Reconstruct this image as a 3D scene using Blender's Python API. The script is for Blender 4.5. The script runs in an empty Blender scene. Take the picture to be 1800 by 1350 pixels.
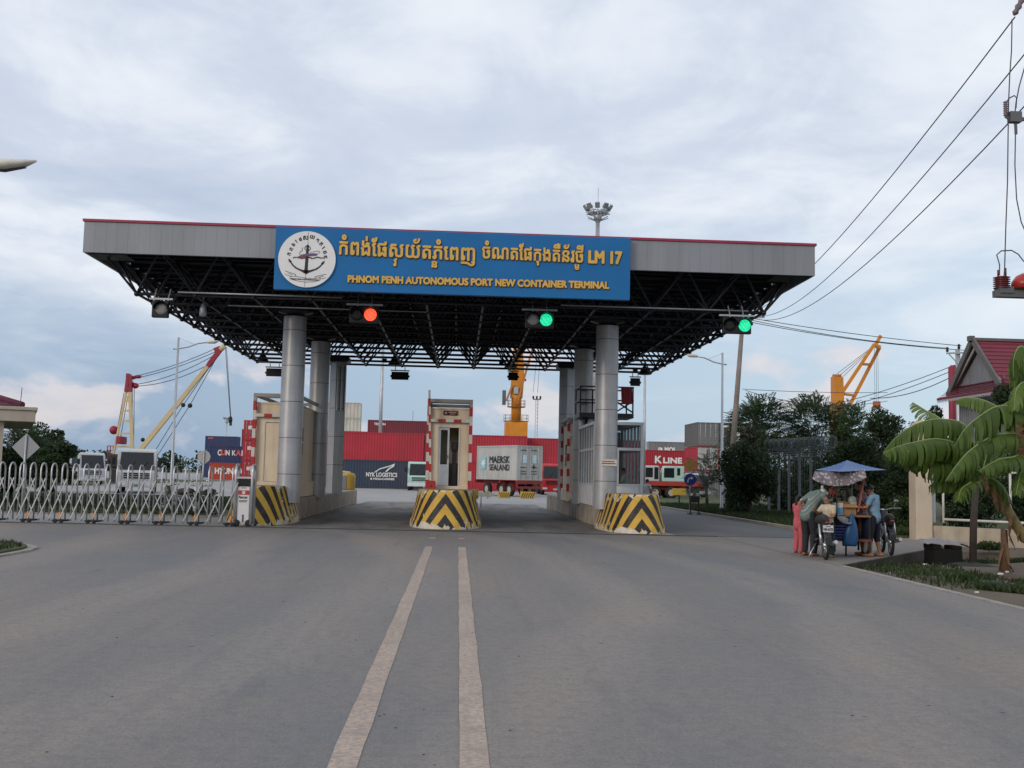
import bpy, bmesh, math, random
import numpy as np
from mathutils import Vector, Matrix
R = math.radians; PI = math.pi
scene = bpy.context.scene
col = scene.collection
rng = random.Random(7)

# ------------------------------------------------------------------ camera
CAM_H = 1.6; FPX = 1845.0                      # eye height (m), focal length in photo pixels (photo 1800 x 1350)
PITCH, YAW, ROLL = .0873, .0497, .0227
_fwd = Vector((math.sin(YAW)*math.cos(PITCH), math.cos(YAW)*math.cos(PITCH), math.sin(PITCH)))
_r0 = Vector((math.cos(YAW), -math.sin(YAW), 0)); _u0 = _r0.cross(_fwd)
_rt = _r0*math.cos(ROLL) + _u0*math.sin(ROLL); _up = _u0*math.cos(ROLL) - _r0*math.sin(ROLL)
cam = bpy.data.cameras.new('camera'); cam.sensor_width = 36; cam.lens = FPX/1800*36
cam.clip_start = .1; cam.clip_end = 5000
cam_ob = bpy.data.objects.new('camera', cam); col.objects.link(cam_ob)
m3 = Matrix((_rt, _up, -_fwd)).transposed()
cam_ob.matrix_world = Matrix.Translation((0, 0, CAM_H)) @ m3.to_4x4()
scene.camera = cam_ob

def at(px, py, Y):
    'the point seen at a photo pixel, at the distance Y along the road'
    d = _fwd + _rt*((px-900)/FPX) - _up*((py-675)/FPX)
    return d*(Y/d.y) + Vector((0, 0, CAM_H))
def gr(px, py, z=0):
    d = _fwd + _rt*((px-900)/FPX) - _up*((py-675)/FPX)
    return d*((z-CAM_H)/d.z) + Vector((0, 0, CAM_H))

# ------------------------------------------------------------------ node helper
class NT:
    def __init__(s, nt): s.nt = nt; nt.nodes.clear()
    def n(s, typ, _props=None, **kw):
        nd = s.nt.nodes.new(typ)
        for k, v in (_props or {}).items(): setattr(nd, k, v)
        for k, v in kw.items():
            key = int(k[1:]) if k[0] == 'i' and k[1:].isdigit() else k.replace('_', ' ')
            if isinstance(v, bpy.types.NodeSocket): s.nt.links.new(v, nd.inputs[key])
            else: nd.inputs[key].default_value = v
        return nd
    def math(s, op, a, b=0., clamp=False):
        nd = s.n('ShaderNodeMath', {'operation': op, 'use_clamp': clamp}, i0=a, i1=b); return nd.outputs[0]
    def mix(s, f, a, b, blend='MIX'):
        nd = s.nt.nodes.new('ShaderNodeMix'); nd.data_type = 'RGBA'; nd.blend_type = blend
        for i, v in ((0, f), (6, a), (7, b)):
            if isinstance(v, bpy.types.NodeSocket): s.nt.links.new(v, nd.inputs[i])
            else: nd.inputs[i].default_value = v if i == 0 or len(v) == 4 else (*v, 1)
        return nd.outputs[2]
    def ramp(s, f, stops):
        nd = s.n('ShaderNodeValToRGB', None, Fac=f); e = nd.color_ramp.elements
        for i, (p, c) in enumerate(stops):
            el = e[i] if i < 2 else e.new(p)
            el.position = p; el.color = (c, c, c, 1) if not hasattr(c, '__len__') else (*c[:3], 1)
        return nd.outputs[0]
    def noise(s, vec, scale, detail=4, rough=.55, dist=0.):
        return s.n('ShaderNodeTexNoise', None, Vector=vec, Scale=scale, Detail=detail, Roughness=rough, Distortion=dist).outputs[0]
    def mapping(s, vec, scale=(1, 1, 1), rot=(0, 0, 0), loc=(0, 0, 0)):
        return s.n('ShaderNodeMapping', None, Vector=vec, Scale=scale, Rotation=rot, Location=loc).outputs[0]
    def link(s, a, b): s.nt.links.new(a, b)

# ------------------------------------------------------------------ sky and sun
SUN_EL, SUN_AZ = 20, 224                       # low veiled sun behind the viewer's left shoulder
world = bpy.data.worlds.new('World'); scene.world = world; world.use_nodes = True
w = NT(world.node_tree)
tc = w.n('ShaderNodeTexCoord').outputs['Generated']
sep = w.n('ShaderNodeSeparateXYZ', None, Vector=tc)
dx, dy, dz = sep.outputs
zc = w.math('MAXIMUM', dz, 0.)
sky = w.n('ShaderNodeTexSky', {'sky_type': 'NISHITA', 'sun_disc': False, 'sun_elevation': R(SUN_EL),
      'sun_rotation': R(SUN_AZ), 'altitude': 10, 'air_density': 1.0, 'dust_density': 2.0, 'ozone_density': 1.5}).outputs[0]
den = w.math('ADD', zc, .11)
plane = w.n('ShaderNodeCombineXYZ', None, X=w.math('DIVIDE', dx, den), Y=w.math('DIVIDE', dy, den), Z=.35).outputs[0]
broad = w.noise(w.mapping(plane, (.62, .62, 1), (0, 0, R(14)), (.4, .9, 0)), 1.0, 6, .55, .7)
fine = w.noise(w.mapping(plane, (1.25, .95, 1), (0, 0, R(-24))), 2.3, 8, .60, .35)
shade = w.math('ADD', w.math('MULTIPLY', broad, .62), w.math('MULTIPLY', fine, .38))
shade = w.math('ADD', shade, w.math('MULTIPLY', dx, .10))
cl_col = w.ramp(shade, [(.35, (5.7, 6.4, 7.8)), (.45, (6.5, 7.15, 8.35)), (.52, (7.9, 8.45, 9.3)), (.60, (9.1, 9.4, 9.85))])
# clearer, bluer band towards the horizon
blue = w.mix(w.math('MULTIPLY', zc, 4.0, True), (3.35, 4.7, 6.6), (4.6, 5.8, 7.6))
right = w.math('ADD', w.math('MULTIPLY', dx, 1.35), .35, True)
blue = w.mix(right, blue, (6.3, 7.8, 9.2))
blue = w.mix(.22, blue, w.n('ShaderNodeVectorMath', {'operation': 'SCALE'}, Vector=sky, Scale=1.0).outputs[0])
cover = w.ramp(w.math('ADD', w.math('MULTIPLY', zc, 3.2), w.math('MULTIPLY', w.math('SUBTRACT', broad, .5), 1.0)), [(.30, 0.), (.78, 1.)])
c1 = w.mix(w.math('MULTIPLY', cover, .93), blue, cl_col)
# distant evening cumulus low over the horizon
ahead = w.math('MAXIMUM', w.n('ShaderNodeVectorMath', {'operation': 'LENGTH'}, Vector=w.n('ShaderNodeCombineXYZ', None, X=dx, Y=dy, Z=0.).outputs[0]).outputs['Value'], .05)
az = w.n('ShaderNodeCombineXYZ', None, X=w.math('DIVIDE', dx, ahead), Y=w.math('MULTIPLY', dz, 1.7), Z=w.math('MULTIPLY', dy, .35)).outputs[0]
cu = w.noise(w.mapping(az, (1, 1, 1), (0, 0, 0), (.33, .1, 0)), 8.5, 8, .52, .25)
cu = w.math('SUBTRACT', cu, w.math('MULTIPLY', w.math('ABSOLUTE', w.math('SUBTRACT', dz, .045)), 2.1))
cum = w.ramp(cu, [(.462, 0.), (.535, .85)])
cu_col = w.mix(w.ramp(cu, [(.44, 0.), (.62, 1.)]), (6.4, 6.5, 7.6), (9.2, 8.1, 7.5))
c2 = w.mix(w.math('MULTIPLY', cum, .75), c1, cu_col)
low = w.math('LESS_THAN', dz, -.01)
c3 = w.mix(low, c2, (2.0, 1.9, 1.8))
bg = w.n('ShaderNodeBackground', None, Color=c3, Strength=.1)
w.link(bg.outputs[0], w.n('ShaderNodeOutputWorld').inputs[0])

sun = bpy.data.lights.new('sun', 'SUN'); sun.energy = 1.35; sun.angle = R(22); sun.color = (1, .86, .70)
sun_ob = bpy.data.objects.new('sun', sun); col.objects.link(sun_ob)
sd = Vector((math.sin(R(SUN_AZ))*math.cos(R(SUN_EL)), math.cos(R(SUN_AZ))*math.cos(R(SUN_EL)), math.sin(R(SUN_EL))))
sun_ob.rotation_euler = sd.to_track_quat('Z', 'Y').to_euler()
scene.view_settings.view_transform = 'Standard'; scene.view_settings.look = 'None'
scene.view_settings.exposure = 0; scene.view_settings.gamma = 1
scene.cycles.max_bounces = 8; scene.cycles.transparent_max_bounces = 16
scene.cycles.caustics_reflective = False; scene.cycles.caustics_refractive = False

# ------------------------------------------------------------------ materials
MATS = {}
def mat(name, c, rough=.6, metal=0., var=.12, scale=2.5, dirt=None, dirt_amt=.35, bump=0., bscale=30, spec=.4, dstr=.35, dlo=.45):
    if name in MATS: return MATS[name]
    m = bpy.data.materials.new(name); m.use_nodes = True; t = NT(m.node_tree)
    oc = t.n('ShaderNodeTexCoord').outputs['Object']
    n1 = t.noise(oc, scale, 6, .6)
    c = tuple(c)
    a = tuple(x*(1-var) for x in c); b = tuple(min(1, x*(1+var)) for x in c)
    base = t.mix(t.ramp(n1, [(.3, 0.), (.7, 1.)]), a, b)
    if dirt:
        n2 = t.noise(t.mapping(oc, (1, 1, dstr)), scale*1.7, 8, .68, .3)
        base = t.mix(t.math('MULTIPLY', t.ramp(n2, [(dlo, 0.), (dlo+.27, 1.)]), dirt_amt), base, dirt)
    p = t.n('ShaderNodeBsdfPrincipled', None, Base_Color=base, Metallic=metal)
    p.inputs['Specular IOR Level'].default_value = spec
    t.link(t.math('ADD', t.math('MULTIPLY', t.math('SUBTRACT', n1, .5), .25), rough, True), p.inputs['Roughness'])
    if bump:
        bp = t.n('ShaderNodeBump', None, Strength=bump, Distance=.02, Height=t.noise(oc, bscale, 5, .6))
        t.link(bp.outputs[0], p.inputs['Normal'])
    t.link(p.outputs[0], t.n('ShaderNodeOutputMaterial').inputs[0])
    MATS[name] = m; return m

def emit(name, c, s, base=(.02, .02, .02)):
    m = bpy.data.materials.new(name); m.use_nodes = True; t = NT(m.node_tree)
    oc = t.n('ShaderNodeTexCoord').outputs['Object']
    v = t.n('ShaderNodeTexVoronoi', None, Vector=oc, Scale=26.).outputs[0]
    k = t.ramp(v, [(.10, 1.), (.60, .45)])
    p = t.n('ShaderNodeBsdfPrincipled', None, Base_Color=(*base, 1), Roughness=.4, Emission_Color=(*c, 1))
    t.link(t.math('MULTIPLY', k, s), p.inputs['Emission Strength'])
    t.link(p.outputs[0], t.n('ShaderNodeOutputMaterial').inputs[0]); return m

def glass(name, tint, fac=.5, rough=.05):
    m = bpy.data.materials.new(name); m.use_nodes = True; t = NT(m.node_tree)
    tr = t.n('ShaderNodeBsdfTransparent', None, Color=(*tint, 1))
    gl = t.n('ShaderNodeBsdfPrincipled', None, Base_Color=(.02, .025, .03, 1), Roughness=rough)
    mx = t.n('ShaderNodeMixShader', None, Fac=fac); t.link(tr.outputs[0], mx.inputs[1]); t.link(gl.outputs[0], mx.inputs[2])
    t.link(mx.outputs[0], t.n('ShaderNodeOutputMaterial').inputs[0]); return m

def leafmat(name, dark, light, trans=.25, rough=.55):
    m = bpy.data.materials.new(name); m.use_nodes = True; t = NT(m.node_tree)
    ri = t.n('ShaderNodeNewGeometry').outputs['Random Per Island']
    oc = t.n('ShaderNodeTexCoord').outputs['Object']
    k = t.math('ADD', t.math('MULTIPLY', ri, .6), t.math('MULTIPLY', t.ramp(t.noise(oc, .9, 3), [(.3, 0.), (.7, 1.)]), .4))
    c = t.mix(k, dark, light)
    p = t.n('ShaderNodeBsdfPrincipled', None, Base_Color=c, Roughness=rough); p.inputs['Specular IOR Level'].default_value = .3
    tr = t.n('ShaderNodeBsdfTranslucent', None, Color=c)
    mx = t.n('ShaderNodeMixShader', None, Fac=trans); t.link(p.outputs[0], mx.inputs[1]); t.link(tr.outputs[0], mx.inputs[2])
    t.link(mx.outputs[0], t.n('ShaderNodeOutputMaterial').inputs[0]); return m

# ------------------------------------------------------------------ mesh helpers
class MB:
    def __init__(s): s.v = []; s.f = []; s.mi = []; s.sm = []
    def face(s, idx, m=0, sm=False): s.f.append(tuple(idx)); s.mi.append(m); s.sm.append(sm)
    def add(s, pts): k = len(s.v); s.v.extend([tuple(p) for p in pts]); return k
    def quad(s, a, b, c, d, m=0): k = s.add((a, b, c, d)); s.face((k, k+1, k+2, k+3), m); return s
    def poly(s, pts, m=0): k = s.add(pts); s.face(range(k, k+len(pts)), m); return s
    def box(s, c, d, m=0, rz=0., mat4=None):
        x, y, z = d[0]/2, d[1]/2, d[2]/2
        M = mat4 if mat4 is not None else (Matrix.Translation(c) @ Matrix.Rotation(rz, 4, 'Z'))
        k = s.add([M @ Vector((sx*x, sy*y, sz*z)) for sx in (-1, 1) for sy in (-1, 1) for sz in (-1, 1)])
        for q in ((0, 1, 3, 2), (4, 6, 7, 5), (0, 4, 5, 1), (2, 3, 7, 6), (0, 2, 6, 4), (1, 5, 7, 3)):
            s.face([k+i for i in q], m)
        return s
    def bb(s, a, b, m=0):
        return s.box([(a[i]+b[i])/2 for i in range(3)], [abs(b[i]-a[i]) for i in range(3)], m)
    def bar(s, p, q, w, h=None, m=0, up=(0, 0, 1)):
        p, q = Vector(p), Vector(q); d = q-p; L = d.length
        if L < 1e-6: return s
        d.normalize(); u = Vector(up)
        if abs(d.dot(u)) > .98: u = Vector((0, 1, 0))
        sx = d.cross(u).normalized(); uz = sx.cross(d)
        M = Matrix((sx, d, uz)).transposed().to_4x4(); M.translation = (p+q)/2
        return s.box(None, (w, L, h or w), m, mat4=M)
    def path(s, pts, r, n=8, m=0, cap=True, sm=True):
        pts = [Vector(p) for p in pts]; N = len(pts)
        rs = r if hasattr(r, '__len__') else [r]*N
        k0 = len(s.v); u = None
        for i, p in enumerate(pts):
            d = (pts[min(i+1, N-1)]-pts[max(i-1, 0)]).normalized()
            if u is None:
                u = Vector((0, 0, 1)) if abs(d.z) < .9 else Vector((1, 0, 0))
            u = (u - d*u.dot(d)).normalized(); b = d.cross(u)
            s.add([p + (u*math.cos(2*PI*j/n) + b*math.sin(2*PI*j/n))*rs[i] for j in range(n)])
        for i in range(N-1):
            for j in range(n):
                a = k0+i*n+j; b2 = k0+i*n+(j+1) % n
                s.face((a, b2, b2+n, a+n), m, sm)
        if cap:
            s.face([k0+j for j in range(n)][::-1], m); s.face([k0+(N-1)*n+j for j in range(n)], m)
        return s
    def tube(s, p, q, r0, r1=None, n=8, m=0, cap=True, sm=True): return s.path((p, q), (r0, r0 if r1 is None else r1), n, m, cap, sm)
    def lathe(s, prof, n=16, o=(0, 0, 0), ax='Z', m=0, sm=True, cap=True):
        o = Vector(o); k0 = len(s.v)
        fr = {'Z': (Vector((1, 0, 0)), Vector((0, 1, 0)), Vector((0, 0, 1))), 'X': (Vector((0, 1, 0)), Vector((0, 0, 1)), Vector((1, 0, 0))),
              'Y': (Vector((0, 0, 1)), Vector((1, 0, 0)), Vector((0, 1, 0)))}[ax]
        for r, h in prof:
            s.add([o+fr[2]*h+(fr[0]*math.cos(2*PI*j/n)+fr[1]*math.sin(2*PI*j/n))*r for j in range(n)])
        for i in range(len(prof)-1):
            for j in range(n):
                a = k0+i*n+j; b = k0+i*n+(j+1) % n
                s.face((a, b, b+n, a+n), m, sm)
        if cap:
            s.face([k0+j for j in range(n)][::-1], m); s.face([k0+(len(prof)-1)*n+j for j in range(n)], m)
        return s
    def ell(s, c, r, n=12, k=8, m=0, mat3=None):
        c = Vector(c); k0 = len(s.v)
        M = mat3 or Matrix.Identity(3)
        rr = r if hasattr(r, '__len__') else (r, r, r)
        for i in range(k+1):
            t = PI*i/k
            s.add([c + M @ Vector((rr[0]*math.sin(t)*math.cos(2*PI*j/n), rr[1]*math.sin(t)*math.sin(2*PI*j/n), rr[2]*math.cos(t))) for j in range(n)])
        for i in range(k):
            for j in range(n):
                a = k0+i*n+j; b = k0+i*n+(j+1) % n
                s.face((a, a+n, b+n, b), m, True)
        return s
    def capsule(s, p, q, r0, r1, n=12, m=0):
        p, q = Vector(p), Vector(q); d = (q-p).normalized()
        pts, rs = [], []
        for a in (80, 55, 28): pts.append(p-d*r0*math.sin(R(a))); rs.append(r0*math.cos(R(a)))
        pts += [p, q]; rs += [r0, r1]
        for a in (28, 55, 80): pts.append(q+d*r1*math.sin(R(a))); rs.append(r1*math.cos(R(a)))
        return s.path(pts, rs, n, m)
    def prism(s, poly, h, M, m=0):
        'poly in local xy, extruded along local z'
        n = len(poly)
        k = s.add([M @ Vector((x, y, 0)) for x, y in poly]); s.add([M @ Vector((x, y, h)) for x, y in poly])
        s.face([k+i for i in range(n)][::-1], m); s.face([k+n+i for i in range(n)], m)
        for i in range(n):
            j = (i+1) % n; s.face((k+i, k+j, k+n+j, k+n+i), m)
        return s
    def build(s, name, mats, parent=None, bevel=0., seg=2, loc=None):
        me = bpy.data.meshes.new(name); me.from_pydata(s.v, [], s.f)
        for mm in (mats if isinstance(mats, (list, tuple)) else [mats]): me.materials.append(mm)
        me.polygons.foreach_set('material_index', s.mi); me.polygons.foreach_set('use_smooth', s.sm); me.update()
        ob = bpy.data.objects.new(name, me); col.objects.link(ob)
        if parent: ob.parent = parent
        if loc: ob.location = loc
        if bevel:
            b = ob.modifiers.new('bevel', 'BEVEL'); b.width = bevel; b.segments = seg; b.limit_method = 'ANGLE'; b.angle_limit = R(40)
        return ob

def tag(o, label=None, cat=None, group=None, kind=None):
    if label: o['label'] = label
    if cat: o['category'] = cat
    if group: o['group'] = group
    if kind: o['kind'] = kind
    return o
def thing(name, label, cat, loc=(0, 0, 0), rz=0., group=None):
    o = bpy.data.objects.new(name, None); o.empty_display_size = .3; col.objects.link(o)
    o.location = loc; o.rotation_euler = (0, 0, rz)
    return tag(o, label, cat, group)
def kids(o): return [c for c in CH.get(o.name, [])]
CH = {}
def copy_tree(o, label=None, loc=None, rz=None, parent=None):
    c = o.copy(); col.objects.link(c)
    if parent: c.parent = parent
    if label: c['label'] = label
    if loc is not None: c.location = loc
    if rz is not None: c.rotation_euler = (0, 0, rz)
    for ch in o.children: copy_tree(ch, parent=c)
    return c
def structure(name, mb, m, **k): return tag(mb.build(name, m, **k), kind='structure')

def text_mesh(s, bold=0., extrude=.0):
    c = bpy.data.curves.new('lettering', 'FONT'); c.body = s; c.size = 1; c.extrude = extrude; c.resolution_u = 3
    o = bpy.data.objects.new('lettering', c); col.objects.link(o)
    bpy.context.view_layer.update()
    me = bpy.data.meshes.new_from_object(o.evaluated_get(bpy.context.evaluated_depsgraph_get()))
    bpy.data.objects.remove(o); bpy.data.curves.remove(c)
    v = [tuple(x.co) for x in me.vertices]; f = [tuple(p.vertices) for p in me.polygons]
    bpy.data.meshes.remove(me); return v, f
def outline_mesh(s):
    'like text_mesh, but every outline is filled by itself, so glyphs made of overlapping strokes stay whole'
    c = bpy.data.curves.new('lettering', 'FONT'); c.body = s; c.size = 1
    o = bpy.data.objects.new('lettering', c); col.objects.link(o); bpy.context.view_layer.update()
    cu = o.to_curve(bpy.context.evaluated_depsgraph_get()); loops = []
    for sp_ in cu.splines:
        P = sp_.bezier_points; pts = []; n = len(P)
        if n:
            for i in range(n):
                a, b = P[i], P[(i+1) % n]; p0, p1, p2, p3 = a.co, a.handle_right, b.handle_left, b.co
                k_ = 1 if ((p1-p0).cross(p3-p0).length < 1e-5 and (p2-p0).cross(p3-p0).length < 1e-5) else 4
                for q in range(k_):
                    u = q/k_; w_ = 1-u; v_ = p0*w_**3+p1*3*w_*w_*u+p2*3*w_*u*u+p3*u**3; pts.append((v_.x, v_.y))
        else: pts = [(p.co.x, p.co.y) for p in sp_.points]
        if len(pts) > 2: loops.append(pts)
    o.to_curve_clear(); bpy.data.objects.remove(o); bpy.data.curves.remove(c)
    area = lambda L_: sum(L_[i][0]*L_[(i+1) % len(L_)][1]-L_[(i+1) % len(L_)][0]*L_[i][1] for i in range(len(L_)))/2
    def inside(p, L_):
        r = False; j = len(L_)-1
        for i in range(len(L_)):
            if (L_[i][1] > p[1]) != (L_[j][1] > p[1]) and p[0] < (L_[j][0]-L_[i][0])*(p[1]-L_[i][1])/(L_[j][1]-L_[i][1])+L_[i][0]: r = not r
            j = i
        return r
    if not loops: return [], []
    ar = [area(L_) for L_ in loops]; sgn = max(ar, key=abs) > 0
    outs = [i for i in range(len(loops)) if (ar[i] > 0) == sgn]; groups = {i: [loops[i]] for i in outs}
    for i in range(len(loops)):
        if i not in groups:
            own = [j for j in outs if inside(loops[i][0], loops[j])]
            if own: groups[min(own, key=lambda j: abs(ar[j]))].append(loops[i])
    V_, F_ = [], []
    for gi, g_ in enumerate(groups.values()):
        cc = bpy.data.curves.new('lettering', 'CURVE'); cc.dimensions = '2D'; cc.fill_mode = 'BOTH'
        for L_ in g_:
            sp_ = cc.splines.new('POLY'); sp_.points.add(len(L_)-1); sp_.use_cyclic_u = True
            for p, q in zip(sp_.points, L_): p.co = (q[0], q[1], 0, 1)
        oo = bpy.data.objects.new('lettering', cc); col.objects.link(oo); bpy.context.view_layer.update()
        me = bpy.data.meshes.new_from_object(oo.evaluated_get(bpy.context.evaluated_depsgraph_get())); k0 = len(V_)
        V_ += [(x.co.x, x.co.y, gi*.002) for x in me.vertices]; F_ += [tuple(k0+i for i in p.vertices) for p in me.polygons]
        bpy.data.objects.remove(oo); bpy.data.curves.remove(cc); bpy.data.meshes.remove(me)
    return V_, F_
def text_into(mb, s, M, w=None, h=None, bold=0., m=0, thick=.01, shear=0.):
    'lettering centred on the origin of M, fitted to width w and height h (local xy plane, facing +z)'
    v, f = text_mesh(s)
    if not v: return
    a = np.array(v); lo, hi = a.min(0), a.max(0)
    sx = (w/(hi[0]-lo[0])) if w else None; sy = (h/(hi[1]-lo[1])) if h else None
    sx = sx or sy; sy = sy or sx
    a = (a-(lo+hi)/2)*np.array([sx, sy, 1])
    offs = [(0, 0)] if not bold else [(0, 0), (bold, 0), (-bold, 0), (0, bold), (0, -bold), (bold*.7, bold*.7), (-bold*.7, -bold*.7), (bold*.7, -bold*.7), (-bold*.7, bold*.7)]
    for i, (ox, oy) in enumerate(offs):
        k = mb.add([M @ Vector((x+ox+shear*y, y+oy, thick+i*.0006)) for x, y, z in a])
        for q in f: mb.face([k+j for j in q], m)
FACE = Matrix.Rotation(R(90), 4, 'X')           # local xy plane turned to face -Y
def face_at(x, y, z, rz=0.): return Matrix.Translation((x, y, z)) @ Matrix.Rotation(rz, 4, 'Z') @ FACE

# ================================================================== the setting
def ground_mat(name, a, b, tint, speck=.5, rough=.85, streak=True, stains=0., scale=1., grain=.45):
    m = bpy.data.materials.new(name); m.use_nodes = True; t = NT(m.node_tree)
    oc = t.n('ShaderNodeTexCoord').outputs['Object']
    n1 = t.noise(t.mapping(oc, (1, .35, 1)), .22*scale, 5, .55, .4)
    base = t.mix(t.ramp(n1, [(.34, 0.), (.66, 1.)]), a, b)
    n2 = t.noise(oc, 1.1*scale, 6, .6)
    base = t.mix(t.math('MULTIPLY', t.ramp(n2, [(.45, 0.), (.75, 1.)]), .45), base, tint)
    if streak:                                    # dusty sweeps left by turning tyres
        d1 = t.n('ShaderNodeTexWave', {'wave_type': 'RINGS', 'rings_direction': 'Z'}, Vector=t.mapping(oc, (1, 1, 0), (0, 0, 0), (34, -17, 0)), Scale=.11, Distortion=5.5, Detail=4., Detail_Scale=.6).outputs[1]
        base = t.mix(t.math('MULTIPLY', t.ramp(d1, [(.50, 0.), (.95, 1.)]), .30), base, tuple(min(1, x*1.45) for x in tint))
        d2 = t.noise(t.mapping(oc, (3.0, .1, 1), (0, 0, R(3))), 1., 5, .6)
        base = t.mix(t.math('MULTIPLY', t.ramp(d2, [(.5, 0.), (.72, 1.)]), .25), base, tuple(x*.72 for x in a))
    if stains:
        d3 = t.noise(t.mapping(oc, (.7, .16, 1)), 1.5, 6, .65, .4)
        base = t.mix(t.math('MULTIPLY', t.ramp(d3, [(.46, 0.), (.66, 1.)]), stains), base, (.02, .02, .02))
    gr_ = t.noise(oc, 34., 5, .75)
    base = t.mix(t.math('MULTIPLY', t.ramp(gr_, [(.36, 1.), (.56, 0.)]), .42), base, tuple(x*.55 for x in a))
    g2 = t.noise(oc, 9., 4, .7)
    base = t.mix(t.math('MULTIPLY', t.ramp(g2, [(.38, 1.), (.56, 0.)]), .30*grain), base, tuple(x*.62 for x in a))
    g3 = t.noise(oc, 70., 2, .8)
    base = t.mix(t.math('MULTIPLY', t.ramp(g3, [(.54, 0.), (.70, 1.)]), .42*grain), base, tuple(min(1, x*1.75) for x in b))
    oil = t.math('MULTIPLY', t.ramp(t.noise(t.mapping(oc, (1.3, .45, 1)), .9, 7, .68, .5), [(.58, 0.), (.74, 1.)]), .38*grain)
    base = t.mix(oil, base, tuple(x*.55 for x in a))
    vo = t.n('ShaderNodeTexVoronoi', None, Vector=oc, Scale=2.3)
    dots = t.math('MULTIPLY', t.ramp(vo.outputs[0], [(.03, 1.), (.06, 0.)]), t.ramp(t.noise(oc, .8, 2), [(.44, 0.), (.52, 1.)]))
    base = t.mix(t.math('MULTIPLY', dots, speck), base, (.03, .03, .03))
    p = t.n('ShaderNodeBsdfPrincipled', None, Base_Color=base, Roughness=rough); p.inputs['Specular IOR Level'].default_value = .25
    bp = t.n('ShaderNodeBump', None, Strength=.35, Distance=.012, Height=t.math('ADD', gr_, t.math('MULTIPLY', n2, 1.5)))
    t.link(bp.outputs[0], p.inputs['Normal'])
    t.link(p.outputs[0], t.n('ShaderNodeOutputMaterial').inputs[0]); return m

M_ROAD = ground_mat('road_dust', (.156, .165, .178), (.250, .214, .188), (.240, .205, .176), .8, grain=1.)
M_YARD = ground_mat('yard_concrete', (.29, .295, .30), (.35, .35, .345), (.31, .29, .27), .3)
M_LANE = ground_mat('lane_asphalt', (.21, .205, .205), (.27, .26, .25), (.11, .105, .10), .3, stains=.55)
M_SIDE = ground_mat('side_asphalt', (.12, .13, .145), (.15, .155, .165), (.14, .14, .14), .3, stains=.1)
M_SLAB = ground_mat('concrete_slab', (.168, .168, .174), (.250, .216, .192), (.235, .202, .175), .5, streak=False, grain=.9)
M_DIRT = ground_mat('bare_dirt', (.085, .068, .052), (.16, .125, .095), (.06, .058, .04), .6, streak=False, scale=2.5)
M_TURF = ground_mat('turf_soil', (.055, .07, .03), (.08, .10, .04), (.10, .09, .05), .2, streak=False, scale=3)
M_KERB = mat('kerb_concrete', (.30, .28, .255), .85, var=.2, scale=3, dirt=(.16, .14, .12), dirt_amt=.6, bump=.3)

YF = 29.95                                         # the gate line
structure('ground', MB().quad((-900, -60, -.6), (900, -60, -.6), (900, 1800, -.6), (-900, 1800, -.6)), M_TURF)
structure('yard', MB().bb((-150, YF, -.5), (150, 420, -.012)), M_YARD)
structure('road', MB().bb((-60, -20, -.5), (7.45, YF, 0)), M_ROAD)
structure('gate_lanes', MB().quad((-5.0, YF+.06, -.004), (4.45, YF+.06, -.004), (4.45, 60, -.004), (-5.0, 60, -.004)), M_LANE)
structure('side_road', MB().quad((6.4, YF+.06, -.004), (11.4, YF+.06, -.004), (11.4, 66, -.004), (6.4, 66, -.004)), M_SIDE)
structure('gate_rail', MB().bb((-14, YF-.02, -.1), (11.4, YF+.06, .018)).bb((-14, YF-.10, -.1), (11.4, YF-.06, .012)), mat('rail_steel', (.06, .058, .06), .6, .3, .3))

def line_mat():
    m = bpy.data.materials.new('worn_road_paint'); m.use_nodes = True; t = NT(m.node_tree)
    oc = t.n('ShaderNodeTexCoord').outputs['Object']
    wv = t.noise(t.mapping(oc, (1, .25, 1)), 1.6, 4)
    c = t.mix(t.ramp(wv, [(.35, 0.), (.65, 1.)]), (.36, .275, .225), (.47, .36, .295))
    st = t.math('MULTIPLY', t.ramp(t.noise(oc, 24, 5, .7), [(.42, 0.), (.60, 1.)]), .7)
    c = t.mix(st, c, (.20, .185, .17))
    st2 = t.math('MULTIPLY', t.ramp(t.noise(oc, 3.2, 6, .7), [(.52, 0.), (.66, 1.)]), .6); c = t.mix(st2, c, (.21, .19, .175))
    vo = t.n('ShaderNodeTexVoronoi', None, Vector=oc, Scale=5.).outputs[0]
    c = t.mix(t.ramp(vo, [(.05, .8), (.09, 0.)]), c, (.06, .055, .05))
    p = t.n('ShaderNodeBsdfPrincipled', None, Base_Color=c, Roughness=.8)
    t.link(p.outputs[0], t.n('ShaderNodeOutputMaterial').inputs[0]); return m
M_LINE = line_mat()
for x in (-.585, .142):
    mb = MB(); y = 1.
    ed = [(x-.083+rng.uniform(-.006, .006), x+.083+rng.uniform(-.006, .006), 1+i*.45) for i in range(51)]
    for (a0, b0, y0), (a1, b1, y1) in zip(ed, ed[1:]): mb.quad((a0, y0, .004), (b0, y0, .004), (b1, y1, .004), (a1, y1, .004))
    for y0, y1 in ((26.3, 26.9), (28.0, 28.3)): mb.quad((x-.08, y0, .004), (x+.08, y0, .004), (x+.08, y1, .004), (x-.08, y1, .004))
    structure('lane_line', mb, M_LINE)

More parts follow.
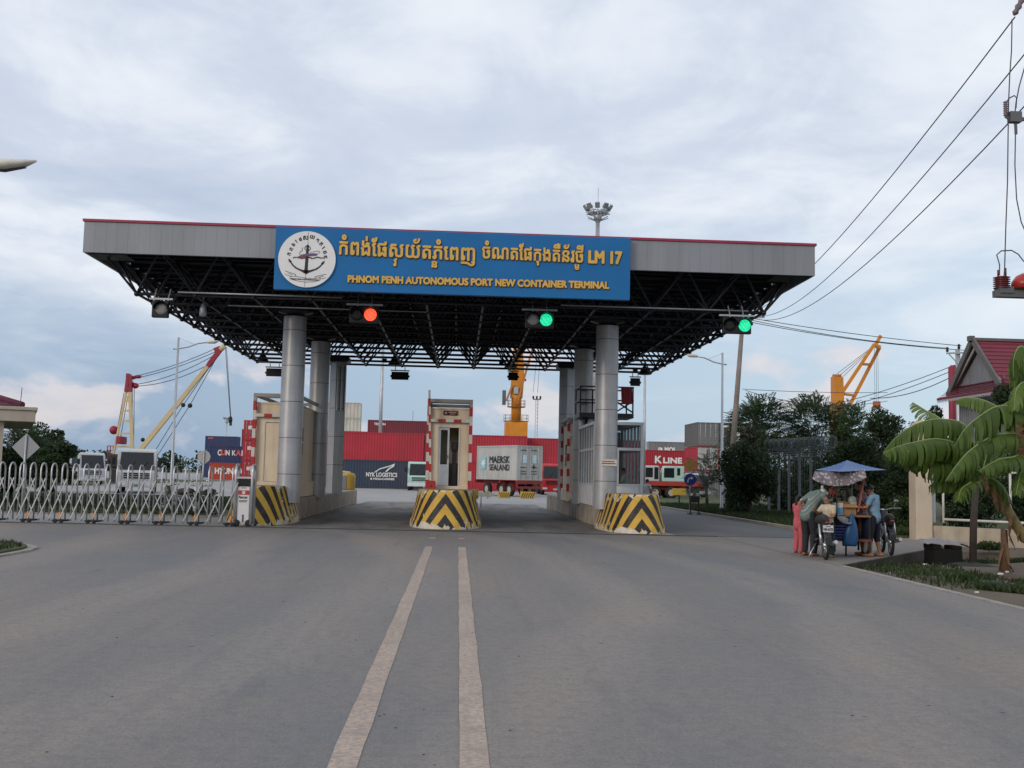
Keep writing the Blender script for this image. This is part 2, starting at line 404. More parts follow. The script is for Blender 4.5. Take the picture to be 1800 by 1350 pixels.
# right kerb, driveway slab, dirt verge
structure('kerb', MB().bb((7.45, -20, -.5), (7.58, 20.3, .012)), M_KERB)
structure('kerb', MB().bb((11.4, YF+1.5, -.3), (11.55, 66, .10)), M_KERB)
mb = MB(); mb.prism([(7.45, 20.3), (12.75, 27.2), (13.3, 28.6), (13.3, 31.4), (11.56, 31.4), (11.38, 29.94), (7.45, 29.94)], .51, Matrix.Translation((0, 0, -.5)))
structure('driveway_slab', mb, M_SLAB)
def edge_x(y): return 7.45 + (y-20.3)*(12.75-7.45)/(27.2-20.3)
def dirt_z(x, y):
    if y > 20.3:
        d = x-edge_x(min(y, 27.2)) if y < 27.2 else 9
        z = -.05 - .24*min(1, max(0, (y-20.6)/3.5))*max(0, 1-d/3.5)
    else: z = -.04
    return z - .05*min(1, max(0, (x-7.7)/1.5)) + .06*math.sin(x*1.7+y*.8)*math.sin(y*1.3) * min(1, max(0, (x-7.7)))
mb = MB(); nx, ny = 110, 190
for j in range(ny+1):
    for i in range(nx+1):
        y = -4+j*.198; x = 7.5+(i/nx)**1.5*22
        z = dirt_z(x, y)
        if 20.6 < y <= 27.3 and x < edge_x(y)-.22: z = min(z, -.45)
        if y > 27.3 and x < 13.15: z = min(z, -.45)
        mb.v.append((x, y, z))
for j in range(ny):
    for i in range(nx):
        a = j*(nx+1)+i; mb.face((a, a+1, a+nx+2, a+nx+1), 0, True)
structure('dirt_verge', mb, M_DIRT)
structure('verge', MB().bb((11.55, 31.4, -.5), (60, 120, .06)), M_TURF)
structure('field', MB().bb((-150, 64, -.3), (-32, 150, .03)), M_TURF)
structure('slab_edge_shade', MB().prism([(7.55, 20.40), (12.77, 27.19), (13.32, 28.6), (13.32, 31.3), (13.303, 31.3), (13.303, 28.6), (12.753, 27.2), (7.535, 20.41)], .47, Matrix.Translation((0, 0, -.475))), mat('edge_shade_dark', (.045, .038, .03), .9, 0, .3, 4, bump=.4))  # thin dark strip over the slab side: the shade there put into its colour
structure('lawn', MB().prism([(-40, 35.5), (-8.4, 36.6), (-8.0, 44), (-10.5, 60), (-45, 63)], .54, Matrix.Translation((0, 0, -.5))), M_TURF)
structure('lawn_kerb', MB().prism([(-40, 35.2), (-8.2, 36.3), (-7.75, 44), (-10.3, 60.3), (-45, 63.3)], .5, Matrix.Translation((0, 0, -.48))), M_KERB)
corner = [(-8.0, -20), (-8.0, 19.8)] + [(-8.0-1.6*(1-math.cos(a)), 19.8+2.0*math.sin(a)) for a in [i*PI/2/8 for i in range(9)]] + [(-40, 21.8), (-40, -20)]
structure('corner_lawn', MB().prism(corner, .55, Matrix.Translation((0, 0, -.48))), M_TURF)
c2_ = [(x+(.14 if x > -39 else 0), y+(.14 if y > -19 and x < -8.1 else 0)) for x, y in corner]
structure('corner_kerb', MB().prism(c2_, .5, Matrix.Translation((0, 0, -.465))), M_KERB)

# ================================================================== canopy
M_STEEL = mat('dark_painted_steel', (.022, .024, .036), .45, .3, .25, 4)
M_FASCIA = mat('grey_cladding', (.245, .26, .29), .42, .1, .05, .6, dirt=(.15, .155, .165), dirt_amt=.5, dstr=.09)
M_TRIM = mat('crimson_flashing', (.30, .025, .065), .45, 0, .1)
M_DECK = mat('roof_deck_sheet', (.075, .078, .09), .55, .3, .2, .8)
M_COL = mat('silver_column_cladding', (.40, .41, .435), .36, .30, .10, 2.2, dirt=(.17, .165, .155), dirt_amt=.6, dstr=.07)
M_SEAM = mat('column_seam', (.05, .05, .055), .6)
M_GALV = mat('galvanised_tube', (.42, .44, .47), .42, .5, .12)
MOD = 1.663; X0, Y0, ZB, ZT = -9.36, 30.4, 6.58, 7.7
NXn = NYn = 12
canopy = thing('gate_canopy', 'wide flat grey canopy on silver columns spanning the lanes, blue board on its front', 'canopy', (0, 0, 0))
bx = lambda i: X0+MOD*i
by = lambda j: Y0+MOD*j
FL, FR, FY, BY = -10.48, 10.03, 29.1, 49.85
def corr(mb, a, b, z0, z1, axis, out):             # fine ribbed cladding between a and b
    n = int((b-a)/.30)
    for i in range(n):
        p, q = a+(b-a)*i/n, a+(b-a)*(i+1)/n
        d = .004
        if axis == 'x': mb.bb((p, out-.02, z0), (q-.0025, out+.08+.0, z1))
        else: mb.bb((out-.04, p, z0), (out+.04, q-.0025, z1))
mb = MB(); corr(mb, FL, FR, 7.48, 8.34, 'x', FY); mb.bb((FL, FY+.09, 7.5), (FR, FY+.11, 8.33))
mb.build('fascia', M_FASCIA, canopy)
mb = MB(); corr(mb, FL, FR, 7.80, 8.34, 'x', BY); mb.build('fascia', M_FASCIA, canopy)
for x in (FL+.04, FR-.04):
    mb = MB(); corr(mb, FY+.12, BY-.03, 7.48, 8.34, 'y', x); mb.build('fascia', M_FASCIA, canopy)
MB().bb((FL-.04, FY-.06, 8.342), (FR+.04, FY+.16, 8.41)).bb((FL-.04, BY-.04, 8.342), (FR+.04, BY+.14, 8.41)).bb((FL-.04, FY+.162, 8.342), (FL+.12, BY-.042, 8.41)).bb((FR-.12, FY+.162, 8.342), (FR+.04, BY-.042, 8.41)).build('roof_trim', M_TRIM, canopy)
mb = MB()                                          # ribbed roof sheet
n = 100
for i in range(n):
    y0, y1 = FY+.13+(BY-FY-.2)*i/n, FY+.13+(BY-FY-.2)*(i+1)/n
    z = 7.93+(.03 if i % 2 else 0)
    mb.quad((FL+.1, y0, z), (FR-.1, y0, z), (FR-.1, y1, z), (FL+.1, y1, z))
    z2 = 7.93+(.03 if (i+1) % 2 else 0)
    mb.quad((FL+.1, y1, z), (FR-.1, y1, z), (FR-.1, y1, z2), (FL+.1, y1, z2))
mb.build('roof_deck', M_DECK, canopy)
MB().bb((FL+.1, FY+.12, 7.46), (FL+.83+.3, FY+.95, 7.475)).build('soffit_corner', M_STEEL, canopy)
MB().bb((FR-1.13, FY+.12, 7.46), (FR-.1, FY+.95, 7.475)).build('soffit_corner', M_STEEL, canopy)
mb = MB()
for j in range(NYn*2+1):                            # purlins under the sheet
    y = Y0-MOD/2+j*MOD/2
    mb.bb((FL+.12, y-.035, 7.80), (FR-.12, y+.035, 7.915))
mb.build('purlins', M_STEEL, canopy)
mb = MB()
for i in range(NXn+1):
    mb.tube((X0-MOD/2+MOD*i, Y0-MOD/2, ZT), (X0-MOD/2+MOD*i, by(11)+MOD/2, ZT), .045, n=6)
for j in range(NYn+1):
    mb.tube((X0-MOD/2, Y0-MOD/2+MOD*j, ZT+.01), (X0-MOD/2+MOD*12, Y0-MOD/2+MOD*j, ZT+.01), .045, n=6)
mb.build('top_chord_grid', M_STEEL, canopy)
for j in range(NYn):
    mb = MB()
    mb.tube((bx(0), by(j), ZB), (bx(11), by(j), ZB), .05, n=6)
    for i in range(NXn):
        p = (bx(i), by(j), ZB)
        for sx in (-1, 1):
            for sy in (-1, 1):
                q = (bx(i)+sx*MOD/2, by(j)+sy*MOD/2, ZT)
                mb.tube(p, q, .036, n=5, cap=False)
        if j < NYn-1: mb.tube(p, (bx(i), by(j+1), ZB), .045, n=6, cap=False)
        mb.ell(p, .085, 8, 5)
    mb.build('space_frame_row', M_STEEL, canopy)
mb = MB(); mb.tube((bx(0)+1.2, Y0-.13, ZB+.06), (bx(3)+.9, Y0-.13, ZB+.05), .024, n=8); mb.build('cable_conduit', M_GALV, canopy); mb = MB(); mb.tube((bx(7)+.6, Y0-.13, ZB+.03), (bx(11)-.5, Y0-.13, ZB+.02), .024, n=8); mb.build('cable_conduit', M_GALV, canopy); mb = MB()
mb.tube((bx(0)+2.4, Y0+.9, ZB-.12), (bx(5), Y0+.9, ZB-.14), .014, n=6)
mb.build('cable_conduit', M_GALV, canopy)
COLX = (-5.22, 4.65); COLY = (33.0, 39.25)
for x in COLX:
    for y in COLY:
        mb = MB(); zs = [.62, 1.5, 2.62, 3.74, 4.86, 5.98, 6.42]
        for z0, z1 in zip(zs, zs[1:]):
            mb.lathe([(.36, z0+.009), (.36, z1-.009)], 32, (x, y, 0), cap=False)
            mb.lathe([(.353, z1-.009), (.353, z1+.009)], 32, (x, y, 0), m=1, cap=False)
        c = mb.build('column', [M_COL, M_SEAM], canopy)
        MB().lathe([(.30, 6.42), (.30, 6.50), (.55, 6.56), (.55, 6.60)], 16, (x, y, 0)).build('capital', M_STEEL, c)
    y = 45.1
    c = MB(); zs = [.6, 1.9, 3.1, 4.3, 5.5, 6.3]
    for z0, z1 in zip(zs, zs[1:]):
        c.box((x, y, (z0+z1)/2), (.50, .50, z1-z0-.018), rz=R(38)); c.box((x, y, z1), (.485, .485, .02), m=1, rz=R(38))
    c = c.build('column', [M_COL, M_SEAM], canopy)
    MB().box((x, y, 6.38), (.95, .95, .2)).build('capital', M_STEEL, c)
    if x < 0:
        mb = MB(); a = R(38); nrm = Vector((math.sin(a), -math.cos(a), 0)); sid = Vector((math.cos(a), math.sin(a), 0))
        for s_ in (-.2, .0, .2): mb.bar(Vector((x, y, 4.2))+nrm*.29+sid*s_, Vector((x, y, 6.1))+nrm*.29+sid*s_, .05)
        mb.build('cable_ladder', M_GALV, c)

# ------------------------------------------------------------------ sign board
M_BLUE = mat('sign_blue', (.012, .135, .36), .5, 0, .08, .5, spec=.25)
M_GOLD = mat('golden_letters', (.66, .40, .09), .38, .25, .12)
M_LSIDE = mat('letter_edge', (.07, .045, .02), .6)
M_DISC = mat('emblem_white', (.72, .72, .73), .4, 0, .04)
M_INK = mat('emblem_ink', (.02, .02, .03), .5)
M_PURPLE = mat('emblem_purple', (.13, .08, .19), .5); M_MAROON = mat('emblem_maroon', (.22, .05, .09), .5)
SY = 28.86
sl, sr = at(485, 403, SY), at(1108.5, 421, SY); sb = at(484, 510, SY)
SX0, SX1 = sl.x, sr.x; SZ1 = 8.335; SZ0 = (sb.z + at(1106, 526, SY).z)/2
SWd = SX1-SX0; SHt = SZ1-SZ0
sign = thing('sign_board', 'long blue board with golden lettering and round white anchor emblem on canopy front', 'sign', (SX0, SY, SZ0))
MB().bb((0, 0, 0), (SWd, .16, SHt)).build('panel', M_BLUE, sign, bevel=.008)
MB().bb((.02, .165, .1), (SWd-.02, .19, SHt-.02)).build('backing_frame', M_STEEL, sign)
def sxz(px, py):
    p = at(px, py, SY); return p.x-SX0, p.z-SZ0
def fitted(name, s, px0, px1, h, pc_y, bold, parent, subs=(), m=None, thick=.035):
    'golden letters between two photo columns, base line measured on the board'
    x0, z0 = sxz(px0, pc_y[0]); x1, z1 = sxz(px1, pc_y[1])
    cx, cz = (x0+x1)/2, (z0+z1)/2
    v, f = outline_mesh(s); a = np.array(v)
    W0 = a[:, 0].max()-a[:, 0].min(); sx = (x1-x0-bold*2)/W0; sy = h
    slope = (z1-z0)/(x1-x0)
    out = MB(); back = MB()
    def put(ch, offx, offy, kx, ky):
        vv, ff = outline_mesh(ch)
        if not vv: return
        b = np.array(vv); b[:, 0] = (b[:, 0]*kx+offx-a[:, 0].min())*sx; b[:, 1] = (b[:, 1]*ky+offy)*sy
        k = 0
        offs = [(0, 0)]+[(bold*math.cos(q*PI/4), bold*math.sin(q*PI/4)) for q in range(8)]
        for i, (ox, oy) in enumerate(offs):
            i0 = out.add([(x0+bold+p[0]+ox, -thick-i*.0006-p[2]*.1, z0+slope*p[0]+p[1]+oy) for p in b])
            for q in ff: out.face([i0+j for j in q], 0)
        b2 = bold+.014
        for i, (ox, oy) in enumerate([(b2*math.cos(q*PI/4)+.006, b2*math.sin(q*PI/4)-.010) for q in range(8)]):
            i0 = back.add([(x0+bold+p[0]+ox, -.012-i*.0006-p[2]*.1, z0+slope*p[0]+p[1]+oy) for p in b])
            for q in ff: back.face([i0+j for j in q], 0)
    put(s, 0, 0, 1, 1)
    for pre, ch, dxx, dyy, kx, ky in subs:
        vv, _ = outline_mesh(pre); adv = np.array(vv)[:, 0].max()
        put(ch, adv+dxx, dyy, kx, ky)
    g = out.build(name, M_GOLD, parent); back.build('letter_edges', M_LSIDE, g)
    return g
# base lines read from the photograph: (596,446)->(835,459) and (847,453)->(1032,463)
fitted('khmer_lettering', 'កំពង់ែផសយ័តភំេពញ', 596, 835, .60, (447, 459), .013, sign,
       subs=[('កំពង់ែផស', 'វ', -.52, -.42, .62, .5), ('កំពង់ែផសយ័តភ', 'ន', -.60, -.40, .62, .48)])
fitted('khmer_lettering', 'ចំណតែផកុងតឺន័រថី', 847, 1025, .54, (454, 462), .012, sign,
       subs=[('ចំណតែផកុងតឺន័រថ', 'ម', -.55, -.38, .55, .42)])
def latin(s, px0, px1, pyc0, pyc1, h, bold):
    x0, z0 = sxz(px0, pyc0); x1, z1 = sxz(px1, pyc1)
    M = Matrix.Translation(((x0+x1)/2, 0, (z0+z1)/2)) @ Matrix.Rotation(-math.atan2(z1-z0, x1-x0), 4, 'Y') @ FACE
    o, b = MB(), MB()
    text_into(o, s, M, x1-x0, h, bold, 0, .035); text_into(b, s, Matrix.Translation((.008, 0, -.012)) @ M, x1-x0+.01, h+.01, bold+.012, 0, .008)
    g = o.build('latin_lettering', M_GOLD, sign); b.build('letter_edges', M_LSIDE, g)
latin('LM 17', 1035, 1092, 452, 454, .33, .024)
latin('PHNOM PENH AUTONOMOUS PORT NEW CONTAINER TERMINAL', 612, 1070, 490.5, 502, .185, .014)
ex, ez = sxz(540, 456.5); er = .785
disc = MB().lathe([(er, -.06), (er, -.001)], 64, (ex, 0, ez), 'Y', sm=False).build('emblem_disc', M_DISC, sign)
EM = Matrix.Translation((ex, -.062, ez)) @ Matrix.Rotation(R(1.2), 4, 'Y') @ FACE @ Matrix.Scale(er/540, 4)
def epx(x, y): return ((x-645)*1.0, (718-y)*1.0)            # emblem crop pixels to emblem units
mb = MB()
def epoly(pts, m=0, d=6.): mb.prism([epx(*p) for p in pts][::-1], d, EM, m)
epoly([(625, 450), (645, 430), (668, 450), (672, 920), (690, 930), (655, 1000), (640, 1005), (600, 930), (612, 920)])
left_arm = [(640, 1005), (560, 960), (440, 905), (370, 845), (335, 790), (352, 780), (400, 840), (470, 890), (560, 922), (640, 935)]
epoly(left_arm[::-1]); epoly([(1285-x, y) for x, y in left_arm])
fl = [(303, 718), (360, 768), (355, 800), (325, 795), (303, 760)]
epoly(fl[::-1]); epoly([(1280-x, y+8) for x, y in fl])
epoly([(378, 695), (440, 680), (500, 690), (540, 705), (700, 668), (750, 690), (800, 672), (850, 655), (900, 672), (950, 668), (950, 682), (890, 690), (850, 675), (790, 695), (740, 708), (690, 690), (540, 716), (490, 706), (440, 694), (385, 712)][::-1], 0, 8)
mb.lathe([(1, 0)], 3) if False else None
for k in range(24):                                          # ring of the anchor
    a, b = 2*PI*k/24, 2*PI*(k+1)/24
    for rr in (1,):
        P0 = [(645+58*math.cos(a), 505+52*math.sin(a)), (645+58*math.cos(b), 505+52*math.sin(b)), (645+48*math.cos(b), 505+42*math.sin(b)), (645+48*math.cos(a), 505+42*math.sin(a))]
        epoly(P0, 0, 7)
mb.build('anchor_mark', M_INK, disc)
mb = MB()
epoly([(475, 680), (540, 635), (620, 615), (760, 595), (840, 600), (815, 640), (700, 650), (560, 690), (510, 705)][::-1], 0, 12)
mb.build('ship_mark', M_PURPLE, disc)
mb = MB()
epoly([(475, 680), (520, 655), (620, 640), (690, 645), (560, 690), (510, 706)][::-1], 0, 14)
mb.build('ship_stripe', M_MAROON, disc)
mb = MB()
def eline(pts, wd=5): 
    for (xa, ya), (xb, yb) in zip(pts, pts[1:]):
        L = math.hypot(xb-xa, yb-ya) or 1; nx_, ny_ = -(yb-ya)/L*wd/2, (xb-xa)/L*wd/2
        epoly([(xa+nx_, ya+ny_), (xb+nx_, yb+ny_), (xb-nx_, yb-ny_), (xa-nx_, ya-ny_)][::-1] if True else [], 0, 5)
eline([(350, 1060), (350, 1108), (480, 1140), (640, 1158), (800, 1140), (912, 1108), (912, 1055), (800, 1085), (640, 1078), (450, 1055), (350, 1060)], 6)
eline([(245, 960), (330, 985), (455, 1020), (450, 1050)], 7); eline([(245, 1020), (300, 1045), (350, 1055)], 6); eline([(300, 1000), (330, 1012), (390, 1030)], 6)
eline([(1025, 985), (920, 1012), (815, 1045), (820, 1070)], 7); eline([(1020, 1050), (960, 1075), (912, 1080)], 6); eline([(900, 1050), (975, 1025)], 6)
eline([(690, 580), (860, 545), (885, 560), (850, 600)], 5); eline([(545, 495), (548, 560), (500, 590)], 7); eline([(505, 600), (500, 635)], 9)
eline([(640, 190), (650, 430)], 2.5); eline([(640, 1005), (630, 1240)], 2.5)
text_into(mb, 'PHNOM PENH AUTONOMOUS PORT', EM @ Matrix.Translation((epx(632, 1108)[0], epx(632, 1108)[1], 0)), 520, 26, 1.5, 0, 6)
ring = 'កពងែផស្វយតភពញ'
ring = ['ក', 'ព', 'ង', 'ែ', 'ផ', 'ស', 'យ', 'ត', 'ភ', 'េ', 'ព', 'ញ']
ringp = [(305, 635), (340, 540), (372, 450), (425, 385), (497, 340), (600, 305), (722, 285), (823, 345), (893, 405), (945, 480), (975, 565), (990, 660)]
for chh, (x, y) in zip(ring, ringp):
    px_, py_ = epx(x, y); ang = math.atan2(px_, py_)
    text_into(mb, chh, EM @ Matrix.Translation((px_, py_, 0)) @ Matrix.Rotation(-ang, 4, 'Z'), None, 62 if chh != 'ស' else 74, 2.5, 0, 6)
mb.build('emblem_lettering', M_INK, disc)
# separate lamps to light the board and small hangers are not in view

# ------------------------------------------------------------------ signals and displays hung from the canopy
M_BLACK = mat('black_housing', (.006, .006, .008), .5, 0, .2)
M_LENS = mat('dull_grey_lens', (.20, .20, .20), .35)
E_RED = emit('red_signal_light', (1., .10, .04), 2.4, (.2, .02, .01)); E_GRN = emit('green_signal_light', (.02, .9, .42), 1.5, (.01, .2, .1))
def signal(label, px, py, lenses, wd):
    p = at(px, py, Y0-.35)
    t = thing('traffic_signal', label, 'traffic light', (p.x, Y0-.35, p.z), group='traffic signals hung from the canopy')
    MB().bb((-wd/2, 0, -.24), (wd/2, .16, .24)).build('housing', M_BLACK, t, bevel=.02)
    mb = MB(); mb.bar((-wd/2-.1, .08, .30), (wd/2+.1, .08, .30), .05)
    mb.bar((-.2, .08, .25), (-.2, .08, .30), .03); mb.bar((.2, .08, .25), (.2, .08, .30), .03); mb.bar((.2, .08, .32), (.2, .3, .62), .03); mb.bar((-.2, .08, .32), (-.2, .3, .62), .03)
    mb.build('hanger', M_GALV, t)
    for lx, mm in lenses:
        MB().lathe([(.18, 0), (.16, -.03), (.10, -.05)], 24, (lx, 0, 0), 'Y').build('lens', mm, t)
        v = MB()
        n = 14
        for k in range(n):
            a, b = PI*k/n, PI*(k+1)/n
            q = lambda an, r, y: (lx+r*math.cos(an), y, r*math.sin(an))
            v.quad(q(a, .205, 0), q(b, .205, 0), q(b, .205, -.17), q(a, .205, -.17)); v.quad(q(a, .198, 0), q(a, .198, -.17), q(b, .198, -.17), q(b, .198, 0))
        v.build('visor', M_BLACK, t)
    return t
signal('single unlit grey signal under the left end of the canopy', 281, 543, [(.05, M_LENS)], .46)
signal('signal showing one round red light under the blue board', 640, 553, [(.18, E_RED), (-.2, M_BLACK)], .84)
signal('double signal with grey lens beside lit green one, under the board right half', 948.5, 562, [(-.19, M_LENS), (.19, E_GRN)], .84)
signal('signal showing green under the right end of the canopy', 1296, 572, [(-.22, M_BLACK), (.22, E_GRN)], .84)
lamp = thing('hanging_lamp', 'small grey lamp hanging under the left part of the canopy', 'lamp', at(357, 548, 31.5))
MB().lathe([(.02, .28), (.06, .2), (.10, .1), (.11, -.1), (.08, -.14)], 12).build('lamp_body', M_GALV, lamp); MB().tube((0, 0, .28), (0, 0, .55), .01).build('drop_rod', M_GALV, lamp)
for px, py, wpx, lab in ((482, 654, 28, 'wide black lane display hanging by the front left column'), (703, 660, 30, 'black lane display hanging above the passage left of centre booth'),
                         (902, 661, 17, 'small black lane display hanging in front of the yellow crane'), (1117, 671, 17, 'small black lane display hanging right of the silver columns')):
    Yd = 48.2; p = at(px, py, Yd); wd = wpx*Yd/FPX
    t = thing('lane_display', lab, 'display', p, group='black displays hung at the back of the canopy')
    MB().bb((-wd/2, 0, -.19), (wd/2, .14, .17)).build('housing', M_BLACK, t, bevel=.012)
    MB().bb((-wd/2-.04, 0, .21), (wd/2+.04, .14, .25)).bb((-wd/2-.05, .03, -.08), (-wd/2, .1, .02)).bb((wd/2, .03, -.08), (wd/2+.05, .1, .02)).build('hood', M_BLACK, t)
    mb = MB()
    for s_ in (-.28, .28): mb.tube((s_*wd, .07, .25), (s_*wd, .07, ZB-p.z), .018, n=6)
    mb.build('hanger', M_GALV, t)
for px, py, lab in ((462, 630, 'dark floodlight under the back left corner of the canopy'), (693, 636, 'dark floodlight above the display left of centre booth'),
                    (898, 640, 'dark floodlight above the display in front of the yellow crane'), (1133, 652, 'dark floodlight at the back right corner of the canopy')):
    p = at(px, py, 48.4)
    t = thing('floodlight', lab, 'floodlight', (p.x, 48.4, p.z), group='floodlights under the canopy back edge')
    MB().lathe([(.08, .2), (.12, .16), (.30, -.14), (.31, -.17)], 14).build('reflector', M_BLACK, t); MB().bb((-.06, -.06, .2), (.06, .06, .36)).bb((-.55, -.12, -.05), (-.34, .06, .12)).build('gear_box', M_BLACK, t); MB().tube((0, 0, .3), (0, 0, ZB-p.z+.02), .025).build('bracket', M_BLACK, t)

# ------------------------------------------------------------------ islands
def chevron_mat():
    m = bpy.data.materials.new('hazard_chevrons'); m.use_nodes = True; t = NT(m.node_tree)
    uv = t.n('ShaderNodeSeparateXYZ', None, Vector=t.n('ShaderNodeTexCoord').outputs['UV'])
    oc = t.n('ShaderNodeTexCoord').outputs['Object']
    wob = t.math('MULTIPLY', t.math('SUBTRACT', t.noise(oc, 7, 3), .5), .03)
    s = t.math('ADD', uv.outputs[1], t.math('MULTIPLY', t.math('ABSOLUTE', uv.outputs[0]), 1.35))
    s = t.math('ADD', s, wob)
    fr = t.math('FRACT', t.math('DIVIDE', t.math('ADD', s, .16), .60))
    st = t.ramp(fr, [(.49, 0.), (.51, 1.)])
    n1 = t.noise(oc, 3, 6, .65)
    ye = t.mix(t.ramp(n1, [(.35, 0.), (.7, 1.)]), (.56, .335, .035), (.68, .42, .06))
    bk = t.mix(t.ramp(n1, [(.4, 0.), (.75, 1.)]), (.010, .009, .012), (.028, .024, .024))
    c = t.mix(st, ye, bk)
    dirt = t.math('MULTIPLY', t.ramp(t.noise(oc, 6, 8, .7), [(.48, 0.), (.70, 1.)]), .4)
    c = t.mix(dirt, c, (.11, .085, .06))
    # flaked patches: mostly along the foot, a few at the top
    pn = t.noise(oc, 2.6, 5, .6, .8)
    h = uv.outputs[1]
    foot = t.math('MULTIPLY', t.math('SUBTRACT', .26, h, True), .75)
    top = t.math('MULTIPLY', t.math('SUBTRACT', h, .86, True), .5)
    pk = t.ramp(t.math('ADD', pn, t.math('ADD', foot, top)), [(.61, 0.), (.625, 1.)])
    c = t.mix(pk, c, t.mix(t.ramp(n1, [(.3, 0.), (.7, 1.)]), (.46, .40, .29), (.66, .62, .55)))
    p = t.n('ShaderNodeBsdfPrincipled', None, Base_Color=c, Roughness=.6)
    bp = t.n('ShaderNodeBump', None, Strength=.35, Distance=.03, Height=t.math('SUBTRACT', n1, pk)); t.link(bp.outputs[0], p.inputs['Normal'])
    t.link(p.outputs[0], t.n('ShaderNodeOutputMaterial').inputs[0]); return m
M_CHEV = chevron_mat()
M_ISL = mat('stained_concrete', (.36, .31, .26), .85, var=.25, scale=1.5, dirt=(.05, .045, .04), dirt_amt=.7, bump=.4, bscale=12)
def island(label, x0, x1, y0, y1, top, bulge):
    cx, hw = (x0+x1)/2, (x1-x0)/2
    t = thing('traffic_island', label, 'traffic island', (cx, y0, 0), group='concrete islands between the lanes')
    yb = 3.0
    mb = MB(); mb.prism([(-hw+.12, yb), (hw-.12, yb), (hw-.12, y1-y0-.8), (hw-.5, y1-y0), (-hw+.5, y1-y0), (-hw+.12, y1-y0-.8)], top, Matrix.Identity(4))
    mb.build('kerb_wall', M_ISL, t, bevel=.04)
    mb = MB(); N = 40; rows = [(0, 1.0), (.2, .985), (.235, .955), (.6, .88), (1.0, .815), (1.10, .80), (1.135, .77)]
    uvs = {}
    rows_idx = []
    for h, k in rows:
        idx = []
        prev = None; acc = [0.]
        pts = []
        for i in range(N+1):
            a = PI*i/N                                        # from right flank round the front to the left flank
            e = .72
            cxs = math.copysign(abs(math.cos(a))**e, math.cos(a)); sn = abs(math.sin(a))**e
            fx = hw*k*cxs; fy = yb - (yb - bulge*(1-k)*2)*sn if True else 0
            pts.append(Vector((fx, fy, h)))
        for i in range(1, N+1): acc.append(acc[-1]+(pts[i]-pts[i-1]).length)
        mid = acc[N//2]
        for i, p in enumerate(pts):
            j = mb.add([p]); uvs[j] = (acc[i]-mid, h); idx.append(j)
        rows_idx.append(idx)
    for r0, r1 in zip(rows_idx, rows_idx[1:]):
        for i in range(N): mb.face((r0[i+1], r0[i], r1[i], r1[i+1]), 0, True)
    topi = rows_idx[-1]; mb.face(topi[::-1], 1)
    mb.poly([mb.v[r[0]] for r in rows_idx][::-1] + [mb.v[r[-1]] for r in rows_idx], 1)
    ob = mb.build('painted_nose', [M_CHEV, M_ISL], t)
    ul = ob.data.uv_layers.new(name='UV')
    for pl in ob.data.polygons:
        for li in pl.loop_indices:
            ul.data[li].uv = uvs.get(ob.data.loops[li].vertex_index, (5, 1.0))
    return t
island('left concrete island with striped yellow black nose beside the folding gate', -6.98, -4.98, 30.9, 55, .72, .5)
island('centre concrete island with peeling striped nose carrying the cream booth', -1.46, .80, 30.9, 54, .72, .5)
island('right concrete island with striped nose, flaked foot and glass kiosk', 4.42, 6.42, 30.6, 54, .72, .5)

# ================================================================== booths
M_CREAM = mat('cream_cladding', (.74, .62, .46), .6, 0, .08, 1.2, dirt=(.30, .22, .14), dirt_amt=.55, dstr=.12)
M_RED = mat('signal_red', (.42, .03, .035), .5, 0, .15, 3)
M_WHITE = mat('off_white_paint', (.62, .60, .56), .55, 0, .1, 3, dirt=(.3, .27, .22), dirt_amt=.35)
M_ALU = mat('aluminium_frame', (.50, .52, .54), .4, .35, .1)
M_PALE = mat('pale_panel', (.60, .62, .65), .5, 0, .08, 2, dirt=(.35, .34, .32), dirt_amt=.3)
M_INT = mat('dim_interior', (.16, .15, .14), .8)
G_DARK = glass('tinted_glass', (.84, .87, .88), .12)
G_CLEAR = glass('clear_glass', (.72, .76, .78), .35)
def striped(mb, p, q, w_, n, first=0, m=(0, 1)):
    p, q = Vector(p), Vector(q)
    for i in range(n): mb.bar(p+(q-p)*i/n, p+(q-p)*(i+1)/n, w_, m=m[(i+first) % 2])
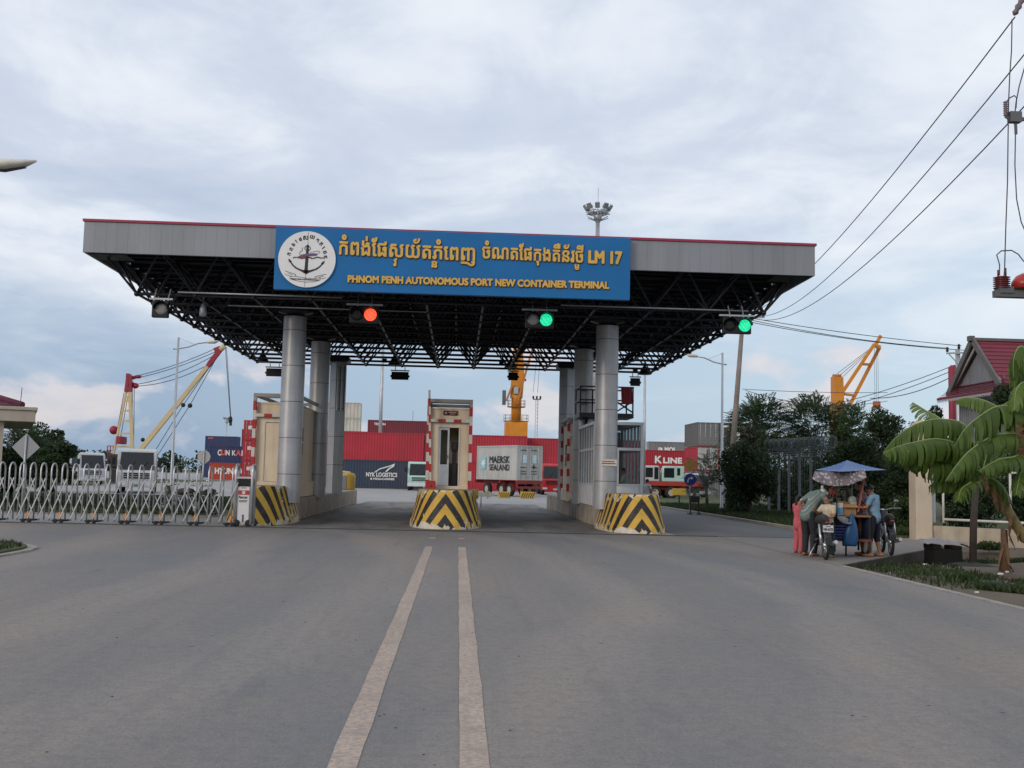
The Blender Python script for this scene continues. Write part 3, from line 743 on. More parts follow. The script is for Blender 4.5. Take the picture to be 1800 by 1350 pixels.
def booth(label, x, y, z, door=True, depth=2.4):
    t = thing('ticket_booth', label, 'booth', (x, y, z), group='cream booths on the islands')
    W, H = 1.28, 2.62
    MB().bb((-.72, -.06, -.42), (.72, depth+.1, .09)).build('plinth', M_CREAM, t, bevel=.015)
    mb = MB()
    d0, d1, dh = -.36, .32, 2.03
    mb.bb((-W/2, 0, .09), (d0, .06, H)).bb((d1, 0, .09), (W/2, .06, H)).bb((d0, 0, dh), (d1, .06, H))
    mb.bb((-W/2, .06, .09), (-W/2+.06, .8, H)).bb((W/2-.06, .06, .09), (W/2, .8, H)).bb((-W/2, .8, .09), (-W/2+.06, 1.7, 1.0)).bb((W/2-.06, .8, .09), (W/2, 1.7, 1.0))
    mb.bb((-W/2, .8, 1.9), (-W/2+.06, 1.7, H)).bb((W/2-.06, .8, 1.9), (W/2, 1.7, H)).bb((-W/2, 1.7, .09), (-W/2+.06, depth, H)).bb((W/2-.06, 1.7, .09), (W/2, depth, H))
    mb.bb((-W/2+.06, depth-.06, .09), (W/2-.06, depth, H)).bb((-W/2-.03, -.03, H), (W/2+.03, depth+.03, H+.05))
    mb.build('walls', M_CREAM, t)
    for sx in (-1, 1):
        wn = MB().bb((sx*(W/2-.03)-.012, .8, 1.0), (sx*(W/2-.03)+.012, 1.7, 1.9)).build('window', G_DARK, t)
        MB().bb((sx*W/2-.03, .78, 1.40), (sx*W/2+.02, 1.72, 1.45)).build('window_bar', M_ALU, wn)
    MB().bb((-W/2+.07, .9, .1), (W/2-.07, 1.5, .85)).build('counter', M_INT, t)
    fr = MB().bb((d0-.03, -.025, .09), (d0+.012, .03, dh)).bb((d1-.012, -.025, .09), (d1+.03, .03, dh)).bb((d0+.012, -.025, dh-.012), (d1-.012, .03, dh+.03)).build('door_frame', M_WHITE, t)
    if door:
        dl = MB().bb((d0+.015, -.01, .1), (.0, .025, .80)).bb((d0+.015, -.01, .80), (d0+.075, .025, 2.0)).bb((-.06, -.01, .80), (0, .025, 2.0)).bb((d0+.075, -.01, 1.94), (-.06, .025, 2.0)).build('door', M_ALU, t)
        MB().bb((d0+.075, .0, .80), (-.06, .012, 1.94)).build('door_glass', G_DARK, dl); MB().bb((-.05, -.04, 1.0), (-.03, -.01, 1.1)).build('handle', M_BLACK, dl)
        MB().bb((.10, .5, .1), (.26, .62, 1.25)).lathe([(.10, 1.25), (.13, 1.4), (.10, 1.55)], 10, (.18, .56, 0)).build('coat_on_hook', mat('dim_cloth', (.12, .11, .12), .8), t)
    else:
        MB().bb((d0+.015, -.005, .1), (d1-.015, .02, 2.0)).build('door', M_CREAM, t)
    for sx in (-1, 1):
        for yy in (-.10, depth+.12):
            mb = MB(); striped(mb, (sx*.70, yy, -.02), (sx*.70, yy, 2.70), .105, 9, 0); mb.build('striped_post', [M_RED, M_WHITE], t)
    mb = MB(); striped(mb, (-.645, -.10, 2.24), (.645, -.10, 2.24), .10, 5, 1); mb.build('striped_rail', [M_RED, M_WHITE], t)
    mb = MB()
    for yy in (-.10, depth+.12): mb.bar((-.75, yy, 2.90), (.75, yy, 2.90), .11); mb.bar((-.70, yy, 2.705), (-.70, yy, 2.84), .10); mb.bar((.70, yy, 2.705), (.70, yy, 2.84), .10)
    for sx in (-.70, .70): mb.bar((sx, -.04, 2.90), (sx, depth+.06, 2.90), .10)
    mb.bar((-.645, .35, 2.87), (.645, .35, 2.87), .07)
    mb.build('roof_frame', mat('weathered_grey_tube', (.34, .33, .31), .6, .1, .15), t)
    return t
bc = booth('cream booth with half open door between striped posts on the centre island', -.30, 34.9, 1.13)
sg = MB().bb((-.22, -.05, 2.43), (.25, -.005, 2.58)).build('name_plate', M_BLACK, bc)
mb = MB(); mb.lathe([(.045, -.055), (.045, -.052)], 16, (-.14, 0, 2.505), 'Y'); mb.bb((-.05, -.054, 2.50), (.21, -.051, 2.55), 0).bb((.0, -.054, 2.455), (.17, -.051, 2.48), 0); mb.build('plate_marks', mat('dull_pink_print', (.45, .22, .18), .6), sg)
booth('cream booth partly hidden by the front left silver column', -5.96, 34.7, 1.15, door=False, depth=4.2)
booth('grimy cream booth standing behind the right silver columns', 5.13, 42.3, 1.05, door=False)
def barrier(label, px, py, Y, top_py, lean):
    p = at(px, py, Y); q = at(px+lean, top_py, Y)
    t = thing('boom_barrier', label, 'barrier', (p.x, Y, p.z-.33), group='boom barriers with raised arms')
    MB().bb((-.16, -.14, -.4 if p.x < -1 else -.02), (.16, .14, .33)).build('cabinet', M_RED, t, bevel=.02)
    MB().lathe([(.025, -.148), (.025, -.142)], 10, (.03, 0, .15), 'Y').build('lock', M_BLACK, t)
    mb = MB(); b = Vector((-.01, -.05, .34)); e = Vector((q.x-p.x, -.05, q.z-p.z+.33))
    striped(mb, b, e, .07, 11, 1); mb.build('arm', [M_RED, M_WHITE], t)
barrier('raised red and white boom beside the centre booth, on red cabinet', 757, 845, 34.5, 686, -2)
barrier('raised red and white boom left of the left booth', 459, 838, 36.6, 700, -9)

# glass kiosk on the right island
k = thing('glass_kiosk', 'tall aluminium and glass kiosk behind the front right column, guard inside', 'kiosk', (4.50, 34.5, .66))
KW, KD, KH = 1.56, 4.2, 2.70
mb = MB()
for x in (0, KW):
    for y in (0, KD): mb.bb((x-.05, y-.05, 0), (x+.05, y+.05, KH))
mb.bb((-.06, -.06, KH), (KW+.06, KD+.06, KH+.10))
mb.bb((.05, -.04, 1.86), (KW-.05, .04, 1.95)); mb.bb((.74, -.04, .75), (.80, .04, 1.86)); mb.bb((.05, -.04, .70), (KW-.05, .04, .76))
for x in (0, KW):
    for y in (.7, 1.4, 2.1, 2.8, 3.5): mb.bb((x-.035, y-.035, .05), (x+.035, y+.035, KH))
    mb.bb((x-.03, .05, 1.86), (x+.03, KD-.05, 1.95)); mb.bb((x-.03, .05, .70), (x+.03, KD-.05, .76))
mb.bb((.05, KD-.04, 1.86), (KW-.05, KD+.04, 1.95))
mb.build('mullions', M_ALU, k)
MB().bb((.05, -.015, .02), (KW-.05, .015, .70)).bb((-.015, .05, .02), (.015, KD-.05, .70)).bb((KW-.015, .05, .02), (KW+.015, KD-.05, .70)).bb((.05, KD-.015, .02), (KW-.05, KD+.015, .70)).build('lower_panels', M_PALE, k)
MB().bb((.05, -.006, .76), (KW-.05, .006, KH)).build('front_glass', G_DARK, k)
MB().bb((-.006, .05, .76), (.006, KD-.05, KH)).bb((KW-.006, .05, .76), (KW+.006, KD-.05, KH)).build('side_glass', G_DARK, k)
MB().bb((.05, KD-.006, .76), (KW-.05, KD+.006, KH)).build('back_glass', G_DARK, k)
MB().bb((.05, .05, .0), (KW-.05, KD-.05, .03)).build('floor', M_INT, k); MB().bb((.1, .12, .70), (KW-.1, .5, .74)).build('desk', M_INT, k)
mb = MB()
for i in range(16): mb.bb((.75+i*.045, 3.4+(.03 if i % 2 else 0), .5), (.79+i*.045, 3.43+(.03 if i % 2 else 0), 2.6))
mb.build('curtain', mat('grey_curtain', (.16, .155, .15), .9), k)
nt_ = thing('notice', 'small white paper notice with red print on the front right column', 'notice', (4.70, 32.625, 2.08))
MB().prism([(-.25, -.10), (.25, -.10), (.25, .10), (-.25, .10)], .006, FACE).build('sheet', M_WHITE, nt_)
mb = MB(); mb.bb((-.20, -.012, .02), (.18, -.008, .05)).bb((-.22, -.012, -.045), (.21, -.008, -.01)).build('print', M_RED, nt_)
# railed platform at the second column
pf = thing('service_platform', 'steel railed platform with red cloth, high against the second right column', 'platform', (4.28, 37.2, 3.75))
MB().bb((0, 0, 0), (1.95, 1.5, .16)).build('deck', M_STEEL, pf)
mb = MB()
for x in (0.03, .65, 1.3, 1.92):
    for y in (.03, 1.47): mb.bar((x, y, .16), (x, y, 1.12), .05)
for z in (.62, 1.10):
    for y in (.03, 1.47): mb.bar((0, y, z), (1.95, y, z), .05)
    for x in (.03, 1.92): mb.bar((x, .06, z), (x, 1.44, z), .05)
mb.bar((1.3, .03, .2), (1.92, .03, .6), .05); mb.bar((1.3, .03, .6), (1.92, .03, .2), .05)
mb.build('railing', M_STEEL, pf)
MB().bar((.37, 1.2, .02), (.37, 2.0, -.7), .08).bar((.37, .9, .02), (.37, 2.0, -.7), .08).bar((1.6, 1.5, .02), (.75, 2.0, -.7), .08).build('bracket', M_STEEL, pf)
cl = MB()
for i in range(8): cl.quad((1.5+i*.05, .0+.03*(i % 2), .5), (1.55+i*.05, .03*((i+1) % 2), .5), (1.52+i*.05, .03*((i+1) % 2), 1.1), (1.47+i*.05, .03*(i % 2), 1.1))
for i in range(5): cl.quad((1.03+i*.05, .0+.03*(i % 2), .55), (1.08+i*.05, .03*((i+1) % 2), .5), (1.08+i*.05, .03*((i+1) % 2), 1.1), (1.03+i*.05, .03*(i % 2), 1.1))
tag(cl.build('red_cloth', mat('faded_red_cloth', (.25, .03, .04), .8), loc=(4.28, 37.16, 3.75)), 'faded red cloth hung over the railing of the high platform', 'cloth')
# things on the back of the islands
t = thing('arrow_sign', 'white arrow pointing right at the far end of the centre island', 'sign', at(846, 869, 53.2))
MB().prism([(-.15, -.11), (.28, -.11), (.28, -.22), (.72, 0), (.28, .22), (.28, .11), (-.15, .11)], .03, FACE).build('arrow', M_WHITE, t); MB().bb((-.5, .04, -.22), (-.14, .3, .26)).build('yellow_block', mat('safety_yellow', (.50, .33, .04), .6, dirt=(.2, .15, .08)), t); MB().tube((0, .05, -.1), (0, .05, -.75), .03).build('post', M_GALV, t)
t = thing('crash_drum', 'rounded yellow and grey drum at the far end of the left island', 'drum', (-5.5, 53.6, .72))
MB().lathe([(.34, 0), (.36, .08), (.36, .7), (.30, .82), (.1, .86)], 18).build('drum_body', mat('safety_yellow', (.5, .33, .04)), t); MB().bb((-.42, -.38, .02), (-.05, .2, .7)).build('grey_cover', mat('blue_grey_cover', (.22, .26, .29), .6), t); MB().tube((-.35, 0, .9), (.1, 0, .86), .05).build('cap', M_WHITE, t)

# ================================================================== folding gate
M_CHROME = mat('brushed_gate_tube', (.54, .555, .58), .34, .6, .15)
M_ORANGE = mat('orange_sleeve', (.60, .22, .02), .6); M_RUB = mat('black_rubber', (.02, .02, .021), .8)
fg = thing('folding_gate', 'silver expanding trellis gate with arched uprights closing the left entrance', 'gate', (0, 30.2, 0))
gx = [-6.35]
while gx[-1] > -15.2:
    k_ = (-6.35-gx[-1])/6.4; gx.append(gx[-1]-(.335-.055*min(1, k_)))
GD = .40; GH = 1.66
for i, x in enumerate(gx):
    pts = [(x, 0, .06), (x, 0, GH-GD/2)] + [(x, GD/2-GD/2*math.cos(a), GH-GD/2+GD/2*math.sin(a)) for a in [PI*q/8 for q in range(1, 8)]] + [(x, GD, GH-GD/2), (x, GD, .06)]
    u = MB().path(pts, .023, 8).build('upright', M_CHROME, fg)
    if i % 3 == 0:
        MB().tube((x, 0, .10), (x, 0, .30), .036, n=8).build('sleeve', M_ORANGE, u)
        for wx_ in (x+.06, x-.11): MB().lathe([(.03, -.03), (.058, -.02), (.058, .02), (.03, .03)], 12, (wx_, -.04, .058), 'Y').build('castor', M_RUB, u)
        MB().bb((x-.22, .0, .05), (x+.16, .42, .09)).build('axle_bar', M_RUB, u)
for plane, sgn in ((.0-.035, 1), (GD+.035, -1)):
    mb = MB()
    for i in range(len(gx)-3):
        if sgn > 0: mb.bar((gx[i+1], plane, .12), (gx[i]+(gx[i]-gx[i+1])*.5 if i == 0 else (gx[i]+gx[i-1])/2, plane, 1.24), .012, .030)
        else: mb.bar((gx[i+1], plane+.016*sgn, .12), ((gx[i+2]+gx[i+3])/2, plane+.016*sgn, 1.24), .012, .026)
    mb.build('trellis_bars', M_CHROME, fg)
hd = MB().bb((-6.20, .03, .08), (-5.86, .36, 1.18)).build('drive_head', mat('gate_head_white', (.62, .62, .63), .4, 0, .05), fg, bevel=.015)
mb = MB()
for x in (-6.26, -5.80):
    pts = [(x, 0, .06), (x, 0, GH-.12)] + [(x, GD/2-GD/2*math.cos(a), GH-.12+.2*math.sin(a)) for a in [PI*q/8 for q in range(1, 8)]] + [(x, GD, GH-.12), (x, GD, .06)]
    mb.path(pts, .040, 8)
mb.bar((-6.26, 0, 1.38), (-5.80, 0, 1.38), .05); mb.build('head_frame', M_CHROME, fg)
MB().bb((-6.21, .02, 1.13), (-5.85, .37, 1.34)).build('head_box', M_BLACK, fg)
MB().bb((-6.185, .018, .90), (-5.875, .028, 1.02)).build('red_band', M_RED, hd)
mb = MB(); mb.lathe([(.05, .012), (.05, .017)], 14, (-6.03, 0, .96), 'Y'); mb.build('band_badge', M_WHITE, hd)
mb = MB(); text_into(mb, 'Phum mer', face_at(-6.04, .026, .83), .24, .075, .004, 0, .0)
for z, a, b in ((.735, -6.15, -5.92), (.70, -6.15, -5.95), (1.09, -6.10, -5.96)): mb.bb((a, .020, z-.008), (b, .028, z+.010))
mb.bb((-6.05, .020, .12), (-6.00, .028, .34)); mb.build('panel_print', mat('print_grey', (.12, .10, .11), .6), hd)
for wx_ in (-6.20, -5.86): MB().lathe([(.03, -.03), (.10, -.02), (.10, .02), (.03, .03)], 14, (wx_, .0, .10), 'Y').build('castor', M_RUB, fg)

# ================================================================== motorcycles
M_TYRE = M_RUB; M_RIM = mat('spoke_metal', (.55, .56, .58), .3, .8)
def motorcycle(label, loc, rz, body, plate=False, group='motorcycles parked at the gate'):
    t = thing('motorcycle', label, 'motorcycle', loc, rz, group)
    MBd = mat('bike_paint_%s' % body, {'black': (.02, .02, .024), 'red': (.18, .02, .02), 'grey': (.10, .105, .11)}[body], .25, .1)
    for y in (-.62, .62):
        wv = MB()
        N = 22
        pr = [(.27+.035*math.cos(a), .035*math.sin(a)) for a in [2*PI*q/8 for q in range(9)]]
        wv.lathe(pr, N, (0, y, .30), 'X', cap=False)
        wo = wv.build('tyre', M_TYRE, t)
        r = MB(); r.lathe([(.235, -.02), (.245, 0), (.235, .02)], N, (0, y, .30), 'X', cap=False); r.lathe([(.045, -.06), (.045, .06)], 10, (0, y, .30), 'X')
        for q in range(9):
            a = 2*PI*q/9; r.tube((0, y, .30), (0, y+.235*math.cos(a), .30+.235*math.sin(a)), .006, n=4)
        r.build('rim', M_RIM, wo)
    MB().path([(0, .50, .72), (0, .35, .62), (0, .05, .50), (0, -.2, .60), (0, -.62, .74)], [.05, .09, .08, .10, .06], 10).path([(0, .1, .5), (0, -.1, .38), (0, .2, .34)], [.08, .12, .10], 10).build('frame', MBd, t)
    MB().path([(0, .10, .78), (0, -.10, .80), (0, -.45, .83), (0, -.68, .85)], [.08, .12, .11, .05], 10).build('seat', mat('black_seat', (.03, .028, .027), .6), t)
    MB().path([(0, .52, .98), (0, .50, .80), (0, .46, .55)], [.09, .12, .05], 10).build('front_fairing', MBd, t)
    f = MB()
    for yy, a0, a1 in ((.62, 20, 150), (-.62, 40, 175)):
        for q in range(10):
            a, b = R(a0+(a1-a0)*q/10), R(a0+(a1-a0)*(q+1)/10)
            p = lambda an, x, r=.335: (x, yy+r*math.cos(an), .30+r*math.sin(an))
            f.quad(p(a, -.06), p(b, -.06), p(b, .06), p(a, .06)); f.quad(p(a, -.06), p(b, -.06), p(b, -.06, .28), p(a, -.06, .28)); f.quad(p(a, .06), p(b, .06), p(b, .06, .28), p(a, .06, .28))
    f.build('mudguard', MBd, t)
    MB().tube((-.07, .44, .86), (-.07, .62, .30), .025).tube((.07, .44, .86), (.07, .62, .30), .025).tube((-.09, -.42, .72), (-.09, -.60, .32), .03).tube((.09, -.42, .72), (.09, -.60, .32), .03).build('fork', M_RIM, t)
    MB().path([(-.36, .32, 1.04), (-.2, .42, 1.03), (0, .47, .98), (.2, .42, 1.03), (.36, .32, 1.04)], .016, 8).path([(-.2, .42, 1.03), (-.28, .44, 1.18)], .008, 6).path([(.2, .42, 1.03), (.28, .44, 1.18)], .008, 6).ell((-.28, .44, 1.2), (.06, .02, .04)).ell((.28, .44, 1.2), (.06, .02, .04)).build('handlebar', mat('bar_metal', (.25, .25, .26), .3, .8), t)
    MB().lathe([(.02, -.03), (.085, 0), (.085, .03)], 14, (0, .60, .93), 'Y').build('headlight', mat('lamp_glass', (.65, .66, .68), .15), t)
    MB().ell((0, -.80, .77), (.06, .04, .03)).build('tail_light', mat('tail_red', (.16, .015, .015), .3), t)
    MB().path([(.14, .25, .28), (.15, -.1, .27), (.17, -.55, .34), (.17, -.80, .38)], [.02, .025, .045, .04], 10).build('exhaust', M_RIM, t)
    MB().tube((-.1, -.1, .3), (-.28, -.22, .02), .012).build('kickstand', M_RIM, t)
    if plate:
        pl = MB().bb((-.105, -.865, .58), (.105, -.855, .72)).build('number_plate', M_WHITE, t)
        mb = MB(); text_into(mb, '1W-4173', face_at(0, -.867, .635), .18, .055, .003, 0, .002); mb.bb((-.05, -.868, .685), (.05, -.866, .70)); mb.build('plate_text', mat('plate_blue', (.03, .04, .14), .6), pl)
    return t
motorcycle('silver grey motorcycle side on behind the folding gate', (-9.6, 37.0, 0), R(62), 'grey')
motorcycle('black motorcycle nose towards us behind the folding gate', (-8.55, 36.4, 0), R(165), 'black')
motorcycle('motorcycle with bright headlight peeping over the left striped nose', (-7.75, 39.6, .02), R(170), 'black')

# ================================================================== containers
def container_mat(name, c): return mat('container_'+name, c, .5, .1, .12, .5, dirt=(c[0]*.4+.06, c[1]*.4+.03, c[2]*.4+.02), dirt_amt=.5, dstr=.2)
CCOL = dict(red=(.40, .025, .045), maroon=(.17, .025, .04), navy=(.03, .05, .085), blue=(.022, .04, .115), white=(.52, .50, .45), orange=(.42, .055, .03), grey=(.17, .175, .185), pale=(.42, .43, .42), deepred=(.35, .015, .03), brown=(.10, .085, .08), darkgrey=(.12, .12, .115))
GRP = 'shipping containers in the yard'
def container(label, colour, loc, rz=0., L=6.06, H=2.59, doors='-x', door_colour=None, rib=.28, rd=.036):
    'corner at loc, long side along local +x, width along local +y'
    t = thing('shipping_container', label, 'container', loc, rz, GRP)
    W = 2.44; m = container_mat(colour, CCOL[colour])
    def ribs(a, b, fixed, axis, out):
        n = max(4, int((b-a)/rib)); prof = []
        for i in range(n):
            p = a+(b-a)*i/n; s_ = (b-a)/n
            prof += [(p, 0), (p+.30*s_, 0), (p+.5*s_, -rd), (p+.8*s_, -rd)]
        prof.append((b, 0))
        mbx = MB()
        for (u0, d0), (u1, d1) in zip(prof, prof[1:]):
            f0, f1 = fixed+out*d0, fixed+out*d1
            if axis == 'x': mbx.quad((u0, f0, .14), (u1, f1, .14), (u1, f1, H-.10), (u0, f0, H-.10))
            else: mbx.quad((f0, u0, .14), (f1, u1, .14), (f1, u1, H-.10), (f0, u0, H-.10))
        return mbx
    a = ribs(.10, L-.10, .03, 'x', -1); b = ribs(.10, L-.10, W-.03, 'x', 1)
    for q in (b,):
        k0 = len(a.v); a.v += q.v; a.f += [tuple(i+k0 for i in f) for f in q.f]; a.mi += q.mi; a.sm += q.sm
    xe = L-.03 if doors == '-x' else .03
    q = ribs(.10, W-.10, xe, 'y', 1 if doors == '-x' else -1)
    k0 = len(a.v); a.v += q.v; a.f += [tuple(i+k0 for i in f) for f in q.f]; a.mi += q.mi; a.sm += q.sm
    a.quad((.05, .05, H-.03), (L-.05, .05, H-.03), (L-.05, W-.05, H-.03), (.05, W-.05, H-.03))
    a.build('side_panels', m, t)
    f = MB()
    for x in (0, L-.12):
        for y in (0, W-.12): f.bb((x, y, 0), (x+.12, y+.12, H))
    for y in (0, W-.08):
        f.bb((.12, y, .02), (L-.12, y+.08, .15)); f.bb((.12, y, H-.12), (L-.12, y+.08, H-.01))
    for x in (0, L-.10): f.bb((x, .12, .02), (x+.10, W-.12, .15)); f.bb((x, .12, H-.12), (x+.10, W-.12, H-.01))
    f.build('frame', m, t)
    xd = 0 if doors == '-x' else L; sg = -1 if doors == '-x' else 1
    for y0, y1 in ((.12, W/2-.01), (W/2+.01, W-.12)):
        d = MB().bb((xd-sg*.02, y0, .15), (xd-sg*.07, y1, H-.12)).build('door', container_mat(door_colour, CCOL[door_colour]) if door_colour else m, t)
        bars = MB()
        for k_ in (.25, .75):
            yy = y0+(y1-y0)*k_; bars.tube((xd+sg*.01, yy, .1), (xd+sg*.01, yy, H-.08), .022, n=6)
            for z in (.35, 1.1, H-.4): bars.bb((xd-sg*.02, yy-.06, z), (xd+sg*.02, yy+.06, z+.07))
        bars.build('lock_bars', M_ALU, d)
    return t
def side_text(t, name, items, col_, yy=-.005, sub=None):
    mb = MB()
    for s, x, z, w_, h, b in items: text_into(mb, s, face_at(x, yy, z), w_, h, b, 0, .003)
    return mb.build(name, col_, t)
M_LW = mat('lettering_white', (.72, .72, .70), .6, 0, .1, 4, dirt=(.4, .38, .36)); M_LB = mat('lettering_black', (.02, .025, .035), .6); M_LP = mat('lettering_pink', (.55, .10, .12), .6)
def px_x(px, Y, py=830): return at(px, py, Y).x
# the long row across the yard, Y = 110
Yr = 110; HC = 2.90
xa = px_x(743.5, Yr)-12.19; 
c = container('dark navy container with white winged lettering, bottom of the row left of centre booth', 'navy', (xa, Yr, 0), 0, 12.19, HC)
kx = (px_x(697, Yr)+px_x(645, Yr))/2-xa
side_text(c, 'bird_lettering', [('NYK LOGISTICS', kx, 1.42, 3.2, .42, .018), ('& MEGACARRIER', kx+.1, .98, 2.5, .20, .012)], M_LW)
mb = MB(); wing = [(-.1, 0), (.5, .42), (1.5, .72), (2.05, .95), (1.95, .62), (1.5, .35), (1.2, .05), (1.05, .05), (1.35, .42), (1.8, .70), (1.2, .52), (.5, .30), (.1, 0)]
mb.prism([(x-.5, y) for x, y in wing][::-1], .003, face_at(kx-.2, -.006, 1.66)); mb.build('bird_emblem', M_LW, c)
container('bright red plain container on top of the navy one, left of centre booth', 'red', (xa, Yr, HC), 0, 12.19, HC)
xb = px_x(747, Yr)
container('bright red container right of centre booth, upper one behind the grey trailer box', 'red', (xb, Yr, HC), 0, px_x(926, Yr)-xb, HC)
container('red container under the upper red one, behind the grey trailer box', 'red', (xb, Yr, 0), 0, px_x(926, Yr)-xb, HC)
container('red container right of the yellow crane foot, upper of two by the right columns', 'red', (px_x(927, Yr)+.1, Yr+1.6, HC), 0, 12.19, HC-.12)
container('red container right of the yellow crane foot, lower of two by the right columns', 'red', (px_x(927, Yr)+.1, Yr+1.6, 0), 0, 12.19, HC)
Ym = 141; xm = px_x(643.5, Ym)
c = container('maroon container with white dots lettering, topmost behind the red row', 'maroon', (xm, Ym, 5.75), 0, 12.19, HC)
side_text(c, 'white_lettering', [('TRITON', 1.6, 2.35, 1.5, .30, .02), ('oooo', 9.3, 1.75, 1.9, .35, .05), ('ooo', 9.3, 1.25, 1.4, .35, .05), ('CAI', 9.6, .45, 1.7, .55, .05)], M_LW)
for z in (0, 2.88): container('maroon container low in the stack behind the red row', 'maroon', (xm, Ym, z), 0, 12.19, 2.86)['group'] = 'hidden maroon containers behind the red row'
container('maroon container end showing between white stack and lettered maroon box', 'maroon', (px_x(600, 160), 160, 4.9), 0, 6.06, HC)
container('maroon container hidden low between the white stack and the red row', 'maroon', (px_x(600, 160), 160, 2.0-2.0), 0, 6.06, 4.88)
Yw = 188; xw = px_x(630, Yw)-6.06
for i in range(5):
    lab = ['lower white container hidden in the stack behind the red row', None, None, 'white container with vertical ribs, second from top of the tall white stack', 'white container with vertical ribs, topmost of the tall white stack'][i] or 'lower white container hidden in the stack behind the red row'
    c = container(lab, 'white', (xw, Yw, i*2.80), 0, 6.06, 2.78, rib=.62, rd=.09)
    if i < 3: c['group'] = 'hidden white containers in the tall stack'
# left stacks
Yb = 165; xb2 = px_x(367, Yb)
c = container('orange red container with white lettering under the dark blue one, left yard', 'orange', (xb2, Yb, 0), 0, 6.06, 2.6)
side_text(c, 'white_lettering', [('HYUNDAI', 3.15, 1.35, 4.4, .85, .06)], M_LW)
c = container('dark blue container with white and pink lettering on the orange red one', 'blue', (xb2, Yb, 2.62), 0, 6.06, 2.6)
side_text(c, 'white_lettering', [('C', 1.5, 1.55, .5, .85, .04), ('N', 2.75, 1.55, .55, .75, .04), ('K', 3.7, 1.55, .5, .75, .03), ('I', 5.0, 1.55, .18, .8, .04)], M_LW); side_text(c, 'pink_lettering', [('U', 2.1, 1.58, .65, .75, .07), ('A', 4.4, 1.55, .75, .8, .06)], M_LP)
x3 = px_x(358, 200)
for z in (0, 2.6): container('blue container hidden low behind the lettered blue one', 'blue', (x3, 200, z), 0, 6.06, 2.58)['group'] = 'hidden blue containers in the left yard'
c = container('plain blue container peeping above the lettered blue one, left yard', 'blue', (x3, 200, 5.2), 0, 6.06, 2.6); side_text(c, 'small_mark', [('--', 1., 2.2, .9, .18, .03)], M_LP)
Yl = 150
for k_, (pxl, n, dY, labs) in enumerate(((425, 3, 0, ('lowest', 'middle', 'topmost')), (446.5, 3, -5, ('lowest', 'middle', 'topmost')))):
    for i in range(n):
        nm = 'red container end with white emblem, %s of the %s red stack left of left booth' % (labs[i], ('far', 'near')[k_])
        c = container(nm, 'red', (px_x(pxl, Yl+dY)+2.44, Yl+dY, i*2.88), R(90), 12.19, 2.86)
        mb = MB(); mb.prism([(-.45, -.25), (.45, -.25), (.45, .05), (.1, .05), (.1, .25), (-.45, .25)], .004, Matrix.Translation((-.02, 1.35, 1.8)) @ Matrix.Rotation(R(-90), 4, 'Z') @ FACE); mb.bb((-.026, 1.2, 1.72), (-.025, 1.4, 1.84), 1); mb.build('white_emblem', [M_LW, M_RED], c)
container('dark red container edge furthest left of the red stacks', 'maroon', (px_x(422, 165)+2.44, 165, 5.3), R(90), 6.06, 2.6); container('dark red container standing under the furthest left red stack edge', 'maroon', (px_x(422, 165)+2.44, 165, 0), R(90), 6.06, 5.28)
# right stacks
Yk = 130; xk = px_x(1131, Yk, 842)
c = container('crimson container with white lettering behind the mint truck', 'deepred', (xk, Yk, 2.62), 0, 6.06, 2.6)
side_text(c, 'white_lettering', [('K', 1.85, 1.42, .80, .86, .05), ('L', 2.75, 1.34, .50, .66, .05), ('INE', 3.95, 1.34, 1.7, .66, .05)], M_LW)
container('crimson container under the lettered crimson one, behind the trucks', 'deepred', (xk, Yk, 0), 0, 6.06, 2.6)
Yo = 172; xo = px_x(1140, Yo, 842)
c = container('grey container with white lettering peeping above the crimson one', 'grey', (xo, Yo, 5.2), 0, 6.06, 2.6); side_text(c, 'white_lettering', [('MOL', 3.6, 1.32, 1.9, .7, .05), ('a', 1.95, 1.32, .8, .55, .05)], M_LW)
for z in (0, 2.6): container('grey container hidden low behind the crimson ones', 'grey', (xo, Yo, z), 0, 6.06, 2.58)['group'] = 'hidden grey containers behind the crimson ones'
Yg = 111
tops = [('darkgrey', 'grey'), ('darkgrey', 'brown'), ('brown', 'brown')]; mids = [('red', 'pale'), ('pale', None), ('brown', None)]
where = ('left', 'middle', 'right')
for i in range(3):
    x = px_x(1203, Yg, 843)+1.3+i*2.5+2.44
    for lv in range(3):
        cc = tops[i] if lv == 2 else mids[i] if lv == 1 else ('grey', None)
        if lv == 0: lab = 'grey container at the foot of the dark stacks behind trees'
        else: lab = '%s container of the %s row in the stacks beside the lamp post, %s' % (('grey doored', 'dark brown', 'plain brown')[i] if lv == 2 else ('red edged pale', 'pale grey', 'brown')[i], ('', 'middle', 'upper')[lv], ('leftmost', 'middle', 'rightmost')[i])
        c = container(lab, cc[0], (x, Yg, lv*2.6), R(90), 6.06, 2.58, door_colour=cc[1])
        if lv == 0: c['group'] = 'hidden grey containers at the stack foot'
        if i == 1 and lv == 2:
            mb = MB(); mb.bb((-.03, 0.3, .2), (-.025, .85, 2.4)); mb.bb((-.03, 1.6, 2.1), (-.025, 2.2, 2.3)); mb.build('white_panel', M_LW, c)

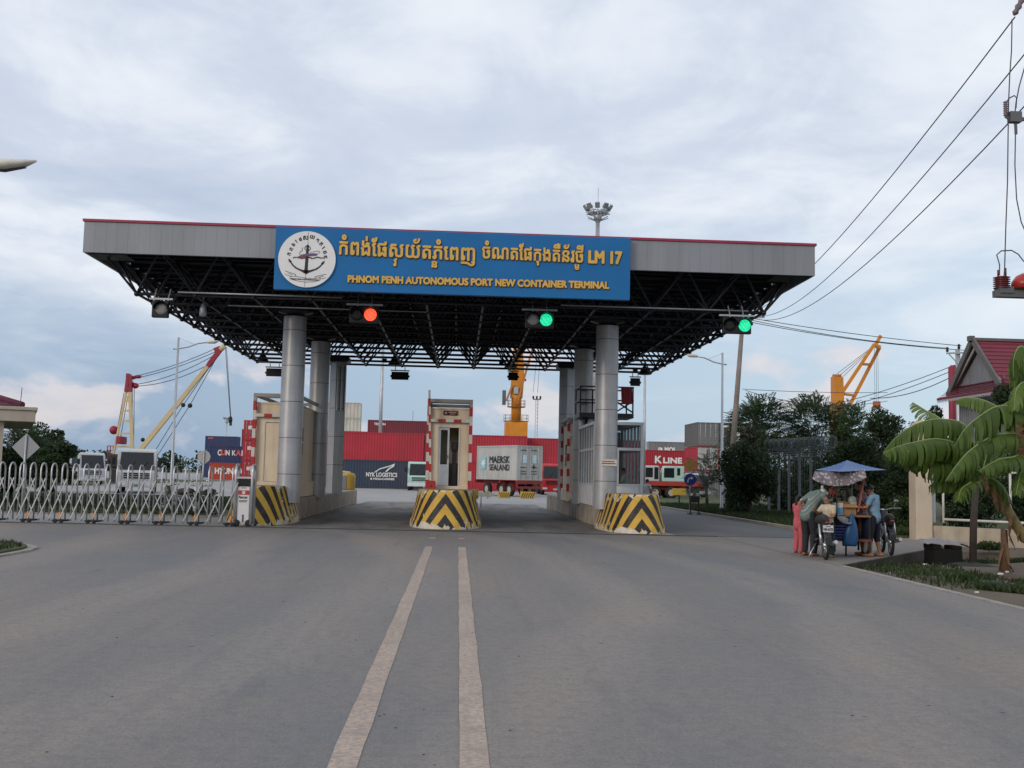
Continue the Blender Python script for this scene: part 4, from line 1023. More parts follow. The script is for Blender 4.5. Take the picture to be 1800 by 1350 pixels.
# ================================================================== vehicles
M_WS = mat('windscreen', (.015, .02, .025), .12, 0, .1); M_CHAS = mat('dark_chassis', (.03, .028, .028), .7, .1, .3)
def wheel(t, x, y, r, w_=.3, hub=(.35, .33, .30)):
    o = MB().lathe([(r*.55, -w_/2), (r*.92, -w_/2), (r, -w_/2+.05), (r, w_/2-.05), (r*.92, w_/2), (r*.55, w_/2)], 22, (x, y, r), 'X', cap=False).build('wheel', M_TYRE, t)
    MB().lathe([(r*.56, -w_/2+.02), (r*.5, -w_/2+.10), (.12, -w_/2+.10), (.10, -w_/2-.0)], 16, (x, y, r), 'X', cap=True).lathe([(.10, w_/2), (.12, w_/2-.1), (r*.5, w_/2-.1), (r*.56, w_/2-.02)], 16, (x, y, r), 'X').build('rim', mat('wheel_rim', hub, .6), o)
def truck(label, loc, rz, colour, scale=1., bed=None, crane=False, grp='trucks parked in the yard'):
    'front faces local -y'
    t = thing('truck', label, 'truck', loc, rz, grp); t.scale = (scale,)*3
    m = mat('truck_'+colour, {'white': (.50, .51, .53), 'mint': (.40, .60, .54), 'red': (.50, .02, .025)}[colour], .35, 0, .05, 1, dirt=(.3, .28, .25), dirt_amt=.3)
    W = 2.3; prof = [(0, .55), (-.06, 1.30), (.0, 1.42), (.24, 2.62), (.40, 2.76), (1.75, 2.78), (1.85, 2.6), (1.85, .75), (1.2, .75), (1.15, 1.0), (.45, 1.0), (.4, .55)]
    YZ = Matrix(((0, 0, 1, -W/2), (1, 0, 0, 0), (0, 1, 0, 0), (0, 0, 0, 1)))
    MB().prism(prof, W, YZ).build('cab', m, t, bevel=.05, seg=3)
    mb = MB()
    a, b = (.012, 1.47), (.225, 2.55)
    mb.prism([(-1.0, 0), (1.0, 0), (.94, 1.10), (-.94, 1.10)], .02, Matrix.Translation((0, .00, 1.46)) @ Matrix.Rotation(R(90-11.5), 4, 'X'))
    ws = mb.build('windscreen', M_WS, t)
    MB().bar((-.5, -.03, 1.52), (-.1, .06, 1.95), .03).bar((.25, -.03, 1.52), (.65, .06, 1.95), .03).build('wiper', M_BLACK, ws)
    mb = MB()
    for sx in (-1, 1): mb.prism([(.30, 1.5), (1.45, 1.5), (1.45, 2.5), (.50, 2.5)], .012, Matrix(((0, 0, 1, sx*(W/2+.003)-.006), (1, 0, 0, 0), (0, 1, 0, 0), (0, 0, 0, 1))))
    mb.build('side_window', M_WS, t)
    MB().bb((-W/2, -.12, .40), (W/2, .1, .72)).build('bumper', m if colour != 'mint' else M_PALE, t, bevel=.03)
    g = MB()
    for z in (.98, 1.12, 1.24): g.bb((-.75, -.085, z-.04), (.75, -.05, z+.03))
    g.build('grille', M_BLACK, t)
    for sx in (-1, 1):
        MB().bb((sx*.85-.2, -.14, .50), (sx*.85+.2, -.11, .66)).build('headlight', mat('lamp_glass', (.65, .66, .68), .15), t)
        MB().bb((sx*1.33-.1, -.15, 1.75), (sx*1.33+.1, -.06, 2.2)).bar((sx*1.15, 0, 2.3), (sx*1.33, -.1, 2.2), .03).build('mirror', M_BLACK, t)
    MB().bb((-.12, -.13, .44), (.3, -.122, .58)).build('number_plate', mat('plate_green', (.08, .28, .22), .5) if colour == 'white' else M_PALE, t)
    MB().bb((-.45, .3, .55), (-.3, 7.2, .85)).bb((.3, .3, .55), (.45, 7.2, .85)).build('chassis', M_CHAS, t)
    for y in (.80, 4.9, 6.1):
        for sx in (-1, 1): wheel(t, sx*.98, y, .48)
    if bed:
        c_, h = bed
        MB().bb((-1.2, 2.1, .98), (1.2, 7.3, 1.14)).build('bed', mat('bed_'+c_, {'rust': (.30, .14, .05), 'grey': (.2, .2, .2), 'red': (.33, .05, .04)}[c_], .6), t)
        MB().bb((-1.2, 1.98, .98), (1.2, 2.09, 1.14+h)).build('headboard', mat('bed_'+c_, (.3, .14, .05)), t)
    return t
def gnd(px, Y): return (px_x(px, Y), Y, -.012)
truck('white truck facing us behind the gate, cab filling the crane foot', gnd(240, 66), R(15), 'white', 1.0, ('grey', .9))
truck('white truck with rusty flatbed further left behind the gate', gnd(163, 90), R(46), 'white', 1.0, ('rust', .2))
truck('mint green truck coming towards us left of the centre booth', gnd(738, 101), R(0), 'mint', 1.0, ('grey', 1.2))
truck('red truck with pale windscreen half hidden behind the right columns', gnd(975, 93), R(0), 'red', 1.0, ('red', 1.0))
# grey box on its trailer, seen from the rear corner
tr = thing('container_trailer', 'red brown trailer with twin axles carrying the grey lettered box', 'trailer', (px_x(908, 82)+2.113, 83.22, 0), R(120))
# local +x runs forwards (away from us, to the left); the doors face back
MB().bb((0, .75, .95), (6.3, 1.0, 1.22)).bb((0, 1.44, .95), (6.3, 1.69, 1.22)).build('chassis', mat('trailer_red', (.20, .03, .03), .6, dirt=(.1, .07, .05)), tr)
M_TRED = mat('trailer_red', (.20, .03, .03))
MB().bb((-.02, .1, .62), (.06, 2.34, .80)).build('rear_bumper', M_TRED, tr)
for x in (-.05, 2.4, 6.2): MB().bb((x, 0, 1.0), (x+.15, 2.44, 1.23)).build('cross_member', M_TRED, tr)
def twheel(x, y):
    o = MB().lathe([(.28, -.15), (.47, -.15), (.51, -.1), (.51, .1), (.47, .15), (.28, .15)], 22, (x, y, .51), 'Y', cap=False).build('wheel', M_TYRE, tr)
    MB().lathe([(.285, -.13), (.25, -.05), (.10, -.05), (.08, -.14)], 16, (x, y, .51), 'Y').lathe([(.285, .13), (.25, .05), (.10, .05), (.08, .14)], 16, (x, y, .51), 'Y').build('rim', mat('dusty_rim', (.40, .36, .31), .7), o)
for x in (1.2, 2.35, 4.6):
    for y in (.25, 2.2): twheel(x, y)
for x in (1.2, 2.35):
    for y0 in (.02, 2.0):
        mb = MB(); r = .62
        for q in range(8):
            a, b = PI*q/8, PI*(q+1)/8; mb.quad((x+r*math.cos(a), y0, .5+r*math.sin(a)), (x+r*math.cos(b), y0, .5+r*math.sin(b)), (x+r*math.cos(b), y0+.42, .5+r*math.sin(b)), (x+r*math.cos(a), y0+.42, .5+r*math.sin(a)))
        mb.build('mudguard', M_TRED, tr)
box_c = container('pale grey container with black lettering and blue star riding on the trailer', 'pale', (tr.location.x, 83.22, 1.26), R(120), 6.06, 2.75)
M2 = Matrix.Translation((0, 2.446, 0)) @ Matrix.Rotation(R(180), 4, 'Z')
mb = MB(); text_into(mb, 'MAERSK', M2 @ face_at(-2.55, -.004, 1.62), 3.0, .54, .014, 0, .003); text_into(mb, 'SEALAND', M2 @ face_at(-2.55, -.004, 1.00), 3.0, .48, .014, 0, .003); mb.build('black_lettering', M_LB, box_c)
mb = MB(); mb.prism([(-.40, -.5), (.40, -.5), (.40, .5), (-.40, .5)], .003, M2 @ face_at(-5.0, -.004, 1.35)); lb = mb.build('blue_square', mat('emblem_sky_blue', (.20, .50, .62), .6), box_c)
star = [(.42*(1 if q % 2 == 0 else .35)*math.sin(PI*q/7), .42*(1 if q % 2 == 0 else .35)*math.cos(PI*q/7)) for q in range(14)][::-1]
MB().prism(star, .003, M2 @ face_at(-5.0, -.009, 1.35)).build('white_star', M_LW, lb)
for y in (.60, 1.5): MB().bb((-.03, y, 1.35), (-.026, y+.4, 2.0)).build('blue_sticker', mat('emblem_pale_blue', (.45, .60, .66), .6), box_c)
mb = MB()
for y in (.55, 1.55):
    for z in (.5, .7, 1.0, 2.35): mb.bb((-.03, y, z), (-.026, y+.55, z+.05))
mb.bb((-.03, .75, .95), (-.026, .95, 1.2)); mb.build('data_lines', M_LB, box_c)
# truck crane and flatbed on the right
fb = thing('crane_truck', 'long red truck crane with mint cab, side on, right of the glass kiosk', 'truck', (px_x(1128, 87, 845), 87, 0))
MR = mat('chassis_red', (.36, .04, .03), .5, dirt=(.15, .06, .04))
MB().bb((-1.2, -.1, 1.05), (5.6, 2.3, 1.42)).bb((-1.2, .5, .7), (5.4, 1.7, 1.05)).build('chassis', MR, fb, bevel=.03)
M_MINT = mat('truck_mint', (.40, .60, .54)); M_TW = mat('truck_white', (.62, .63, .64))
XZ = Matrix(((1, 0, 0, 0), (0, 0, 1, .15), (0, 1, 0, 0), (0, 0, 0, 1)))
cb = MB().prism([(1.75, 1.43), (3.6, 1.43), (3.6, 2.72), (2.0, 2.72), (1.75, 2.2)][::-1], 1.2, XZ).build('cab', M_MINT, fb, bevel=.05)
MB().bb((1.90, .13, 1.75), (2.75, .149, 2.55)).bb((3.0, .13, 1.95), (3.25, .149, 2.55)).build('cab_window', M_WS, cb)
cw = MB().prism([(-.6, 1.43), (1.5, 1.43), (1.5, 2.6), (1.4, 2.72), (.3, 2.72), (-.2, 2.0)][::-1], 2.0, XZ).build('driver_cab', M_TW, fb, bevel=.05)
MB().bb((.35, .13, 1.75), (.95, .149, 2.55)).bb((1.08, .13, 1.6), (1.42, .149, 2.6)).build('cab_window', M_WS, cw)
MB().lathe([(.45, -.6), (.5, -.5), (.5, .6), (.45, .7)], 18, (-.25, .7, 1.9), 'Y').build('winch_drum', mat('winch_dark_red', (.22, .03, .03)), fb)
mb = MB()
for x in (3.75, 4.6): mb.bar((x, .2, 1.42), (x, .2, 2.0), .05)
mb.bar((3.7, .2, 2.0), (4.65, .2, 2.0), .06); mb.bar((3.7, .2, 1.7), (4.65, .2, 1.7), .05); mb.build('rail', M_BLACK, fb)
for x in (1.15, 2.5):
    for y in (.12, 2.0):
        o = MB().lathe([(.28, -.15), (.47, -.15), (.51, -.1), (.51, .1), (.47, .15), (.28, .15)], 22, (x, y, .51), 'Y', cap=False).build('wheel', M_TYRE, fb)
        MB().lathe([(.285, -.13), (.25, -.05), (.10, -.05), (.08, -.14)], 16, (x, y, .51), 'Y').build('rim', mat('dusty_rim', (.40, .36, .31)), o)
MB().bb((3.5, .2, .5), (4.9, 1.9, 1.0)).build('tool_box', M_CHAS, fb)
truck('white truck nose peeping out behind the road signs on the right', (px_x(1232, 96, 845), 95, 0), R(35), 'white', .8, ('red', .2))

# hazard blocks in the yard
M_STR = None
def hazard_block(label, px, Y, wd, h, slope, legs=False):
    t = thing('hazard_block', label, 'barrier block', (px_x(px, Y), Y, 0), group='yellow barrier blocks in the yard')
    z0 = .55 if legs else 0
    MB().bb((-wd/2, 0, z0), (wd/2, .25, z0+h)).build('block', mat('safety_yellow', (.50, .33, .04)), t, bevel=.02)
    if slope:
        mb = MB(); n = 6
        for i in range(n):
            x = -wd/2+.04+i*(wd-.1)/n; s_ = .18*slope
            a0, a1 = x, x+.5*(wd-.1)/n
            mb.poly([(a0-min(0, s_), -.005, z0+.05), (a1-min(0, s_), -.005, z0+.05), (a1+max(0, s_), -.005, z0+h-.05), (a0+max(0, s_), -.005, z0+h-.05)])
        mb.build('stripes', mat('stripe_dark', (.04, .03, .03), .6), t)
    if legs: MB().bb((-.05, .1, 0), (.05, .16, z0)).bb((-.4, .0, 0), (.4, .3, .06)).build('stand', M_CHAS, t)
hazard_block('striped block in front of the trailer wheels', 887, 76, .85, .45, -1)
hazard_block('striped yellow block behind the trailer, near the right columns', 928, 76, 1.05, .48, 1)
hazard_block('plain yellow board on a stand in front of the red crane truck', 1195, 70, .92, .46, 0, True)

# ================================================================== cranes, masts, lamp posts
M_CRANE_Y = mat('crane_amber', (.60, .225, .018), .5, 0, .12, .5, dirt=(.25, .10, .03), dirt_amt=.4)
M_CRANE_C = mat('crane_cream', (.55, .43, .24), .5, 0, .1, .6); M_CRANE_R = mat('crane_crimson', (.26, .02, .045), .5)
M_CABLE = mat('steel_cable', (.06, .06, .065), .6)
Yc = 110
cr = thing('crawler_crane', 'cream and crimson lattice tower crane with raised boom, behind the white trucks', 'crane', (px_x(226, Yc), Yc, 0))
o = Vector(cr.location)
def L(px, py, dy=0): return at(px, py, Yc+dy)-o
def seg(pa, pb, w_, mb, m=0, dy=0): mb.bar(L(*pa, dy), L(*pb, dy), w_, m=m, up=(0, 1, 0))
mb = MB()
for dy in (-.35, .35):
    seg((199, 800), (222, 689), .20, mb, dy=dy); seg((233, 790), (228, 689), .30, mb, dy=dy)
for y in (704, 722, 740, 762, 785):
    k_ = (800-y)/(800-689); xl = 199+(222-199)*k_; xr = 233-5*k_
    for dy in (-.35, .35): seg((xl, y), (xr, y), .17, mb, dy=dy)
mb.build('tower', M_CRANE_C, cr)
mb = MB()
for dy in (-.35, .35): seg((222, 689), (226, 660), .36, mb, dy=dy); seg((229, 689), (229, 660), .36, mb, dy=dy)
mb.bb(tuple(L(221, 664, -.5)), tuple(L(231, 658, .5))); mb.build('tower_head', M_CRANE_R, cr)
mb = MB(); seg((231, 665), (241, 662), .3, mb); mb.ell(L(243, 662), (.35, .3, .2)); seg((230, 672), (237, 677), .3, mb); mb.ell(L(238, 678), (.35, .3, .3)); mb.build('sheave_arm', M_CRANE_R, cr)
MB().bb(tuple(L(203, 780, -1)), tuple(L(224, 768, 1))).build('machine_house', M_CRANE_R, cr, bevel=.1)
MB().ell(L(200, 756), (.45, .4, .45)).build('counter_sheave', M_CRANE_R, cr)
mb = MB()
for y in (784, 792, 800): seg((189, y), (199, y), .08, mb)
for x in (189, 194, 199): seg((x, 784), (x, 815), .08, mb)
mb.build('railing', M_CRANE_R, cr)
MB().bb(tuple(L(188, 822, -1.5)), tuple(L(262, 800, 1.5))).bb(tuple(L(190, 850, -1.8)), tuple(L(262, 824, 1.8))).build('undercarriage', M_CHAS, cr, bevel=.15)
mb = MB(); seg((246, 792), (318, 703), .44, mb); seg((318, 703), (368, 640), .40, mb); mb.build('boom', M_CRANE_C, cr)
mb = MB(); seg((368, 640), (387, 615), .46, mb); mb.bar(L(366, 638), L(371, 642), .6); seg((388, 612), (377, 616), .45, mb); mb.build('boom_tip', M_CRANE_R, cr); MB().tube(L(387, 615), L(395, 607), .30).build('tip_sheave', M_CRANE_C, cr)
mb = MB()
def cab_(pa, pb, sag=0., dy=0, r=.035, tgt=None):
    a, b = L(*pa, dy), L(*pb, dy); pts = [a+(b-a)*q/8-Vector((0, 0, sag*4*(q/8)*(1-q/8))) for q in range(9)]; (tgt or mb).path(pts, r, 4, cap=False)
cab_((243, 660), (380, 612), .25); cab_((243, 664), (384, 616), .25); cab_((238, 676), (384, 620), .5); cab_((238, 679), (368, 640), .5)
cab_((236, 680), (235, 790)); cab_((233, 672), (232, 785)); cab_((390, 612), (334, 712)); cab_((372, 640), (322, 712)); cab_((334, 712), (274, 805)); cab_((322, 712), (268, 800)); cab_((218, 690), (205, 762)); cab_((226, 690), (212, 768))
cab_((396, 610), (405, 735), 0, 0, .03); cab_((398, 610), (406, 735), 0, 0, .03)
mb.build('cables', M_CABLE, cr)
MB().ell(L(405, 738), (.22, .2, .4)).bb(tuple(L(403, 748, -.2)), tuple(L(408, 742, .2))).build('hook_block', M_BLACK, cr)
for q, r in (((334, 713), .25), ((322, 712), .23), ((251, 773), .22)): MB().ell(L(*q), (r, .15, r)).build('pulley_block', M_BLACK, cr)

Yh = 170
hc = thing('harbour_crane', 'tall amber harbour crane standing behind the red containers between booth and columns', 'crane', (px_x(905, Yh), Yh, 0)); o = Vector(hc.location)
def L(px, py, dy=0): return at(px, py, Yh+dy)-o
MB().bb((-1.8, -1.8, 0), (1.8, 1.8, L(905, 742).z)).build('base_housing', M_CRANE_Y, hc, bevel=.1)
mb = MB(); z0, z1, z2 = L(905, 742).z, L(905, 700).z, L(905, 640).z
mb.lathe([(.80, z0), (.80, z1), (.95, z1+.5)], 20).build('pedestal', M_CRANE_Y, hc)
mb = MB(); YZp = Matrix(((1, 0, 0, 0), (0, 0, 1, -.7), (0, 1, 0, 0), (0, 0, 0, 1)))
mb.prism([(-1.0, z1), (.95, z1), (1.15, z1+3.5), (.75, z2+4.), (-.6, z2+4.), (-.95, z1+3.5)][::-1], 1.4, YZp); mb.build('slew_tower', M_CRANE_Y, hc, bevel=.08)
mb = MB()
for z in (L(905, 716).z, L(905, 742).z+.05):
    r_ = 1.45 if z > z0+1 else 2.0
    mb.lathe([(r_, z), (r_, z+.12)], 20, sm=False)
    for q in range(12):
        a = 2*PI*q/12; mb.tube((r_*math.cos(a), r_*math.sin(a), z), (r_*math.cos(a), r_*math.sin(a), z+1.1), .03, n=5)
    for zz in (.55, 1.1):
        for q in range(12):
            a, b = 2*PI*q/12, 2*PI*(q+1)/12; mb.tube((r_*math.cos(a), r_*math.sin(a), z+zz), (r_*math.cos(b), r_*math.sin(b), z+zz), .025, n=4)
mb.build('platform', mat('crane_dark_amber', (.25, .11, .02), .6), hc)
MB().bb(tuple(L(883, 711, -.6)), tuple(L(889, 687, .6))).build('operator_cabin', mat('cabin_grey', (.10, .12, .13), .4), hc); MB().bb(tuple(L(903, 692, -1.1)), tuple(L(911, 681, -.75))).build('switch_box', M_GALV, hc)
mb = MB()
for dy in (-.9, .9):
    mb.bar(L(908, 712, dy), L(938, 606, dy), .34); mb.bar(L(895, 660, dy), L(917, 610, dy), .34); mb.bar(L(938, 606, dy), L(958, 500, dy), .36); mb.bar(L(890, 705, dy), L(901, 676, dy), .32); mb.bar(L(917, 610, dy), L(958, 500, dy), .3)
for y, x0_, x1_ in ((668, 911, 925), (640, 905, 931)): mb.bar(L(x0_, y), L(x1_, y), .34)
for a, b in (((938, 606), (938, 606)), ((958, 500), (958, 500))): mb.bar(L(*a, -1), L(*b, 1), .35)
mb.build('boom', mat('crane_orange', (.42, .17, .04), .5, 0, .15), hc)
mb = MB()
for x in (937, 945): mb.tube(L(958, 500), L(x, 690), .03, n=4)
mb.build('cables', M_CABLE, hc)

Yh2 = 150
h2 = thing('harbour_crane', 'amber crane boom pointing up right above the trees beside the gabled house', 'crane', (px_x(1472, Yh2, 850), Yh2, 0)); o = Vector(h2.location)
def L(px, py, dy=0): return at(px, py, Yh2+dy)-o
MB().bb((-.75, -1.0, 0), (.75, 1.0, L(1472, 706).z)).build('base_housing', M_CRANE_Y, h2)
mb = MB(); mb.prism([(-.65, L(0, 715).z-1.5), (.25, L(0, 715).z-1.5), (.85, L(0, 690).z), (.65, L(1480, 664).z), (-.65, L(1463, 662).z)][::-1], 1.6, Matrix(((1, 0, 0, 0), (0, 0, 1, -.8), (0, 1, 0, 0), (0, 0, 0, 1)))); mb.build('slew_tower', M_CRANE_Y, h2)
mb = MB()
for x in (-.5, -.1, .25, .5): mb.ell((x, 0, L(1470, 661).z), (.16, .4, .32))
mb.build('sheaves', mat('crane_orange', (.42, .17, .04)), h2)
mb = MB()
mb.bar(L(1478, 694, -.6), L(1537, 605, -.6), .42); mb.bar(L(1494, 712, .6), L(1546, 611, .6), .42)
mb.bar(L(1485, 693, -.6), L(1502, 695, .6), .34); mb.bar(L(1516, 640, -.6), L(1530, 641, .6), .34); mb.bar(L(1536, 606), L(1547, 611), .5); mb.bar(L(1538, 608), L(1548, 590), .42); mb.build('boom', M_CRANE_Y, h2)
mb = MB()
for a in ((1466, 661), (1474, 662), (1480, 664)): mb.tube(L(*a), L(1541, 604), .035, n=4)
for x in (1538, 1541, 1544): mb.tube(L(x-1, 604), L(x, 706), .025, n=4)
mb.build('cables', M_CABLE, h2); MB().bb(tuple(L(1537, 718, -.3)), tuple(L(1545, 706, .3))).build('hook_block', mat('hook_orange', (.45, .12, .05)), h2)

def mast(label, px, Y, top_py, r, ring_px=0, spike=0, name='high_mast'):
    p = at(px, top_py, Y); H = p.z
    t = thing(name, label, 'light mast', (p.x, Y, 0), group='tall light masts in the yard')
    MB().lathe([(r, 0), (r*.62, H)], 14).build('pole', M_GALV, t)
    if ring_px:
        rr = ring_px*Y/FPX/2
        f = MB(); f.lathe([(rr*.62, H-.05), (rr*.66, H+.1), (rr*.62, H+.25)], 20, cap=False)
        for q in range(8):
            a = 2*PI*q/8+.2; f.tube((r*.6*math.cos(a), r*.6*math.sin(a), H-.9), (rr*.7*math.cos(a), rr*.7*math.sin(a), H-.45), rr*.035, n=5); f.tube((rr*.2*math.cos(a), rr*.2*math.sin(a), H+.1), (rr*.8*math.cos(a), rr*.8*math.sin(a), H+.1), rr*.05, n=5)
        f.lathe([(r*.6, H-1.2), (r*1.3, H-.5), (r*1.3, H+.2)], 12)
        f.build('head_ring', M_GALV, t)
        for q in range(9):
            a = 2*PI*q/9+.35
            M = Matrix.Translation((rr*.82*math.cos(a), rr*.82*math.sin(a), H+rr*.38)) @ Matrix.Rotation(a, 4, 'Z') @ Matrix.Rotation(R(32), 4, 'Y')
            MB().box(None, (rr*.13, rr*.30, rr*.34), mat4=M).box(None, (rr*.2, rr*.2, rr*.2), mat4=M @ Matrix.Translation((-.08*rr, 0, -.1*rr))).build('floodlight', mat('floodlight_grey', (.22, .24, .25), .5), t)
    if spike: MB().tube((0, 0, H), (0, 0, H+spike), .035, n=6).build('lightning_rod', M_GALV, t)
    return t
mast('tall mast with ring of floodlights and rod rising above the canopy right half', 1051, 130, 376, .42, 56, 3.4)
mast('plain grey mast rising behind the maroon container left of centre booth', 675, 135, 560, .27)
mast('small distant mast with cluster of lamps beside the crane hook', 399, 300, 738, .22, 15, 0)
mast('slim grey mast standing behind the glass kiosk right side', 1134, 82, 632, .14, 0)
mast('short thin pole above the lettered maroon container', 726, 190, 722, .12)
t = thing('lattice_mast', 'pale lattice mast with small lamps right of the tall amber crane', 'light mast', (px_x(941, 250), 250, 0), group='tall light masts in the yard')
mb = MB(); H = at(941, 702, 250).z
for sx in (-.35, .35):
    for sy in (-.35, .35): mb.bar((sx, sy, 0), (sx*.7, sy*.7, H), .10)
for q in range(24):
    z0, z1 = H*q/24, H*(q+1)/24; mb.bar((-.33, -.33, z0), (.33, -.33, z1), .06); mb.bar((.33, -.33, z0), (-.33, -.33, z1), .06); mb.bar((.33, .33, z0), (.33, -.33, z1), .06)
mb.build('lattice', mat('pale_lattice', (.50, .46, .46), .6), t)
mb = MB(); mb.bb((-.9, -.2, H-.1), (.9, .2, H+.1))
for x in (-.85, 0, .85): mb.bb((x-.2, -.25, H+.1), (x+.2, .25, H+.8))
mb.build('lamps', M_BLACK, t)
def lamp_post(label, px, Y, top_py, sgn, arm_py, arm_px, pole_r=.085, hor=830):
    p = at(px, top_py, Y); H = p.z; ah = at(px, arm_py, Y).z; e = at(arm_px, arm_py-9, Y)
    t = thing('street_lamp', label, 'street lamp', (p.x, Y, 0), group='street lamps along the port roads')
    MB().lathe([(pole_r*1.25, 0), (pole_r*1.2, .3), (pole_r*.95, .35), (pole_r*.62, H)], 12).build('pole', M_GALV, t)
    ax = e.x-p.x; 
    pts = [(-ax*.12, 0, ah-.02), (0, 0, ah), (ax*.25, 0, ah+.10), (ax*.5, 0, ah+.30), (ax*.72, 0, ah+.36)]
    MB().path(pts, .035, 8).tube((0, 0, ah+.55), (ax*.42, 0, ah+.22), .010, n=5).build('arm', M_GALV, t)
    MB().path([(ax*.70, 0, ah+.36), (ax*.78, 0, ah+.40), (ax*.92, 0, ah+.42), (ax, 0, ah+.44)], [.05, .10, .11, .03], 10).build('lamp_head', M_WHITE, t)
    return t
lamp_post('grey street lamp left of the canopy, arm reaching right to its edge', 314, 53, 593, 1, 613, 384)
lamp_post('grey street lamp right of the canopy, arm reaching left to its edge', 1270, 53.5, 620, -1, 640, 1207)
# lamp whose head alone enters the picture at the left edge
t = thing('street_lamp', 'street lamp head entering from the left edge against the sky', 'street lamp', (-11.6, 21, 0), group='street lamps along the port roads')
q = at(0, 291, 21); tip = at(64, 283, 21)
MB().lathe([(.11, 0), (.11, .4), (.085, .45), (.055, q.z+.1)], 12).build('pole', M_GALV, t)
MB().path([(0, 0, q.z-.6), (.5, 0, q.z-.25), (q.x+11.6-.55, 0, q.z-.03)], .04, 8).build('arm', M_GALV, t)
hx = tip.x+11.6
hd_ = MB().path([(hx-1.25, 0, q.z-.03), (hx-1.0, 0, q.z), (hx-.6, 0, q.z+.02), (hx-.25, 0, q.z+.06), (hx, 0, tip.z)], [.05, .10, .12, .08, .02], 14)
hd_.v = [(x, y*1.6, z if z > q.z-.02 else z) for x, y, z in hd_.v]; hd_.build('lamp_head', M_WHITE, t)
MB().path([(hx-1.0, 0, q.z-.045), (hx-.6, 0, q.z-.05), (hx-.2, 0, q.z)], [.07, .085, .04], 10).build('lamp_glass', mat('smoky_glass', (.06, .055, .07), .2), t)

# ------------------------------------------------------------------ signs
M_SIGNBACK = mat('sign_back_grey', (.26, .27, .285), .5, .3, .08)
p = at(45, 786, 36)
t = thing('road_sign', 'grey back of a diamond road sign behind the left end of the gate', 'sign', (p.x, 36, 0), group='road signs')
MB().prism([(0, -.46), (.46, 0), (0, .46), (-.46, 0)], .02, Matrix.Translation((0, .04, p.z)) @ FACE).build('plate', M_SIGNBACK, t); MB().tube((0, 0, 0), (0, 0, p.z+.4), .04).build('post', M_GALV, t)
p = at(358, 803, 60)
t = thing('road_sign', 'pale round back of a road sign in front of the blue containers', 'sign', (p.x, 60, 0), group='road signs')
MB().lathe([(.36, .05), (.36, .075)], 28, (0, 0, p.z), 'Y', sm=False).build('plate', mat('pale_sign_back', (.42, .41, .40), .55), t); MB().tube((0, 0, 0), (0, 0, p.z+.3), .04).build('post', M_GALV, t)
p = at(1213, 817, 52); p2 = at(1213, 843, 52)
t = thing('road_sign', 'amber diamond above blue round turn right sign on one post, by the side road', 'sign', (p.x, 52, 0), group='road signs')
MB().prism([(0, -.36), (.36, 0), (0, .36), (-.36, 0)], .02, Matrix.Translation((0, -.04, p.z)) @ Matrix.Rotation(R(8), 4, 'Y') @ FACE).build('diamond_plate', mat('faded_amber', (.42, .23, .04), .55, dirt=(.2, .14, .08)), t)
bl = MB().lathe([(.30, -.06), (.30, -.04)], 28, (0, 0, p2.z), 'Y', sm=False).build('round_plate', mat('sign_royal_blue', (.012, .03, .20), .45), t)
AM = Matrix.Translation((0, -.064, p2.z)) @ FACE
mb = MB(); pts = [(-.12, -.16), (-.11, -.02), (-.05, .07), (.06, .08)]
for (xa, ya), (xb, yb) in zip(pts, pts[1:]): mb.bar(AM @ Vector((xa, ya, 0)), AM @ Vector((xb, yb, 0)), .045, .006, up=(0, 1, 0))
mb.prism([(.04, .15), (.04, 0), (.17, .075)][::-1], .005, AM); mb.build('arrow', M_WHITE, bl); MB().tube((0, 0, 0), (0, 0, p.z+.3), .035).build('post', M_GALV, t)
t = thing('steel_hurdle', 'low dark box on two legs under the blue round sign', 'hurdle', (px_x(1222, 49, 843), 49, 0))
MB().bb((-.22, 0, .55), (.22, .3, .85)).build('box', M_CHAS, t); MB().bb((-.22, .1, 0), (-.17, .15, .55)).bb((.17, .1, 0), (.22, .15, .55)).bb((-.30, -.1, 0), (-.12, .35, .04)).bb((.12, -.1, 0), (.30, .35, .04)).build('legs', M_CHAS, t)

# ================================================================== utility poles and wires
M_POLE = mat('weathered_pole', (.22, .185, .165), .85, 0, .2, 1.5, dirt=(.10, .08, .07), dirt_amt=.5, bump=.3)
M_INS = mat('maroon_insulator', (.14, .025, .03), .25)
up_ = thing('utility_pole', 'leaning concrete utility pole behind the green signal at canopy right end', 'utility pole', (px_x(1280, 60, 845), 60, 0), group='utility poles')
o = Vector(up_.location); topv = at(1306, 556, 60)-o
MB().path([(0, 0, 0), topv*.5, topv], [.19, .16, .12], 12).build('pole', M_POLE, up_)
MB().bar(topv+Vector((-.7, 0, -.1)), topv+Vector((1.3, .1, .0)), .10).build('crossarm', M_GALV, up_)
mb = MB()
for q in (-.6, .3, 1.2): mb.lathe([(.05, 0), (.09, .05), (.05, .1), (.08, .15), (.03, .22)], 10, tuple(topv+Vector((q, .05, .02))))
mb.build('insulators', M_INS, up_)
u2 = thing('utility_pole', 'utility pole with crossarm standing behind the gabled house edge', 'utility pole', (px_x(1687, 60, 855), 60, 0), group='utility poles'); o2 = Vector(u2.location); H2 = at(1687, 614, 60).z
MB().path([(0, 0, 0), (0, 0, H2)], [.2, .14], 12).build('pole', M_GALV, u2)
MB().bar((-.75, -.15, H2-.28), (.9, -.15, H2-.18), .10).bar((-.6, -.15, H2-.32), (0, -.15, H2-.95), .05).bar((-.35, -.15, H2-1.3), (.35, -.15, H2-1.3), .08).build('crossarm', M_GALV, u2)
mb = MB()
for x, z in ((-.7, -.2), (.0, .0), (.7, -.12), (-.3, -1.25), (.3, -1.25), (0, -1.7)): mb.lathe([(.05, 0), (.10, .06), (.06, .12), (.10, .2), (.03, .3)], 10, (x, -.15, H2+z))
